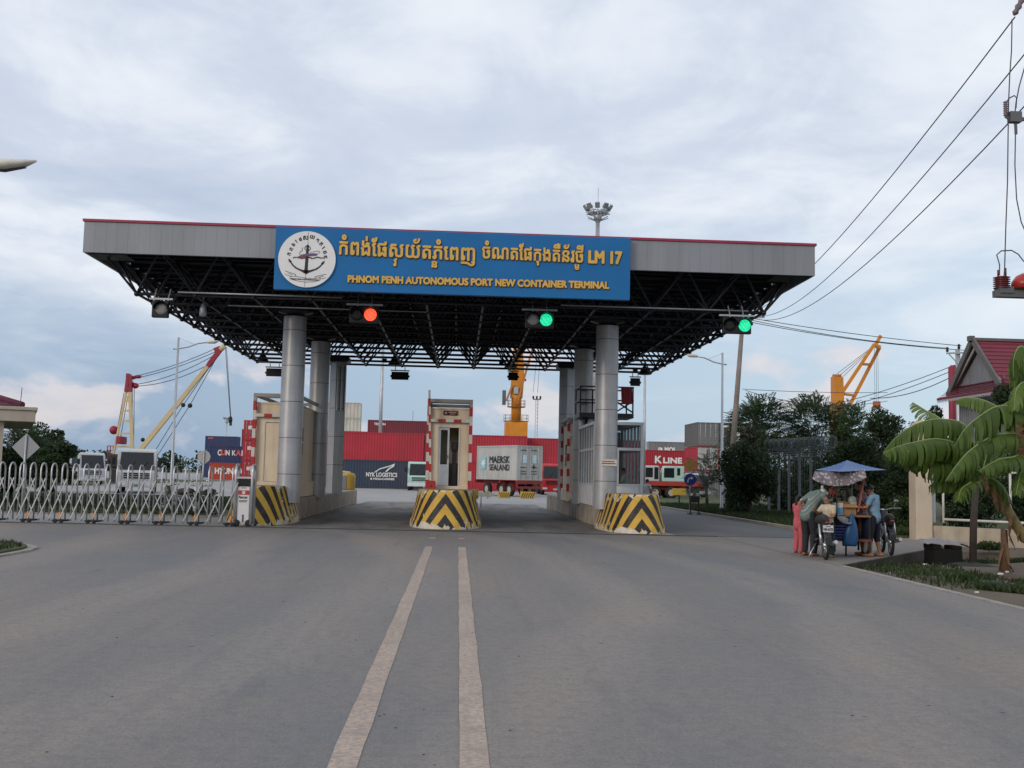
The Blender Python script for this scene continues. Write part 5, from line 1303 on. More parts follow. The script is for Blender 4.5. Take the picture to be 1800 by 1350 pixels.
mb.build('insulators', M_BLACK, u2)
t = thing('red_post', 'tall crimson post standing behind the gabled house edge', 'post', (px_x(1676, 58, 855), 58, 0)); MB().lathe([(.2, 0), (.2, at(1676, 646, 58).z), (.06, at(1676, 642, 58).z)], 10).build('post_body', mat('post_crimson', (.24, .022, .045), .55), t)

# near pole just outside the right edge, with its gear reaching into the picture
Yn = 14
np_ = thing('utility_pole', 'pole gear with red insulators and transformer entering at the right edge', 'utility pole', (px_x(1846, Yn, 855), Yn, 0), group='utility poles'); o3 = Vector(np_.location)
def L(px, py, dy=0): return at(px, py, Yn+dy)-o3
MB().path([(0, 0, -.6), (0, 0, 9.5)], [.19, .13], 14).build('pole', M_POLE, np_)
MB().bb(tuple(L(1752, 521, -.06)), tuple(L(1875, 516, .06))).bar(L(1748, 516, -.3), L(1775, 508, -.3), .03).bb(tuple(L(1758, 514, -.08)), tuple(L(1772, 507, .08))).build('platform', mat('platform_grey', (.12, .12, .13), .6, .2), np_)
mb = MB(); b = L(1761, 508); h = L(1761, 486).z-b.z
prof = [(.06, 0)]
for q in range(6): prof += [(.075, h*(q+.1)/6), (.115, h*(q+.45)/6), (.075, h*(q+.8)/6)]
prof.append((.06, h)); mb.lathe(prof, 18, tuple(b)); mb.tube(b+Vector((-.05, 0, h)), b+Vector((-.05, 0, h+.09)), .012); mb.tube(b+Vector((.06, 0, h)), b+Vector((.06, 0, h+.12)), .012); mb.build('surge_arrester', M_INS, np_)
tb = L(1800, 508); MB().lathe([(.02, .22), (.10, .18), (.16, .10), (.17, 0)], 18, tuple(tb)).build('transformer_bushing', mat('bright_red_cap', (.36, .03, .025), .35), np_)
MB().lathe([(.32, -.05), (.34, .0), (.34, .8), (.28, .9)], 20, tuple(L(1852, 512))).build('transformer_tank', mat('platform_grey', (.12, .12, .13)), np_)
MB().bar(L(1786, 210), L(1875, 207), .045).bb(tuple(L(1777, 213, -.05)), tuple(L(1790, 200, .05))).bar(L(1785, 214), L(1786, 236), .03).bar(L(1778, 212), L(1767, 204), .03).build('fuse_arm', mat('fuse_grey', (.13, .13, .145), .5, .3), np_)
b = L(1768, 204); h = L(1768, 178).z-b.z; prof = [(.02, 0)]
for q in range(7): prof += [(.022, h*(q+.1)/7), (.036, h*(q+.5)/7), (.022, h*(q+.9)/7)]
MB().lathe(prof+[(.01, h)], 12, tuple(b)).build('fuse_insulator', mat('mauve_insulator', (.16, .12, .14), .3), np_)
mb = MB()
mb.lathe([(.015, -.14), (.045, -.10), (.03, -.05), (.05, 0), (.03, .05), (.045, .1), (.015, .15)], 12, (0, 0, 0))
d = (L(1800, -3)-L(1782, 32)).normalized(); Mq = d.to_track_quat('Z', 'Y').to_matrix().to_4x4(); Mq.translation = L(1790, 12)
mb.v = [tuple(Mq @ Vector(v)) for v in mb.v]; mb.build('strain_insulator', mat('mauve_insulator', (.16, .12, .14), .3), np_)
mb = MB()
def lead(pts, r=.009): mb.path([L(*q) for q in pts], r, 6, cap=False)
lead([(1779, 34), (1778, 90), (1775, 130), (1773, 178), (1772, 240), (1771, 320), (1768, 400), (1766, 470), (1765, 485)])
lead([(1802, 115), (1792, 150), (1786, 180), (1784, 200)]); lead([(1785, 236), (1784, 290), (1787, 350), (1795, 390), (1808, 420)])
lead([(1768, 180), (1775, 172), (1783, 168), (1787, 172), (1786, 190)]); lead([(1757, 484), (1757, 465), (1752, 448), (1760, 441), (1778, 440), (1790, 447), (1800, 460)])
mb.build('jumper_leads', M_CABLE, np_)
def wire(label, a, b, sag, r, group='overhead wires on the right'):
    N = 24; pts = [a+(b-a)*q/N-Vector((0, 0, sag*4*(q/N)*(1-q/N))) for q in range(N+1)]
    rs = [r[0]+(r[1]-r[0])*q/N for q in range(N+1)]
    m = MB().path([p-a for p in pts], rs, 5, cap=False).build('power_line', M_CABLE, loc=a)
    return tag(m, label, 'wire', group)
wire('uppermost wire slanting from the top right corner to the leaning pole', at(1784, 30, 14), at(1305, 553, 60), .95, (.010, .016))
wire('middle wire slanting down from the right edge to the leaning pole', at(1810, 84, 14), at(1330, 556, 60.3), 1.05, (.010, .016))
wire('lowest wire slanting from the right edge behind fuse arm to leaning pole', at(1806, 181, 14), at(1318, 556, 60), 1.25, (.010, .016))
wire('upper wire running from leaning pole to the crossarm by the house', at(1325, 560, 60), at(1690, 608, 60), .12, (.022, .022))
wire('middle wire running from leaning pole to the crossarm by the house', at(1322, 563, 60), at(1665, 612, 60), .22, (.022, .022))
wire('lower wire running from leaning pole to the crossarm by the house', at(1318, 566, 60), at(1720, 617, 60), .25, (.022, .022))
wire('upper thin wire rising from the trees to the pole by the house', at(1400, 722, 75), at(1677, 642, 60), .35, (.025, .022))
wire('second thin wire rising from the trees to the pole by the house', at(1420, 727, 75), at(1682, 648, 60), .35, (.025, .022))
wire('twisted lower wire rising from the trees to the pole by the house', at(1530, 700, 68), at(1684, 656, 60), .4, (.028, .025))
wire('faint wire crossing level above the far right trees', at(1305, 684, 80), at(1560, 690, 80), .1, (.022, .022))
wire('faint wire sagging just above the right tree tops', at(1310, 686, 80), at(1560, 705, 80), .7, (.022, .022))

# ================================================================== vegetation
NR = np.random.default_rng(11)
def leaf_mesh(name, C, D, U, Ln, Wd, m, parent=None, fold=.25):
    'many small leaves: centres C, long axes D, side axes U, lengths, widths -> one mesh of folded quads'
    n = len(C); Nn = np.cross(D, U)
    a = C-D*Ln[:, None]*.5; b = C+D*Ln[:, None]*.5
    mid = C+D*Ln[:, None]*.08
    l = mid+U*Wd[:, None]*.5+Nn*Wd[:, None]*fold; r = mid-U*Wd[:, None]*.5+Nn*Wd[:, None]*fold
    v = np.stack([a, l, b, r], 1).reshape(-1, 3)
    me = bpy.data.meshes.new(name); me.vertices.add(4*n); me.loops.add(4*n); me.polygons.add(n)
    me.vertices.foreach_set('co', v.astype(np.float32).ravel()); me.loops.foreach_set('vertex_index', np.arange(4*n, dtype=np.int32))
    me.polygons.foreach_set('loop_start', np.arange(0, 4*n, 4, dtype=np.int32)); me.polygons.foreach_set('loop_total', np.full(n, 4, np.int32))
    me.materials.append(m); me.update(calc_edges=True)
    o = bpy.data.objects.new(name, me); col.objects.link(o)
    if parent: o.parent = parent
    return o
def unit(a): return a/np.maximum(np.linalg.norm(a, axis=1, keepdims=True), 1e-6)
def blob_points(n, rad, clumps, seed, hollow=.5):
    g = np.random.default_rng(seed)
    cc = unit(g.normal(size=(clumps, 3)))*g.uniform(hollow, 1., (clumps, 1))*np.array(rad)
    cs = g.uniform(.20, .42, clumps)*min(rad)
    k = g.integers(0, clumps, n); d = unit(g.normal(size=(n, 3)))
    p = cc[k]+d*cs[k][:, None]*g.uniform(.35, 1., (n, 1))**.6
    return p, unit(p+d*.4*min(rad)), cc
def frame_for(D, g):
    U = unit(np.cross(D, g.normal(size=D.shape))); return U
LM_DARK = leafmat('dark_leaves', (.010, .024, .012), (.055, .088, .034)); LM_MID = leafmat('mid_leaves', (.018, .038, .013), (.065, .11, .034))
LM_PINN = leafmat('feathery_leaves', (.018, .040, .024), (.095, .14, .072)); LM_PALE = leafmat('dusty_leaves', (.06, .075, .065), (.16, .18, .15)); LM_YEL = leafmat('yellow_green_leaves', (.04, .07, .012), (.11, .16, .035))
M_BARK = mat('bark', (.085, .065, .05), .9, 0, .3, 3, bump=.5)
def tree(label, px, top_py, bot_py, hw_px, Y, kind, n, seed, clumps=40, leafL=.2, hor=840, name='leafy_tree', grp='trees and bushes around the gate', ground=.0, cat='tree', yr=1.):
    top = at(px, top_py, Y); bot = at(px, bot_py, Y); rx = hw_px*Y/FPX; rz = (top.z-bot.z)/2; cz = (top.z+bot.z)/2
    t = thing(name, label, cat, (top.x, Y, ground), group=grp); g = np.random.default_rng(seed)
    rad = (rx, rx*yr, rz); cc_ = Vector((0, 0, cz-ground))
    lm = {'dark': LM_DARK, 'mid': LM_MID, 'pinn': LM_PINN, 'pale': LM_PALE, 'yel': LM_YEL}[kind]
    if kind in ('pinn', 'pale'):                 # long feathery leaves, each a row of leaflets
        nf = n//14; p, out, cc = blob_points(nf, rad, clumps, seed, .45)
        D = unit(out*np.array([1, 1, .55])+g.normal(size=(nf, 3))*.35+np.array([0, 0, .30])); S = unit(np.cross(D, np.array([0, 0, 1.])+g.normal(size=(nf, 3))*.2))
        Lf = g.uniform(.55, 1., nf)*leafL*5.5
        cs, ds, us, ls, ws = [], [], [], [], []
        for q in range(7):
            s_ = (q+.6)/7
            base = p+D*(Lf*s_)[:, None]-np.array([0, 0, 1.])*(Lf*s_**2*.35)[:, None]
            for sg in (-1, 1):
                dd = unit(S*sg+D*.55+np.array([0, 0, -.25])); ll = Lf*.26*(1-.45*abs(s_-.4))
                cs.append(base+dd*(ll*.5)[:, None]); ds.append(dd); us.append(D); ls.append(ll); ws.append(ll*.38)
        leaf_mesh('crown', np.concatenate(cs)+np.array(cc_), np.concatenate(ds), np.concatenate(us), np.concatenate(ls), np.concatenate(ws), lm, t)
    else:
        p, out, cc = blob_points(n, rad, clumps, seed, .35)
        D = unit(out+g.normal(size=(n, 3))*.7+np.array([0, 0, -.25])); U = frame_for(D, g)
        Ls = g.uniform(.6, 1.3, n)*leafL
        leaf_mesh('crown', p+np.array(cc_), D, U, Ls, Ls*.5, lm, t)
    mb = MB(); r0 = max(.05, rx*.07)
    tr0 = Vector((g.uniform(-.2, .2), 0, cc_.z-rz*.35))
    mb.path([(0, 0, -.15), (tr0.x*.4, .03, tr0.z*.55), tr0], [r0*1.3, r0, r0*.75], 8)
    for c in cc[:14]:
        e = Vector(c)*.85+cc_; mid = tr0.lerp(e, .5)+Vector((0, 0, -.12*rz))
        mb.path([tr0, mid, e], [r0*.55, r0*.33, r0*.1], 5)
    mb.build('trunk', M_BARK, t)
    return t
tree('feathery tree with ragged top right of the leaning utility pole', 1332, 692, 822, 47, 72, 'pinn', 15000, 1, 46, .22)
tree('feathery tree in front of the right amber crane foot', 1436, 704, 822, 54, 72, 'pinn', 15000, 2, 46, .22)
tree('feathery bluish tree right of the amber crane foot', 1500, 712, 830, 34, 70, 'pinn', 8000, 3, 30, .2)
tree('dark tree standing between the right crane and the banana leaves', 1548, 716, 880, 48, 58, 'dark', 13000, 4, 60, .17)
tree('dark tree in front of the gabled house, behind the banana leaves', 1634, 706, 880, 46, 50, 'dark', 12000, 5, 55, .16)
tree('mid green bush draped over the right crane base', 1478, 724, 860, 24, 66, 'mid', 7000, 6, 40, .17, name='leafy_bush', cat='bush')
tree('big rounded dark bush beside the right street lamp', 1318, 768, 912, 54, 48, 'dark', 16000, 7, 70, .14, name='leafy_bush', cat='bush')
tree('pale dusty shrub in front of the dark stacked containers', 1244, 792, 878, 36, 62, 'pale', 5000, 8, 34, .13, name='leafy_bush', cat='bush')
tree('vine covered bush over the razor wire fence left part', 1380, 765, 800, 46, 57, 'mid', 7000, 9, 50, .14, name='leafy_bush', cat='bush')
tree('dark thicket behind the fence posts', 1400, 795, 925, 62, 55, 'dark', 14000, 10, 80, .16, name='leafy_bush', cat='bush')
tree('dark thicket behind the blue tarpaulin stall', 1505, 770, 935, 56, 44, 'dark', 16000, 12, 80, .15, name='leafy_bush', cat='bush')
tree('dark bush between stall and cream pillar', 1588, 790, 942, 42, 38, 'dark', 12000, 13, 70, .12, name='leafy_bush', cat='bush')
tree('bright green low bush just left of the cream pillar', 1590, 868, 948, 30, 34.5, 'mid', 7000, 14, 44, .09, name='leafy_bush', cat='bush')
tree('green creeper bush climbing at the right house wall', 1775, 668, 745, 34, 46.2, 'dark', 8000, 15, 40, .13, name='leafy_bush', cat='bush')
tree('dark bush behind the low garden wall frame', 1700, 810, 935, 55, 37, 'dark', 12000, 16, 70, .12, name='leafy_bush', cat='bush')
tree('dark bush behind the banana stem at the right edge', 1790, 780, 945, 46, 30, 'dark', 10000, 17, 60, .11, name='leafy_bush', cat='bush')
tree('broad dark tree behind the diamond sign on the left', 84, 748, 848, 56, 66, 'dark', 11000, 20, 44, .24, hor=818)
tree('feathery tree reaching out beside the guardhouse eave', 45, 752, 810, 34, 60, 'pinn', 4200, 21, 18, .18, hor=818)
tree('bright green bush below the diamond sign on the left', 85, 786, 872, 24, 52, 'mid', 6000, 22, 36, .14, name='leafy_bush', cat='bush')
tree('dark bush at the left behind the gate bars', 25, 778, 876, 30, 50, 'dark', 8000, 23, 40, .14, name='leafy_bush', cat='bush')
tree('slim dark tree behind the rusty flatbed truck', 140, 790, 850, 26, 112, 'dark', 5000, 24, 26, .22)
# far tree line
g = np.random.default_rng(77); nG = 1500
gx_, gy_ = g.uniform(-7.8, 7.3, nG), 3+26*g.random(nG)**1.3; gk_ = (np.sin(gx_*.9+gy_*.35)+g.normal(size=nG)*.8 > .2); gx_, gy_ = gx_[gk_], gy_[gk_]; mbg = MB()
for x_, y_, s_ in zip(gx_, gy_, g.uniform(.003, .008, len(gx_))*g.choice([1, 1, 1, 1.8], len(gx_))):
    a_ = g.uniform(0, 6.28); pts_ = [(x_+s_*1.3*math.cos(a_+q*2*PI/5)*g.uniform(.6, 1.2), y_+s_*math.sin(a_+q*2*PI/5)*g.uniform(.6, 1.2), .001) for q in range(5)]
    k0_ = mbg.add(pts_+[(x_, y_, s_*.5)])
    for q in range(5): mbg.face((k0_+q, k0_+(q+1) % 5, k0_+5))
tag(mbg.build('road_grit', mat('dark_grit', (.045, .038, .033), .95, 0, .4, 8)), 'scattered dark grit and clods on the road', 'grit', kind='stuff')
C_, D_, Ls_ = [], [], []
g = np.random.default_rng(40)
for k_ in range(230):
    px = g.uniform(-260, 2100); Y = g.uniform(330, 400); c = at(px, 835, Y); hgt = g.uniform(4.5, 8.5)*(1 if g.random() < .8 else 1.3); wdt = g.uniform(3, 6.5)
    n = 150; d = unit(g.normal(size=(n, 3)))*np.array([wdt, wdt*.6, hgt*.5])*g.uniform(.5, 1, (n, 1))
    C_.append(d+np.array([c.x, Y, hgt*.5-.4])); D_.append(unit(g.normal(size=(n, 3)))); Ls_.append(g.uniform(.7, 1.6, n))
C_, D_, Ls_ = np.concatenate(C_), np.concatenate(D_), np.concatenate(Ls_)
tag(leaf_mesh('far_trees', C_, D_, frame_for(D_, g), Ls_, Ls_*.8, LM_DARK), 'dark far line of trees along the horizon', 'trees', kind='stuff')
# grass
def grass(name, label, pts, h, n, m, seed, wid=.012):
    g = np.random.default_rng(seed); P = pts(g, n); n = len(P)
    D = unit(np.stack([g.normal(size=n)*.35, g.normal(size=n)*.35, np.ones(n)], 1)); U = frame_for(D, g); Ls = g.uniform(.5, 1.2, n)*h
    return tag(leaf_mesh(name, P+D*(Ls*.45)[:, None], D, U, Ls, np.full(n, wid)*g.uniform(.7, 1.5, n), m), label, 'grass', kind='stuff')
LM_GRASS = leafmat('grass_blades', (.018, .034, .012), (.058, .085, .03), .2); LM_DRY = leafmat('dry_grass_blades', (.05, .06, .02), (.15, .14, .06), .2)
def lawn_pts(g, n):
    y = g.uniform(35.8, 60, n); x = g.uniform(-32, -8.6, n); k_ = x < -8.3-np.maximum(0, y-44)*.14; return np.stack([x, y, np.full(n, .04)], 1)[k_]
grass('lawn_grass', 'mown green grass of the lawn behind the folding gate', lawn_pts, .10, 40000, LM_GRASS, 50, .05)
def corner_pts(g, n):
    x = g.uniform(-15, -8.1, n); y = g.uniform(13, 21.7, n); k_ = (x < -9.6) | (y < 19.8) | (((x+9.6)/1.55)**2+((y-19.8)/2.)**2 < .95); return np.stack([x, y, np.full(n, .06)], 1)[k_]
grass('corner_grass', 'short green grass on the corner lawn at the left edge', corner_pts, .09, 22000, LM_GRASS, 51, .018)
def verge_pts(g, n):
    y = g.uniform(13, 27, n); x = 7.75+(g.random(n)**1.6)*6.5
    cx_ = g.uniform(8, 13.5, 70); cy_ = g.uniform(13, 27, 70); cs_ = g.uniform(.12, .55, 70); ci = g.integers(0, 70, n)
    x = cx_[ci]+g.normal(size=n)*cs_[ci]; y = cy_[ci]+g.normal(size=n)*cs_[ci]*1.3; k_ = (x > 7.72) & (y < 27)
    ex_ = np.where(y > 20.3, 7.45+(y-20.3)*(5.3/6.9), 0); k_ &= x > ex_+.25
    k_ &= ~((abs(x-11.5) < 2.3) & (y > 18.6) & (y < 24) & (x > 9.9))
    z = np.array([dirt_z(a, b) for a, b in zip(x, y)]); return np.stack([x, y, z], 1)[k_]
grass('verge_weeds', 'patchy weeds and grass on the dirt verge at the right', verge_pts, .13, 24000, LM_GRASS, 52, .03)
def side_pts(g, n):
    y = 31.6+(g.random(n)**1.5)*33; x = 11.6+g.random(n)*(1.5+y*.09); return np.stack([x, y, np.full(n, .05)], 1)
grass('side_grass', 'rough green grass between side road and bushes', side_pts, .22, 26000, LM_GRASS, 53, .035)
def weed(label, px, py, z, r, kind, n, seed):
    c = gr(px, py, z); t = thing('weed_clump', label, 'weed', c, group='weed clumps on the dirt verge'); g = np.random.default_rng(seed)
    p = unit(g.normal(size=(n, 3)))*np.array([r, r, r*.55])*g.uniform(.3, 1, (n, 1)); p[:, 2] = abs(p[:, 2]); D = unit(p+g.normal(size=(n, 3))*.2*r+np.array([0, 0, .3*r])); Ls = g.uniform(.05, .12, n)
    leaf_mesh('leaves', p, D, frame_for(D, g), Ls, Ls*.55, {'y': LM_YEL, 'm': LM_MID, 'p': LM_PALE}[kind], t); MB().tube((0, 0, -.05), (0, 0, r*.4), .012).build('stem', M_BARK, t)
weed('yellow green weed clump in the hollow in front of the black stove', 1620, 1010, -.2, .30, 'y', 900, 60); weed('mid green weed clump right of the stove ash heap', 1690, 1028, -.1, .33, 'm', 900, 61)
weed('bluish weed clump at the right under the banana plants', 1755, 1037, -.1, .28, 'p', 700, 62); weed('long green weed clump in the hollow beside the driveway slab', 1565, 1003, -.25, .32, 'm', 900, 63); weed('green weed clump by the right edge', 1795, 1045, -.1, .25, 'm', 600, 64)
for px, py, s_ in ((1650, 946, .16), (1690, 952, .14), (1725, 958, .16), (1752, 962, .13)):
    pass
weed('low creeping weeds at the foot of the garden wall left end', 1655, 950, -.05, .38, 'm', 700, 65); weed('low creeping weeds at the foot of the garden wall right end', 1740, 966, -.05, .40, 'm', 700, 66)

# ------------------------------------------------------------------ banana plants
V3 = lambda x, y, z: Vector((x, y, z))
LM_BAN = leafmat('banana_leaf', (.058, .105, .022), (.14, .215, .046), .5, .45); LM_BANY = leafmat('banana_leaf_fresh', (.11, .18, .034), (.19, .28, .06), .5, .4)
M_RIBB = mat('leaf_midrib', (.20, .27, .09), .5); M_BSTEM = mat('banana_stem', (.20, .16, .06), .7, 0, .35, 5, dirt=(.05, .03, .018), dirt_amt=.9, bump=.5, bscale=14); M_DRYL = mat('dry_leaf', (.15, .085, .045), .8, 0, .25, 5)
def banana_leaf(pl, pts, Y, wid, m, hang=.8, seed=0, dy=.0, torn=.3):
    g = random.Random(seed); o = Vector(pl.location); N = 34
    P = [at(px, py, Y+dy*(i/(len(pts)-1)))-o for i, (px, py) in enumerate(pts)]
    def cr_(t):
        t = t*(len(P)-1); i = min(int(t), len(P)-2); u = t-i
        p0, p1, p2, p3 = P[max(i-1, 0)], P[i], P[i+1], P[min(i+2, len(P)-1)]
        return .5*((2*p1)+(p2-p0)*u+(2*p0-5*p1+4*p2-p3)*u*u+(3*p1-p0-3*p2+p3)*u**3)
    Q = [cr_(i/N) for i in range(N+1)]
    mb = MB(); mb.path(Q, [.022*(1-i/N)+.004 for i in range(N+1)], 6, 1, cap=False)
    for side in (-1, 1):
        hang_i = hang+g.uniform(-.12, .12); i = 2.0
        while i < N-.2:
            run = g.uniform(.5, 1.1) if g.random() < torn else g.uniform(1.2, 3.2)
            j = min(N, i+run); dj = g.uniform(-.22, .22); fray = g.uniform(.82, 1.02); sl_ = g.uniform(.05, .22)
            grid = []
            for q in (i, j):
                t = q/N; wd = wid*fray*(math.sin(PI*min(1, .06+t*.96))**.6)*(1-.12*t)
                q0 = Q[min(int(q), N)].lerp(Q[min(int(q)+1, N)], q-int(q)); d = (Q[min(int(q)+1, N)]-Q[max(int(q)-1, 0)]).normalized(); s_ = d.cross(Vector((0, 0, 1)))
                if s_.length < .2: s_ = Vector((0, -1, 0))
                s_ = s_.normalized()*side; row = [q0.copy()]; pp = q0.copy()
                for q2 in range(4):
                    an = (hang_i+dj*(q2+1)/4)*(.30+.40*q2); pp = pp+(s_*math.cos(an)-Vector((0, 0, 1))*math.sin(an)+d*sl_)*(wd/4); row.append(pp.copy())
                grid.append(row)
            A, B = grid; cen = [a_.lerp(b_, .5) for a_, b_ in zip(A, B)]
            nar = [0, .02, .07, .14, g.uniform(.2, .5)]
            k0 = mb.add([p.lerp(c, n_) for p, c, n_ in zip(A, cen, nar)]+[p.lerp(c, n_) for p, c, n_ in zip(B, cen, nar)])
            for q2 in range(4): mb.face((k0+q2, k0+q2+1, k0+q2+6, k0+q2+5), 0, True)
            i = j
    return mb.build('leaf', [m, M_RIBB], pl)
b1 = thing('banana_plant', 'leaning banana plant with long drooping torn leaves in front of the cream pillar', 'banana plant', (gr(1822, 985).x, 19.9, -.1), group='banana plants at the right edge'); o = Vector(b1.location)
MB().path([(0, 0, -.1), at(1800, 945, 19.9)-o, at(1765, 888, 20)-o, at(1728, 838, 20)-o, at(1712, 822, 20)-o], [.115, .105, .095, .08, .05], 14).build('pseudostem', M_BSTEM, b1)
for i, (pts, wid, m, hang, dy, torn) in enumerate([
    ([(1725, 830), (1690, 786), (1650, 772), (1610, 777), (1578, 785), (1552, 797)], .52, LM_BAN, 1.0, -.4, .35),
    ([(1722, 825), (1700, 752), (1655, 737), (1612, 745), (1576, 768), (1552, 796)], .55, LM_BAN, 1.15, .5, .5),
    ([(1722, 832), (1680, 815), (1640, 809), (1596, 812)], .50, LM_BAN, 1.25, -.2, .3),
    ([(1718, 820), (1680, 795), (1635, 789), (1600, 800), (1590, 815)], .45, LM_BAN, 1.2, .3, .3),
    ([(1718, 800), (1660, 742), (1628, 722), (1604, 707)], .34, LM_BANY, .5, .9, .6),
    ([(1728, 836), (1706, 848), (1690, 860), (1684, 880)], .28, LM_BANY, .9, -.5, .3),
    ([(1730, 832), (1755, 815), (1780, 808), (1805, 815)], .32, LM_BANY, .8, -.3, .3),
    ([(1722, 838), (1690, 832), (1655, 838), (1632, 856)], .42, LM_BAN, 1.1, .4, .3),
    ([(1724, 836), (1702, 812), (1668, 806), (1638, 826)], .40, LM_BAN, 1.1, .9, .3),
    ([(1726, 834), (1735, 800), (1752, 785), (1775, 792)], .36, LM_BAN, .9, .6, .3),
    ([(1730, 838), (1752, 846), (1768, 862), (1774, 884)], .30, LM_BAN, 1.0, -.2, .3),
    ([(1716, 822), (1702, 790), (1668, 770), (1640, 768)], .40, LM_BAN, 1.0, 1.2, .4),
    ([(1715, 825), (1700, 800), (1692, 778), (1690, 752)], .30, LM_BAN, .5, .8, .3)]):
    banana_leaf(b1, pts, 20.0, wid*1.35, m, hang+.15, i, dy, torn+.3)
mb = MB(); g = random.Random(4)
for q in range(5):
    p = V3(0, 0, 0)+at(1792-q*15, 930-q*21, 19.85)-o; e = p+V3(g.uniform(-.1, .12), g.uniform(-.05, .05), -g.uniform(.15, .38)); s_ = V3(.02+g.random()*.025, 0, .02)
    m_ = p.lerp(e, .5)+V3(g.uniform(-.05, .05), -.05, 0); k_ = mb.add([p-s_, p+s_, m_-s_*1.1, m_+s_*1.0, e-s_*.5, e+s_*.4]); mb.face((k_, k_+1, k_+3, k_+2)); mb.face((k_+2, k_+3, k_+5, k_+4))
mb.build('dry_sheath', M_DRYL, b1)
b2 = thing('banana_plant', 'tall banana plant at the right edge with broad arching leaves', 'banana plant', (at(1850, 985, 18.8).x, 18.8, -.1), group='banana plants at the right edge'); o = Vector(b2.location)
MB().path([(0, 0, -.1), at(1846, 860, 18.8)-o, at(1838, 760, 18.8)-o], [.13, .11, .08], 14).build('pseudostem', M_BSTEM, b2)
for i, (pts, wid, m, hang, dy, torn) in enumerate([
    ([(1838, 762), (1800, 748), (1765, 722), (1730, 704), (1700, 699), (1678, 704)], .40, LM_BANY, .85, .6, .2),
    ([(1838, 764), (1790, 720), (1752, 715), (1714, 738), (1692, 760), (1677, 786)], .60, LM_BAN, .95, .2, .3),
    ([(1838, 768), (1778, 762), (1742, 768), (1704, 793), (1682, 818), (1662, 846)], .46, LM_BAN, 1.0, -.3, .3),
    ([(1838, 740), (1815, 640), (1798, 610), (1786, 618), (1781, 645), (1784, 680)], .50, LM_BAN, 1.0, .0, .3),
    ([(1838, 742), (1820, 690), (1800, 672), (1786, 688), (1783, 722)], .42, LM_BANY, 1.0, -.3, .2),
    ([(1838, 768), (1805, 778), (1775, 800), (1760, 838)], .44, LM_BAN, 1.0, .3, .3),
    ([(1838, 770), (1815, 800), (1795, 830), (1786, 870)], .40, LM_BAN, 1.0, -.2, .3),
    ([(1838, 750), (1812, 715), (1788, 700), (1762, 712)], .42, LM_BANY, 1.0, .7, .3),
    ([(1838, 745), (1826, 665), (1808, 645), (1792, 655), (1788, 690)], .46, LM_BAN, 1.0, .9, .3),
    ([(1838, 768), (1790, 800), (1755, 808), (1720, 828)], .34, LM_BAN, .9, -.5, .3)]):
    banana_leaf(b2, pts, 18.8, wid*1.25, m, hang+.2, 20+i, dy, torn+.3)
for k_, (x, y0, y1) in enumerate(((1790, 742, 822), (1796, 760, 820))):
    mb = MB(); pts = [at(x+math.sin(q*1.3)*3, y0+(y1-y0)*q/8, 18.6)-o for q in range(9)]
    for q in range(8): 
        w0, w1 = .06+.03*math.sin(q*2.1), .06+.03*math.sin(q*2.1+2.1)
        mb.quad(pts[q]+Vector((-w0, .02*(q % 2), 0)), pts[q]+Vector((w0, -.03, 0)), pts[q+1]+Vector((w1, .03, 0)), pts[q+1]+Vector((-w1, -.02, 0)))
    mb.build('dry_leaf', M_DRYL, b2)
b3 = thing('banana_stump', 'dry ragged banana stump standing on the verge at the right', 'stump', (gr(1768, 1002, -.1).x, gr(1768, 1002, -.1).y, -.12)); H = at(1762, 918, b3.location.y).z
mb = MB(); mb.path([(0, 0, -.1), (-.02, 0, H*.5), (-.05, 0, H)], [.10, .075, .04], 10); mb.build('stalk', mat('dry_stalk', (.15, .085, .05), .9, 0, .35, 6, bump=.6, bscale=20), b3)
mb = MB()
for q in range(9):
    a = q*.9; p = Vector((.08*math.cos(a), .08*math.sin(a), .12+q*.09)); e = p+Vector((.14*math.cos(a), .14*math.sin(a), -.22-.1*(q % 3))); s_ = Vector((-math.sin(a), math.cos(a), 0))*.035; mb.quad(p-s_, p+s_, e+s_*.6, e-s_*.6)
mb.build('dry_leaf', M_DRYL, b3)

# ================================================================== buildings and walls on the right
M_BOARD = mat('grey_boards', (.22, .23, .255), .75, 0, .15, 1.5, dirt=(.12, .11, .12), dirt_amt=.5); M_TILE = mat('crimson_roof_tiles', (.155, .016, .033), .6, 0, .18, 1.4, dirt=(.08, .02, .03), dirt_amt=.4); M_BARGE = mat('grey_barge_board', (.12, .115, .11), .7); M_SCAL = mat('pale_scallop', (.36, .35, .37), .6)
hX = 25.05; hz = at(1752, 655, 46).z; rz_ = at(1708, 597, 49).z
hs = thing('gabled_house', 'grey boarded house with crimson tiled gable roof rising over the banana leaves', 'house', (hX, 49.2, 0)); hs.scale = (1, .76, 1)
GL, GRt = 3.05, -3.05; ez_ = hz-.1; rh = rz_
def slope(mb, y_e, z_e, y_r, z_r, x0, x1, thick=.10, step=12):
    for i in range(step):
        ya, za = y_e+(y_r-y_e)*i/step, z_e+(z_r-z_e)*i/step; yb, zb = y_e+(y_r-y_e)*(i+1)/step, z_e+(z_r-z_e)*(i+1)/step
        mb.quad((x0, ya, za+.05), (x1, ya, za+.05), (x1, yb, zb), (x0, yb, zb)); mb.quad((x0, ya, za+.05), (x1, ya, za+.05), (x1, ya, za), (x0, ya, za))
mb = MB(); slope(mb, -3.5, ez_-.55, 0, rh, -.35, 11); slope(mb, 3.5, ez_-.55, 0, rh, -.35, 11); rf = mb.build('roof', M_TILE, hs)
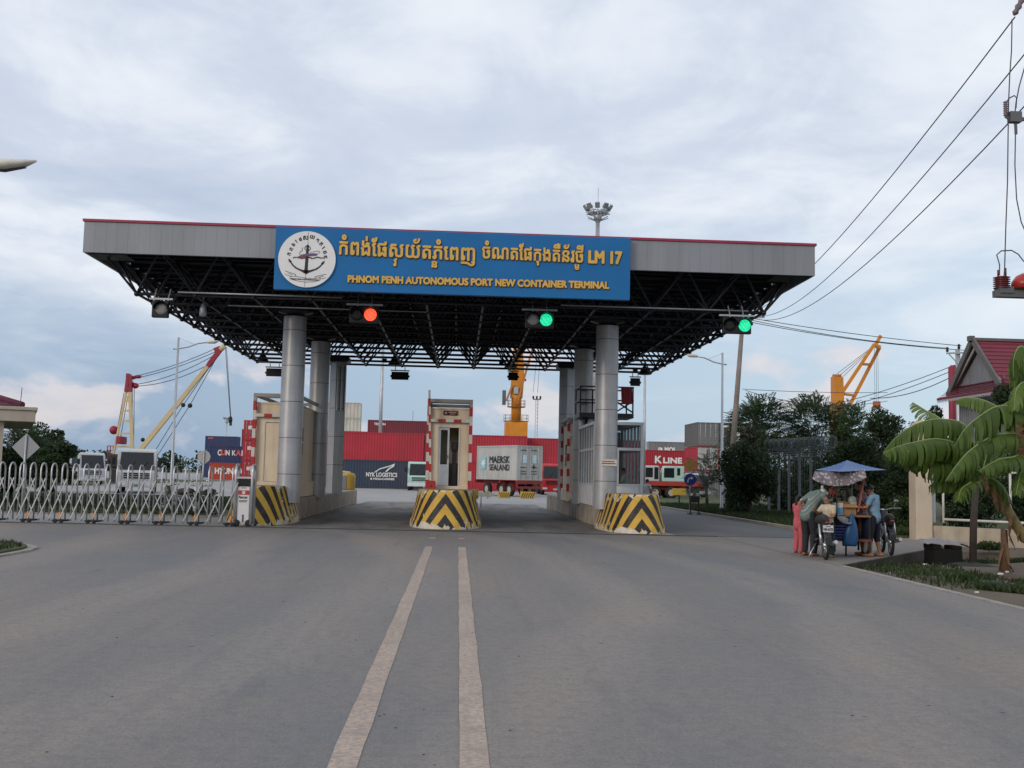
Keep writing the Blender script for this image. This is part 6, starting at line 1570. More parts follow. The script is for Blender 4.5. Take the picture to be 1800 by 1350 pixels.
mb = MB(); mb.quad((-.34, -3.45, ez_-.58), (11, -3.45, ez_-.58), (11, 0, rh-.06), (-.34, 0, rh-.06)); mb.quad((-.34, 3.45, ez_-.58), (11, 3.45, ez_-.58), (11, 0, rh-.06), (-.34, 0, rh-.06)); mb.build('roof_lining', M_BARGE, rf)
MB().bb((-.4, -.13, rh-.02), (11, .13, rh+.12)).bb((-.55, -.2, rh-.04), (-.30, .2, rh+.20)).build('ridge', M_BARGE, rf)
MB().bar((-.37, -3.5, ez_-.52), (-.37, 0, rh+.05), .10, .34).bar((-.37, 3.5, ez_-.52), (-.37, 0, rh+.05), .10, .34).build('barge_board', M_BARGE, rf)
MB().bar((-.22, -3.05, ez_-.2), (-.22, 0, rh-.35), .05, .14).bar((-.22, 3.05, ez_-.2), (-.22, 0, rh-.35), .05, .14).build('gable_trim', M_SCAL, rf)
mb = MB(); n = 22
for i in range(n):
    y0, y1 = -2.9+5.8*i/n, -2.9+5.8*(i+1)/n; zt = lambda y: rh-.45-(rh-ez_-.1)*abs(y)/3.1
    mb.quad((0, y0+.01, ez_-.05), (0, y1-.01, ez_-.05), (0, y1-.01, max(ez_, zt(y1))), (0, y0+.01, max(ez_, zt(y0))))
mb.bb((.03, -2.9, ez_-.05), (.05, 2.9, ez_+.1)); mb.poly([(.03, -2.9, ez_-.05), (.03, 2.9, ez_-.05), (.03, 0, rh-.4)]); mb.build('gable_wall', M_BOARD, hs)
mb = MB()
for i in range(6):
    xa, za, xb2_, zb = -.85+.82*i/6, ez_-.68+.62*i/6, -.85+.82*(i+1)/6, ez_-.68+.62*(i+1)/6
    mb.quad((xa, -3.7, za+.04), (xa, 3.7, za+.04), (xb2_, 3.6, zb), (xb2_, -3.6, zb))
mb.quad((-.85, -3.7, ez_-.64), (-.85, 3.7, ez_-.64), (-.85, 3.7, ez_-.74), (-.85, -3.7, ez_-.74)); mb.build('skirt_roof', M_TILE, hs)
mb = MB()
for i in range(34):
    y = -3.65+7.3*i/34; mb.poly([(-.84, y, ez_-.74), (-.84, y+.21, ez_-.74), (-.84, y+.21, ez_-.80), (-.84, y+.107, ez_-.92), (-.84, y, ez_-.80)])
mb.build('scalloped_trim', M_SCAL, hs)
mb = MB(); n = 40
for i in range(n): mb.bb((-.02 if i % 2 else 0, -2.8+5.6*i/n, 2.4), (.06, -2.8+5.6*(i+1)/n-.01, ez_-.06))
for i in range(60): mb.bb((.06+i*.18, -2.83, 2.4), (.06+i*.18+.17, -2.77 if i % 2 else -2.79, ez_-.4))
mb.build('wall', M_BOARD, hs)
mb = MB()
for x in (.3, 3.5, 7, 10.5):
    for y in (-2.6, 0, 2.6): mb.bb((x-.12, y-.12, -.5), (x+.12, y+.12, 2.4))
mb.bb((0, -2.8, 2.3), (10.9, 2.8, 2.4)); mb.build('stilts', M_BARGE, hs)

gh = thing('guardhouse', 'cream guardhouse corner with flat eave and dark tiled roof at the left edge', 'building', (at(65, 740, 40).x, 40, 0), R(22.5)); zt_, zb_ = at(60, 716, 40).z, at(60, 742, 40).z
M_CREAMW = mat('cream_plaster', (.46, .41, .35), .75, 0, .06, 1, dirt=(.25, .2, .15), dirt_amt=.3); M_TILE2 = mat('plum_roof_tiles', (.12, .03, .055), .55, 0, .2, 3)
MB().bb((-9, 0, zb_), (-.06, 9, zt_-.13)).bb((-9.05, -.06, zt_-.13), (0, 9.05, zt_)).build('eave_slab', M_CREAMW, gh, bevel=.02)
mb = MB(); xw_ = -.62-.06
ap = [(-1.6, 1.3), (-8, 1.3), (-8, 7), (-1.6, 7)]
ex0, ey0, rx0, ry0 = -.55, .45, -4.5, 4.5
hpk = zt_+1.35
n = 14
for i in range(n):
    f0, f1 = i/n, (i+1)/n
    P = lambda f, cx_, cy_: (cx_+(rx0-cx_)*f, cy_+(ry0-cy_)*f, zt_+.04+(hpk-zt_)*f)
    for (a, b) in (((ex0, ey0), (-8.5, ey0)), ((ex0, ey0), (ex0, 8.5)), ((-8.5, ey0), (-8.5, 8.5)), ((-8.5, 8.5), (ex0, 8.5))):
        A0, B0, A1, B1 = P(f0, *a), P(f0, *b), P(f1, *a), P(f1, *b)
        up2 = lambda v: (v[0], v[1], v[2]+.05)
        mb.quad(up2(A0), up2(B0), B1, A1); mb.quad(A0, B0, up2(B0), up2(A0))
mb.build('tiled_roof', M_TILE2, gh)
mb = MB(); mb.path([(ex0+.03, ey0-.03, zt_+.08), (rx0, ry0, hpk+.05)], .13, 8); mb.build('hip_ridge', M_TILE2, gh)
mb = MB()
mb.bb((-1.45, .3, 0), (-1.1, .65, zb_)); mb.build('eave_column', M_CREAMW, gh); MB().bb((-8.5, 2.2, 0), (-2.6, 8.4, zb_)).build('wall', M_CREAMW, gh); MB().bb((-7, 2.17, 1.), (-4, 2.22, 2.3)).build('window', M_WS, gh)
MB().tube((-.6, .6, zt_), (-.57, .6, zt_+.75), .012).build('aerial', M_BLACK, gh)

# cream pillar, garden wall and frame, razor wire fence
pX, pY = gr(1622, 948).x, 30.9
pz = at(1622, 752, pY).z
pl_ = thing('gate_pillar', 'tall cream plaster pillar half covered by banana leaves', 'pillar', (pX, pY, -.05))
M_PIL = mat('pillar_plaster', (.55, .46, .36), .8, 0, .08, 1, dirt=(.36, .24, .14), dirt_amt=.45)
MB().bb((-.25, -.25, 0), (.25, .25, pz)).build('shaft', M_PIL, pl_, bevel=.02); mb = MB(); k_ = mb.add([(-.3, -.3, pz), (.3, -.3, pz), (.3, .3, pz), (-.3, .3, pz), (0, 0, pz+.35)]); [mb.face((k_+a, k_+(a+1) % 4, k_+4)) for a in range(4)]; mb.face((k_+3, k_+2, k_+1, k_)); mb.build('cap', M_PIL, pl_)
gw = thing('garden_wall', 'low stained cream wall carrying a pale tube fence frame', 'wall', (0, 0, 0))
wa, wb = Vector((pX+.25, pY, 0)), Vector((pX+6.0, pY-6.6, 0))
hwall = at(1700, 921, 30).z
MB().bar(wa+Vector((0, 0, (hwall-.1)/2-.1)), wb+Vector((0, 0, (hwall-.1)/2-.1)), .18, hwall+.1).build('wall_body', mat('stained_cream_wall', (.42, .36, .28), .85, 0, .12, 1.2, dirt=(.16, .13, .09), dirt_amt=.6, bump=.2), gw)
fr = MB(); f_ = lambda u, z: wa.lerp(wb, u)+Vector((0, 0, z))
ztop = hwall+1.5
for (u0, z0), (u1, z1) in (((.05, hwall+.1), (.5, hwall+.1)), ((.05, ztop), (.5, ztop)), ((.05, hwall), (.05, ztop)), ((.5, hwall), (.5, ztop)), ((.27, hwall), (.27, ztop))): fr.tube(f_(u0, z0), f_(u1, z1), .035)
fr.ell(f_(.5, hwall+.06), .09); fr.build('tube_frame', M_WHITE, gw)
MB().bar(f_(.012, hwall), f_(.012, hwall+1.7), .14).build('grey_upright', M_GALV, gw)
fn = thing('razor_wire_fence', 'tall post fence topped by a coil of razor wire, behind the stall', 'fence', (0, 0, 0))
fa, fb_ = at(1352, 800, 52), at(1466, 790, 46); fa.z = fb_.z = .05
mb = MB(); ht = at(1400, 800, 49).z
N = 6
for q in range(N+1):
    p = fa.lerp(fb_, q/N); mb.bb((p.x-.05, p.y-.05, 0), (p.x+.05, p.y+.05, ht+.1)); mb.bar((p.x, p.y, ht+.1), (p.x, p.y-.25, ht+.75), .05)
mb.build('posts', mat('pale_fence_post', (.14, .15, .16), .7, 0, .15), fn)
mb = MB()
for z in (ht-.12, ht+.0, ht+.10): mb.tube(fa+Vector((0, 0, z)), fb_+Vector((0, 0, z)), .018, n=5)
for q in range(26):
    p = fa.lerp(fb_, q/26); mb.tube(p, p+Vector((0, 0, ht)), .004, n=4)
mb.build('rails', mat('fence_wire', (.2, .21, .22), .6, .3), fn)
mb = MB(); turns = 30
pts = []
dirv = (fb_-fa).normalized(); perp = Vector((-dirv.y, dirv.x, 0))
for ph in (0., 2.1, 4.2):
    pts = [fa.lerp(fb_, q/(turns*10))+Vector((0, 0, ht+.48))+(perp*math.cos(q*2*PI/10+ph)+Vector((0, 0, 1))*math.sin(q*2*PI/10+ph))*(.27+.05*math.sin(q*.37+ph)) for q in range(turns*10)]
    mb.path(pts, .009, 4, cap=False)
mb.build('razor_coil', mat('razor_wire', (.13, .15, .155), .5, .4), fn)

# wooden post, stove, sheet metal, ash, litter on the verge
pp = gr(1710, 986, -.1)
t = thing('wooden_post', 'dark weathered wooden post standing on the verge before the garden wall', 'post', pp); H = at(1722, 845, pp.y).z
MB().path([(0, 0, -.1), (.03, 0, H*.5), (.10, 0, H)], [.085, .08, .075], 10).build('shaft', mat('dark_wood', (.06, .045, .04), .9, 0, .3, 4, bump=.5), t)
sp = gr(1658, 995, -.25)
t = thing('black_stove', 'soot black block stove under a bent grey metal sheet', 'stove', (sp.x, sp.y, -.28))
MB().bb((-.33, -.28, -.1), (.33, .28, .42)).bb((-.35, -.24, .42), (-.14, .27, .53)).bb((.12, -.27, .42), (.33, .22, .51)).build('body', mat('soot_black', (.006, .0055, .0055), .9, 0, .3, 5, bump=.4), t, bevel=.02)
mb = MB()
for q in range(10):
    u0, u1 = q/10, (q+1)/10; zf = lambda u: .54+.10*math.sin(u*PI)-.10*u+.02*math.sin(u*19)
    mb.quad((-.50+1.15*u0, -.34, zf(u0)), (-.50+1.15*u1, -.30, zf(u1)), (-.5+1.15*u1, .30, zf(u1)+.06), (-.5+1.15*u0, .32, zf(u0)+.06))
sh = thing('metal_sheet', 'bent grey metal sheet lying on the black stove', 'sheet', (sp.x, sp.y, -.28)); mb.build('sheet', mat('dull_sheet_metal', (.22, .22, .24), .6, .2, .3, 4, dirt=(.10, .06, .05)), sh)
def heap(name, label, cat, px, py, z, r, h, m, n, seed):
    c = gr(px, py, z); g = random.Random(seed); mb = MB(); K, Rr = 16, 6
    for i in range(Rr+1):
        for j in range(K):
            rr = r*i/Rr*(1+.15*math.sin(j*1.9+seed)); mb.v.append((rr*math.cos(2*PI*j/K)*1.5, rr*math.sin(2*PI*j/K), h*(1-(i/Rr)**1.6)+g.uniform(-.02, .02)-.02))
    for i in range(Rr):
        for j in range(K): a = i*K+j; b = i*K+(j+1) % K; mb.face((a, b, b+K, a+K), 0, True)
    o = mb.build(name, m, loc=c); return tag(o, label, cat)
heap('ash_heap', 'dark heap of ash and soot behind the weeds at the stove right side', 'heap', 1705, 1003, -.22, .62, .20, mat('ash', (.028, .026, .026), .95, 0, .4, 6, bump=.6), 1, 4)
heap('leaf_litter_heap', 'reddish heap of dry leaves and rubbish under the banana plants', 'heap', 1752, 1022, -.15, .48, .13, mat('dry_litter', (.13, .07, .05), .95, 0, .5, 14, bump=.7), 1, 9)
heap('sand_patch', 'pale sandy patch among the weeds of the verge', 'heap', 1618, 1017, -.12, .30, .05, mat('pale_sand', (.26, .21, .15), .95), 1, 3)
for q, (px, py, s_, z, lab) in enumerate(((1563, 1010, .055, -.08, 'white scrap lying nearest the driveway slab corner'), (1583, 1009, .10, -.08, 'long white scrap on the verge near the slab corner'), (1593, 1016, .035, -.08, 'tiny white scrap beside the pale sandy patch'),
                                           (1626, 995, .12, -.22, 'white bottle lying at the foot of the black stove'), (1718, 1045, .05, -.05, 'white scrap on bare dirt close to the road kerb'), (1758, 1012, .08, -.05, 'white scrap on the reddish leaf heap'), (1770, 1008, .05, -.05, 'small pale scrap under the banana stump'))):
    c = gr(px, py, z); mb = MB(); g = random.Random(q)
    mb.prism([(s_*math.cos(a)*g.uniform(.5, 1.1), .5*s_*math.sin(a)*g.uniform(.6, 1.1)) for a in [2*PI*i/7 for i in range(7)]], .025, Matrix.Rotation(R(20), 4, 'X')); tag(mb.build('litter_scrap', mat('litter_white', (.60, .58, .55), .7), loc=c+Vector((0, 0, .02)), bevel=.008), lab, 'litter', 'litter on the verge')

# ================================================================== people
M_SKIN = mat('skin', (.27, .135, .08), .55, 0, .08, 6); M_HAIR = mat('black_hair', (.012, .010, .010), .5)
def cloth(name, c, **k): return mat(name, c, .85, 0, .15, 9, bump=.4, bscale=14, **k)
def stripe_cloth():
    m = bpy.data.materials.new('striped_shirt_cloth'); m.use_nodes = True; t = NT(m.node_tree)
    oc = t.n('ShaderNodeTexCoord').outputs['Object']; sp_ = t.n('ShaderNodeSeparateXYZ', None, Vector=oc)
    s = t.math('ADD', t.math('MULTIPLY', sp_.outputs[2], .8), t.math('MULTIPLY', sp_.outputs[1], -.7)); fr_ = t.math('FRACT', t.math('MULTIPLY', s, 19.))
    c = t.mix(t.ramp(fr_, [(.78, 0.), (.84, 1.)]), (.13, .175, .16), (.27, .31, .28))
    p = t.n('ShaderNodeBsdfPrincipled', None, Base_Color=c, Roughness=.9); t.link(p.outputs[0], t.n('ShaderNodeOutputMaterial').inputs[0]); return m
def print_cloth(name, a, b, sc_=22):
    m = bpy.data.materials.new(name); m.use_nodes = True; t = NT(m.node_tree); oc = t.n('ShaderNodeTexCoord').outputs['Object']
    v = t.n('ShaderNodeTexVoronoi', None, Vector=oc, Scale=float(sc_)).outputs[0]; n = t.noise(oc, sc_*.6, 4, .6)
    c = t.mix(t.ramp(t.math('ADD', v, t.math('MULTIPLY', n, .4)), [(.5, 0.), (.62, 1.)]), a, b)
    p = t.n('ShaderNodeBsdfPrincipled', None, Base_Color=c, Roughness=.85); t.link(p.outputs[0], t.n('ShaderNodeOutputMaterial').inputs[0]); return m
def remeshed(mb, name, m, parent, vox=.011, smooth=5):
    me = bpy.data.meshes.new(name); me.from_pydata(mb.v, [], mb.f); me.update()
    bm = bmesh.new(); bm.from_mesh(me); bmesh.ops.recalc_face_normals(bm, faces=bm.faces); bm.to_mesh(me); bm.free()
    o = bpy.data.objects.new(name, me); col.objects.link(o)
    r = o.modifiers.new('r', 'REMESH'); r.mode = 'VOXEL'; r.voxel_size = vox; r.use_smooth_shade = True
    s = o.modifiers.new('s', 'SMOOTH'); s.iterations = smooth; s.factor = .5
    bpy.context.view_layer.update()
    me2 = bpy.data.meshes.new_from_object(o.evaluated_get(bpy.context.evaluated_depsgraph_get()))
    bpy.data.objects.remove(o); bpy.data.meshes.remove(me)
    me2.name = name; me2.materials.clear(); me2.materials.append(m)
    me2.polygons.foreach_set('use_smooth', [True]*len(me2.polygons))
    ob = bpy.data.objects.new(name, me2); col.objects.link(ob); ob.parent = parent; return ob
V = Vector
def base_pose():
    return dict(pelvis=V((0, 0, .88)), waist=V((0, 0, 1.0)), chest=V((0, .0, 1.20)), neck=V((0, -.01, 1.34)), head=V((0, .03, 1.48)), look=V((0, 1, -.1)),
                shL=V((-.165, 0, 1.295)), elL=V((-.22, -.02, 1.03)), wrL=V((-.22, .08, .80)), shR=V((.165, 0, 1.295)), elR=V((.22, -.02, 1.03)), wrR=V((.22, .08, .80)),
                hipL=V((-.085, 0, .84)), knL=V((-.10, .02, .45)), anL=V((-.11, -.02, .07)), hipR=V((.085, 0, .84)), knR=V((.10, .02, .45)), anR=V((.11, -.02, .07)))
def person(label, loc, rz, J, shirt, bottom, leg=1.0, sleeve=.55, scale=1., hair='short', hem=0., shoes=None, skirt=False, grp='people around the stall', feet=True):
    t = thing('person', label, 'person', loc, rz, grp); t.scale = (scale,)*3
    P = base_pose(); P.update({k: V(v) for k, v in J.items()})
    up = (P['chest']-P['pelvis']).normalized(); side = (P['shR']-P['shL']).normalized(); fwd_ = up.cross(side)*-1 if False else side.cross(up)*-1
    fwd_ = up.cross(side).normalized(); side = fwd_.cross(up).normalized()
    T3 = Matrix((side, fwd_, up)).transposed()
    hipside = (P['hipR']-P['hipL']).normalized()
    b = MB()
    def torso(mb, e):
        mb.ell(P['pelvis'], (.145+e, .105+e, .13+e), mat3=T3); mb.ell(P['waist'], (.125+e, .09+e, .15+e), mat3=T3)
        mb.ell(P['chest'], (.15+e, .10+e, .17+e), mat3=T3); mb.capsule(P['shL']*.92+P['chest']*.08, P['shR']*.92+P['chest']*.08, .055+e, .055+e)
        mb.capsule(P['waist'], P['chest'], .11+e, .12+e)
    torso(b, -.012); b.capsule(P['chest']+up*.08, P['neck']+up*.03, .06, .05); b.capsule(P['neck'], P['head'], .05, .045)
    lk = P['look'].normalized(); hs_ = lk.cross(V((0, 0, 1))).normalized(); hu = hs_.cross(lk).normalized(); H3 = Matrix((hs_, lk, hu)).transposed(); h = P['head']
    hp = lambda x, y, z: h+H3 @ V((x, y, z))
    b.ell(h+H3 @ V((0, -.005, .02)), (.072, .092, .095), mat3=H3); b.ell(hp(0, .025, -.05), (.055, .062, .062), mat3=H3)
    b.capsule(hp(0, .085, .015), hp(0, .104, -.022), .010, .016); b.ell(hp(0, .078, -.058), (.024, .014, .010), mat3=H3)
    for sx in (-1, 1): b.ell(hp(sx*.074, -.005, -.005), (.012, .02, .030), mat3=H3)
    hands = []
    for s_, sg in (('L', -1), ('R', 1)):
        sh, el, wr = P['sh'+s_], P['el'+s_], P['wr'+s_]
        b.capsule(sh, el, .048, .038); b.capsule(el, wr, .038, .026)
        d = (wr-el).normalized(); nrm = d.cross(V((0, 0, 1)) if abs(d.z) < .9 else V((0, 1, 0))).normalized(); w_ = d.cross(nrm).normalized()
        pc = wr+d*.045; Hm = Matrix((w_, d, nrm)).transposed(); b.ell(pc, (.036, .05, .015), mat3=Hm)
        for q, (off, ln) in enumerate(((-.027, .062), (-.009, .072), (.009, .068), (.026, .052))):
            p0 = pc+w_*off+d*.035; p1 = p0+d*ln*.55+nrm*.010*sg; p2 = p1+d*ln*.40+nrm*.026*sg; b.capsule(p0, p1, .0105, .0095, 8); b.capsule(p1, p2, .0095, .008, 8)
        p0 = pc-w_*.028-d*.015; p1 = p0-w_*.022+d*.032; b.capsule(p0, p1, .012, .010, 8); b.capsule(p1, p1+d*.026+nrm*.008*sg, .010, .008, 8)
        hip, kn, an = P['hip'+s_], P['kn'+s_], P['an'+s_]
        b.capsule(hip, kn, .080, .052); b.capsule(kn, kn.lerp(an, .35), .050, .054); b.capsule(kn.lerp(an, .35), an, .054, .034)
        if feet:
            fd = V((fwd_.x, fwd_.y, 0)).normalized() if V((fwd_.x, fwd_.y, 0)).length > .3 else V((0, 1, 0))
            f0 = V((an.x, an.y, an.z-.035)); b.capsule(f0-fd*.045, f0+fd*.12, .034, .028); b.capsule(f0+fd*.10, f0+fd*.165, .030, .018)
    remeshed(b, 'body', M_SKIN, t, .009, 3)
    s = MB(); e = .016; torso(s, e)
    if hem: s.capsule(P['pelvis']+up*.02, P['pelvis']-up*hem, .145, .15)
    for s_ in 'LR':
        sh, el, wr = P['sh'+s_], P['el'+s_], P['wr'+s_]
        if sleeve <= 1: s.capsule(sh, sh.lerp(el, sleeve), .066, .062)
        else: s.capsule(sh, el, .062, .054); s.capsule(el, el.lerp(wr, sleeve-1), .054, .044)
    remeshed(s, 'shirt', shirt, t, .013, 4)
    l = MB(); l.ell(P['pelvis']-up*.01, (.160, .118, .125), mat3=T3)
    for s_ in 'LR':
        hip, kn, an = P['hip'+s_], P['kn'+s_], P['an'+s_]
        if leg <= 1: l.capsule(hip, hip.lerp(kn, leg), .098, .088)
        else: l.capsule(hip, kn, .098, .080); l.capsule(kn, kn.lerp(an, leg-1), .078, .062)
    remeshed(l, 'trousers', bottom, t, .013, 4)
    hr = MB(); hr.ell(h+H3 @ V((0, -.018, .038)), (.082, .092, .088), mat3=H3)
    if hair == 'long': hr.capsule(hp(0, -.075, .02), hp(0, -.10, -.16), .065, .035)
    remeshed(hr, 'hair', M_HAIR, t, .011, 2)
    ey = MB()
    for sx in (-1, 1): ey.ell(hp(sx*.030, .083, .008), (.012, .008, .008), 8, 6, mat3=H3)
    ey.build('eyes', M_HAIR, t)
    if shoes:
        so = MB()
        for s_ in 'LR':
            an = P['an'+s_]; so.box((an.x, an.y+.05, an.z-.068), (.085, .26, .02))
        so.build('sandals', shoes, t)
    return t
M_NAVY = cloth('navy_cloth', (.008, .009, .020)); M_LBLUE = cloth('sky_blue_shirt', (.17, .28, .40)); M_PINK = cloth('pink_cloth', (.48, .10, .12)); M_CREAMS = cloth('beige_shirt', (.48, .40, .30)); M_DGREEN = cloth('dark_green_cloth', (.018, .04, .036)); M_TAN = cloth('tan_cloth', (.26, .13, .06)); M_SAND = mat('brown_sandal', (.10, .05, .03), .8)
SURF = .012
person('man in sky blue shirt and navy knee trousers reaching into the stall', (at(1537, 980, 22.9).x, 22.9, SURF), R(48),
       dict(head=(0, .09, 1.45), look=(-.1, 1, -.55), neck=(0, .03, 1.33), chest=(0, .01, 1.2), elR=(.22, .10, 1.08), wrR=(.10, .33, 1.08), elL=(-.23, .08, 1.07), wrL=(-.10, .32, 1.06), knL=(-.13, .05, .45), anL=(-.18, .02, .07), knR=(.12, .0, .45), anR=(.15, -.07, .07)),
       M_LBLUE, M_NAVY, leg=1.28, sleeve=.62, hem=.03, shoes=M_SAND)
person('woman in patterned blouse and tan shorts behind the man in blue', (at(1516, 978, 23.35).x, 23.35, SURF), R(75),
       dict(head=(0, .05, 1.50), look=(0, 1, -.4), elR=(.21, .08, 1.06), wrR=(.14, .30, 1.0), elL=(-.21, .1, 1.07), wrL=(-.12, .32, 1.02)),
       print_cloth('patterned_blouse', (.38, .33, .40), (.16, .09, .13)), M_TAN, leg=.75, sleeve=.6, hair='long', shoes=M_SAND, scale=1.03)
person('man in grey green striped shirt bending forward over the motorcycle', (at(1423, 980, 22.75).x, 22.75, SURF), R(-62),
       dict(pelvis=(0, -.05, .90), waist=(0, .04, 1.03), chest=(0, .19, 1.22), neck=(0, .33, 1.30), head=(0, .43, 1.27), look=(.2, 1, -1.0), shL=(-.17, .25, 1.29), shR=(.17, .25, 1.27), elL=(-.31, .02, 1.08), wrL=(-.22, .10, .88), elR=(.24, .33, 1.02), wrR=(.18, .5, .98), hipL=(-.09, -.05, .86), hipR=(.09, -.05, .86), knL=(-.12, .02, .46), knR=(.12, .02, .46)),
       stripe_cloth(), cloth('charcoal_trousers', (.02, .022, .026)), leg=1.9, sleeve=.7, hem=.06, shoes=M_SAND, scale=1.04)
person('girl in pink outfit standing behind the bending man', (at(1404, 974, 23.5).x, 23.5, 0), R(-70),
       dict(elL=(-.21, .05, 1.05), wrL=(-.14, .22, 1.0), elR=(.21, .05, 1.05), wrR=(.14, .24, 1.02)), M_PINK, M_PINK, leg=1.92, sleeve=.6, hem=.12, hair='long', scale=.83, shoes=M_SAND)
person('boy in beige shirt and dark green trousers beside the motorcycle', (at(1456, 983, 22.45).x, 22.45, SURF), R(128),
       dict(elR=(.24, .12, 1.12), wrR=(.17, .33, 1.22), elL=(-.22, .10, 1.06), wrL=(-.10, .30, 1.0), look=(.25, 1, -.25)), M_CREAMS, M_DGREEN, leg=1.93, sleeve=.62, hem=.05, scale=.83, shoes=M_SAND)
st = thing('stool', 'grey stool under the guard inside the glass kiosk', 'stool', (5.72, 35.7, .69)); MB().lathe([(.18, .42), (.19, .45), (.18, .47)], 16).build('seat', M_CHAS, st)
for q in range(4): MB().tube((.12*math.cos(q*PI/2+.7), .12*math.sin(q*PI/2+.7), .42), (.17*math.cos(q*PI/2+.7), .17*math.sin(q*PI/2+.7), 0), .014).build('leg', M_CHAS, st)
person('guard in pale green shirt sitting inside the glass kiosk', (5.72, 35.7, .69), R(70),
       dict(pelvis=(0, 0, .55), waist=(0, .0, .68), chest=(0, .03, .88), neck=(0, .04, 1.02), head=(0, .08, 1.15), look=(0, 1, -.3), shL=(-.165, .03, .97), shR=(.165, .03, .97), elL=(-.21, .1, .74), elR=(.21, .1, .74), wrL=(-.12, .32, .74), wrR=(.12, .32, .74),
            hipL=(-.09, .03, .52), hipR=(.09, .03, .52), knL=(-.11, .44, .48), knR=(.11, .44, .48), anL=(-.11, .42, .07), anR=(.11, .42, .07)), cloth('pale_green_shirt', (.33, .40, .34)), M_NAVY, leg=1.9, sleeve=.65, grp='people at the gate lanes', shoes=M_SAND)
person('person in white shirt walking behind the right striped nose', (at(1137, 880, 50).x, 50, 0), R(-60),
       dict(elL=(-.22, .12, 1.06), wrL=(-.14, .30, 1.0), elR=(.23, .10, 1.05), wrR=(.16, .30, 1.05), knL=(-.1, .16, .46), anL=(-.1, .14, .07), anR=(.1, -.22, .09), knR=(.1, -.05, .46)), cloth('white_shirt', (.50, .50, .53)), cloth('brown_trousers', (.10, .05, .04)), leg=1.9, sleeve=.6, grp='people at the gate lanes', shoes=M_SAND)

# ------------------------------------------------------------------ motorcycles at the stall
motorcycle('black motorcycle with white number plate, rear towards us at the stall', (at(1441, 984, 22.3).x, 22.3, SURF), R(-8), 'black', True, 'motorcycles at the stall')
motorcycle('dark motorcycle standing right of the man in blue', (at(1559, 972, 23.9).x, 23.9, SURF), R(-14), 'black', False, 'motorcycles at the stall')

# ------------------------------------------------------------------ food stall
Ys = 23.0; cx0 = at(1490, 900, Ys).x
ct = thing('food_cart', 'small food cart with crowded shelves under a blue tarpaulin', 'food cart', (cx0, Ys, SURF))
M_WOOD = mat('worn_wood', (.25, .13, .07), .8, 0, .25, 4)
MB().bb((-.42, -.30, .33), (.42, .42, .38)).build('deck', mat('red_brown_boards', (.20, .05, .035), .7), ct)
MB().bb((-.42, -.28, .86), (.42, .42, .90)).build('shelf', M_WOOD, ct)
mb = MB()
for x, y in ((-.39, -.26), (.39, -.26), (-.39, .39), (.39, .39)): mb.bar((x, y, .1), (x, y, 1.0 if y < 0 else 1.72), .035)
mb.bar((-.39, .39, 1.4), (.39, .39, 1.4), .03); mb.build('frame', M_CHAS, ct)
MB().bb((-.40, .38, .38), (.40, .41, .86)).bb((.38, -.26, .38), (.41, .38, .86)).build('side_panel', mat('dim_blue_panel', (.02, .035, .09), .6), ct)
for sx in (-.44, .44):
    o = MB().lathe([(.20, -.03), (.25, -.02), (.25, .02), (.20, .03)], 20, (sx, .1, .25), 'X', cap=False).build('wheel', M_TYRE, ct); MB().lathe([(.20, -.01), (.20, .01)], 20, (sx, .1, .25), 'X').build('rim', M_RIM, o)
def item(name, label, cat, px, py, Y): return thing(name, label, cat, at(px, py, Y), group='goods on the food cart')
cz = lambda z: z+SURF
t = thing('plastic_crate', 'purple blue slatted plastic crate low on the cart', 'crate', (at(1475, 940, 22.75).x, 22.80, .38+SURF), group='goods on the food cart')
mb = MB()
for q in range(5): mb.bb((-.15, -.16, .02+q*.062), (.15, .16, .05+q*.062))
for sx in (-.14, .14): mb.bb((sx-.012, -.165, 0), (sx+.012, .165, .33))
mb.build('slats', mat('violet_plastic', (.05, .06, .24), .4), t)
t = thing('cardboard_box', 'open brown cardboard box on the cart shelf', 'box', (at(1491, 897, 22.8).x, 22.85, .90+SURF), 0, 'goods on the food cart'); MB().bb((-.15, -.12, 0), (.15, .12, .24)).build('box_body', mat('cardboard', (.36, .20, .10), .85), t); MB().quad((-.15, -.12, .24), (.15, -.12, .24), (.17, -.22, .17), (-.17, -.22, .17)).quad((-.15, .12, .24), (.15, .12, .24), (.15, .2, .3), (-.15, .2, .3)).build('flap', mat('cardboard', (.36, .20, .10)), t)
t = thing('ice_box', 'white box with blue side at the left of the cart shelf', 'box', (at(1473, 900, 22.75).x, 22.8, .90+SURF), 0, 'goods on the food cart'); MB().bb((-.09, -.12, 0), (.09, .12, .26)).build('box_body', M_WHITE, t, bevel=.01); MB().bb((-.07, -.125, .02), (.08, -.121, .16)).build('blue_label', mat('light_blue_print', (.10, .30, .50), .5), t)
t = thing('tin_basin', 'tilted grey tin basin in front of the cart shelf', 'basin', at(1482, 918, 22.6), 0, 'goods on the food cart'); bs = MB().lathe([(.10, 0), (.15, .06), (.17, .07), (.155, .065), (.10, .01)], 20).build('bowl', mat('dull_tin', (.32, .34, .35), .4, .4), t); bs.rotation_euler = (R(28), R(16), 0)
t = thing('plastic_bag', 'large hanging blue plastic bag on the right of the cart', 'bag', at(1498, 903, 22.62), 0, 'goods on the food cart')
mb = MB(); K = 16
for i in range(11):
    u = i/10; r = .03+.125*math.sin(u*PI*.62)**1.1; 
    for j in range(K): a = 2*PI*j/K; rr = r*(1+.14*math.sin(a*3+u*5)+.07*math.sin(a*7-u*9)); mb.v.append((rr*math.cos(a)*1.0-.05*u, rr*math.sin(a)*.7, -.70*u))
for i in range(10):
    for j in range(K): a = i*K+j; b = i*K+(j+1) % K; mb.face((a, b, b+K, a+K), 0, True)
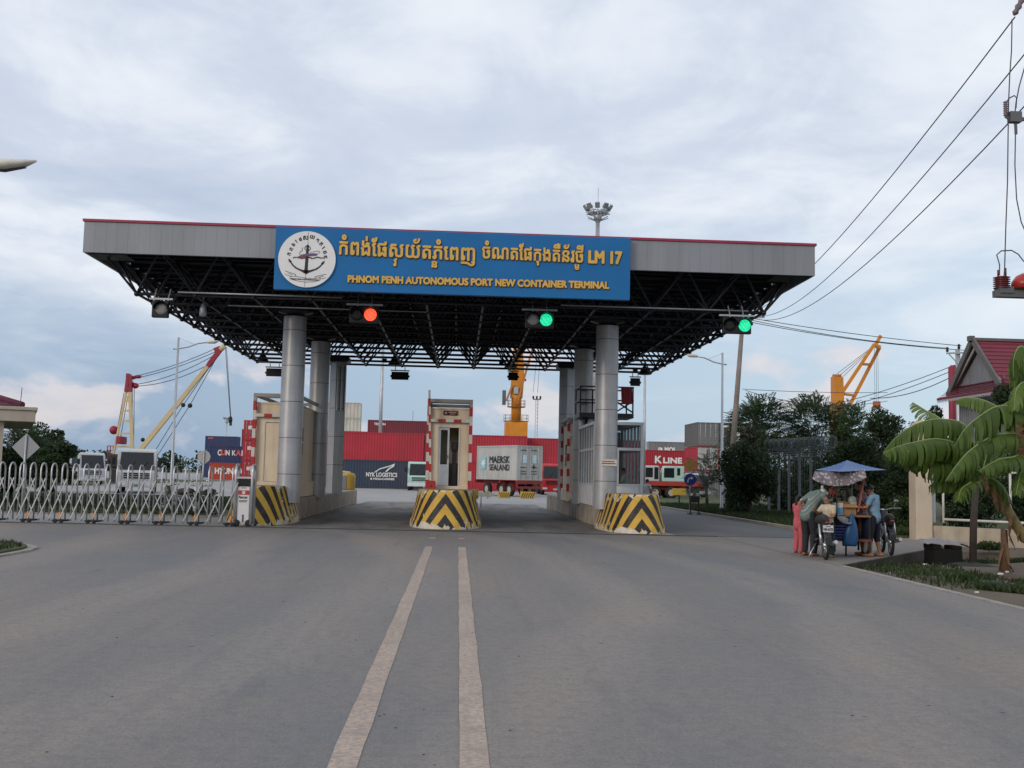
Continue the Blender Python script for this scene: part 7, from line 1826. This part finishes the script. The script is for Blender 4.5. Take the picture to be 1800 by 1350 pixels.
mb.face([10*K+j for j in range(K)]); mb.build('bag_body', mat('blue_plastic', (.012, .075, .20), .4), t); MB().path([(-.03, 0, 0), (0, 0, .06), (.03, 0, 0)], .006, 6).build('handle', mat('blue_plastic', (.02, .12, .30)), t)
t = thing('clear_bag', 'bulging clear plastic bag hanging above the cardboard box', 'bag', at(1498, 873, 22.9), 0, 'goods on the food cart'); mb = MB(); mb.ell((0, 0, -.08), (.09, .07, .10)); mb.ell((.02, -.02, -.15), (.08, .06, .06)); mb.tube((0, 0, 0), (0, 0, .3), .008); mb.build('bag_body', mat('milky_plastic', (.30, .33, .30), .3), t)
t = thing('white_bag', 'knotted white plastic bag hanging at the cart left side', 'bag', at(1447, 861, 22.9), 0, 'goods on the food cart'); mb = MB(); mb.ell((0, 0, -.04), (.08, .06, .07)); mb.ell((.06, 0, -.09), (.07, .05, .06)); mb.ell((-.02, 0, .05), (.03, .03, .05)); mb.build('bag_body', mat('milky_white_plastic', (.55, .56, .55), .35), t)
t = thing('sausage_bunch', 'bunch of red sausages hanging under the tarpaulin', 'food', at(1464, 852, 22.85), 0, 'goods on the food cart'); mb = MB(); g = random.Random(3)
for q in range(22): a = g.uniform(0, 6.28); r = g.uniform(0, .09); z = -g.uniform(0, .20); mb.capsule((r*math.cos(a), r*math.sin(a), z), (r*math.cos(a)+g.uniform(-.02, .02), r*math.sin(a), z-.06), .016, .016, 8)
mb.tube((0, 0, .10), (0, 0, -.05), .006); mb.build('sausages', mat('sausage_red', (.28, .07, .05), .4), t)
t = thing('snack_bags', 'dim greenish snack bags hanging at the back of the cart', 'food', at(1484, 868, 23.2), 0, 'goods on the food cart'); mb = MB(); g = random.Random(5)
for q in range(14): mb.ell((g.uniform(-.16, .16), g.uniform(-.05, .05), g.uniform(-.18, .08)), (.05, .025, .06), 8, 6)
mb.bar((-.2, 0, .12), (.2, 0, .12), .015); mb.build('bags', mat('olive_wrappers', (.13, .14, .09), .3), t)
t = thing('tray', 'orange tray of food in front of the man in blue', 'tray', (at(1515, 892, 22.75).x, 22.85, at(1515, 894, 22.85).z), 0, 'goods on the food cart'); MB().lathe([(.13, 0), (.16, .03), (.15, .03), (.12, .008)], 18).build('tray_body', mat('orange_plastic', (.50, .11, .04), .5), t); mb = MB(); g = random.Random(8)
for q in range(9): mb.ell((g.uniform(-.08, .08), g.uniform(-.08, .08), .03), (.035, .03, .025), 8, 6)
mb.build('food', mat('orange_food', (.50, .22, .08), .6), t)
# tarpaulin roof and its pole
pr = thing('tarpaulin_roof', 'blue striped tarpaulin peaked roof over the cart on leaning poles', 'tarpaulin', (at(1491, 980, Ys).x, Ys, SURF)); o = Vector(pr.location)
ap_ = at(1489, 809, Ys)-o; lf = at(1432, 826, Ys)-o; rt_ = at(1559, 826, Ys)-o
fr1 = at(1476, 829, Ys-.85)-o; bk = V((ap_.x, .9, lf.z-.02))
N = 10
def tri_sheet(mb, A, B, C, m, sag=.06):
    idx = {}
    for i in range(N+1):
        for j in range(N+1-i):
            u, v = i/N, j/N; p = A*(1-u-v)+B*u+C*v; s_ = 27*u*v*(1-u-v)*sag+4*sag*.6*(u+v)*(1-u-v)
            idx[i, j] = mb.add([p-V((0, 0, s_))])
    for i in range(N):
        for j in range(N-i):
            mb.face((idx[i, j], idx[i+1, j], idx[i, j+1]), m, True)
            if i+j < N-1: mb.face((idx[i+1, j], idx[i+1, j+1], idx[i, j+1]), m, True)
def tarp_mat():
    m = bpy.data.materials.new('striped_tarpaulin'); m.use_nodes = True; t = NT(m.node_tree); oc = t.n('ShaderNodeTexCoord').outputs['Object']; sx = t.n('ShaderNodeSeparateXYZ', None, Vector=oc)
    f = t.math('FRACT', t.math('MULTIPLY', t.math('ADD', sx.outputs[0], t.math('MULTIPLY', sx.outputs[1], .6)), 9.)); c = t.mix(t.ramp(f, [(.62, 0.), (.72, 1.)]), (.018, .07, .23), (.10, .22, .45))
    n = t.noise(oc, 4, 5); c = t.mix(t.math('MULTIPLY', t.ramp(n, [(.45, 0.), (.75, 1.)]), .5), c, (.10, .16, .25))
    p = t.n('ShaderNodeBsdfPrincipled', None, Base_Color=c, Roughness=.45); t.link(p.outputs[0], t.n('ShaderNodeOutputMaterial').inputs[0]); return m
mb = MB(); tri_sheet(mb, ap_, lf, fr1, 0, .035); tri_sheet(mb, ap_, fr1, rt_, 0, .035); tri_sheet(mb, ap_, rt_, bk, 0, .035); tri_sheet(mb, ap_, bk, lf, 0, .035); mb.build('sheet', tarp_mat(), pr)
mb = MB(); mb.tube(V((ap_.x, .1, 0)), ap_-V((0, 0, .02)), .02); q0, q1 = at(1508, 900, 22.7)-o, at(1521, 832, 22.7)-o; mb.tube(at(1471, 920, 22.6)-o, at(1471, 836, 22.6)-o, .014)
mb.build('pole', M_CHAS, pr); MB().bar(q0, q1, .035).build('wooden_strut', mat('reddish_strut', (.30, .10, .07), .7), pr)
vm = print_cloth('mottled_awning', (.42, .38, .40), (.17, .145, .165), 13)
va = thing('awning_cloth', 'mottled pale cloth sagging under the blue tarpaulin', 'cloth', pr.location); mb = MB(); NX, NY = 24, 6
tl, tr_, bl_, br_ = at(1432, 829, 22.5)-o, at(1520, 826, 22.5)-o, at(1428, 841, 22.35)-o, at(1522, 838, 22.35)-o
for i in range(NX+1):
    for j in range(NY+1):
        u, v = i/NX, j/NY; p = tl.lerp(tr_, u).lerp(bl_.lerp(br_, u), v); sag = math.sin(PI*u)**.8*(.17*v); p = p+V((0, -.04*math.sin(u*20)*v, -sag-.02*abs(math.sin(u*26))*v)); mb.v.append(tuple(p))
for i in range(NX):
    for j in range(NY): a = i*(NY+1)+j; mb.face((a, a+1, a+NY+2, a+NY+1), 0, True)
mb.build('cloth', vm, va)
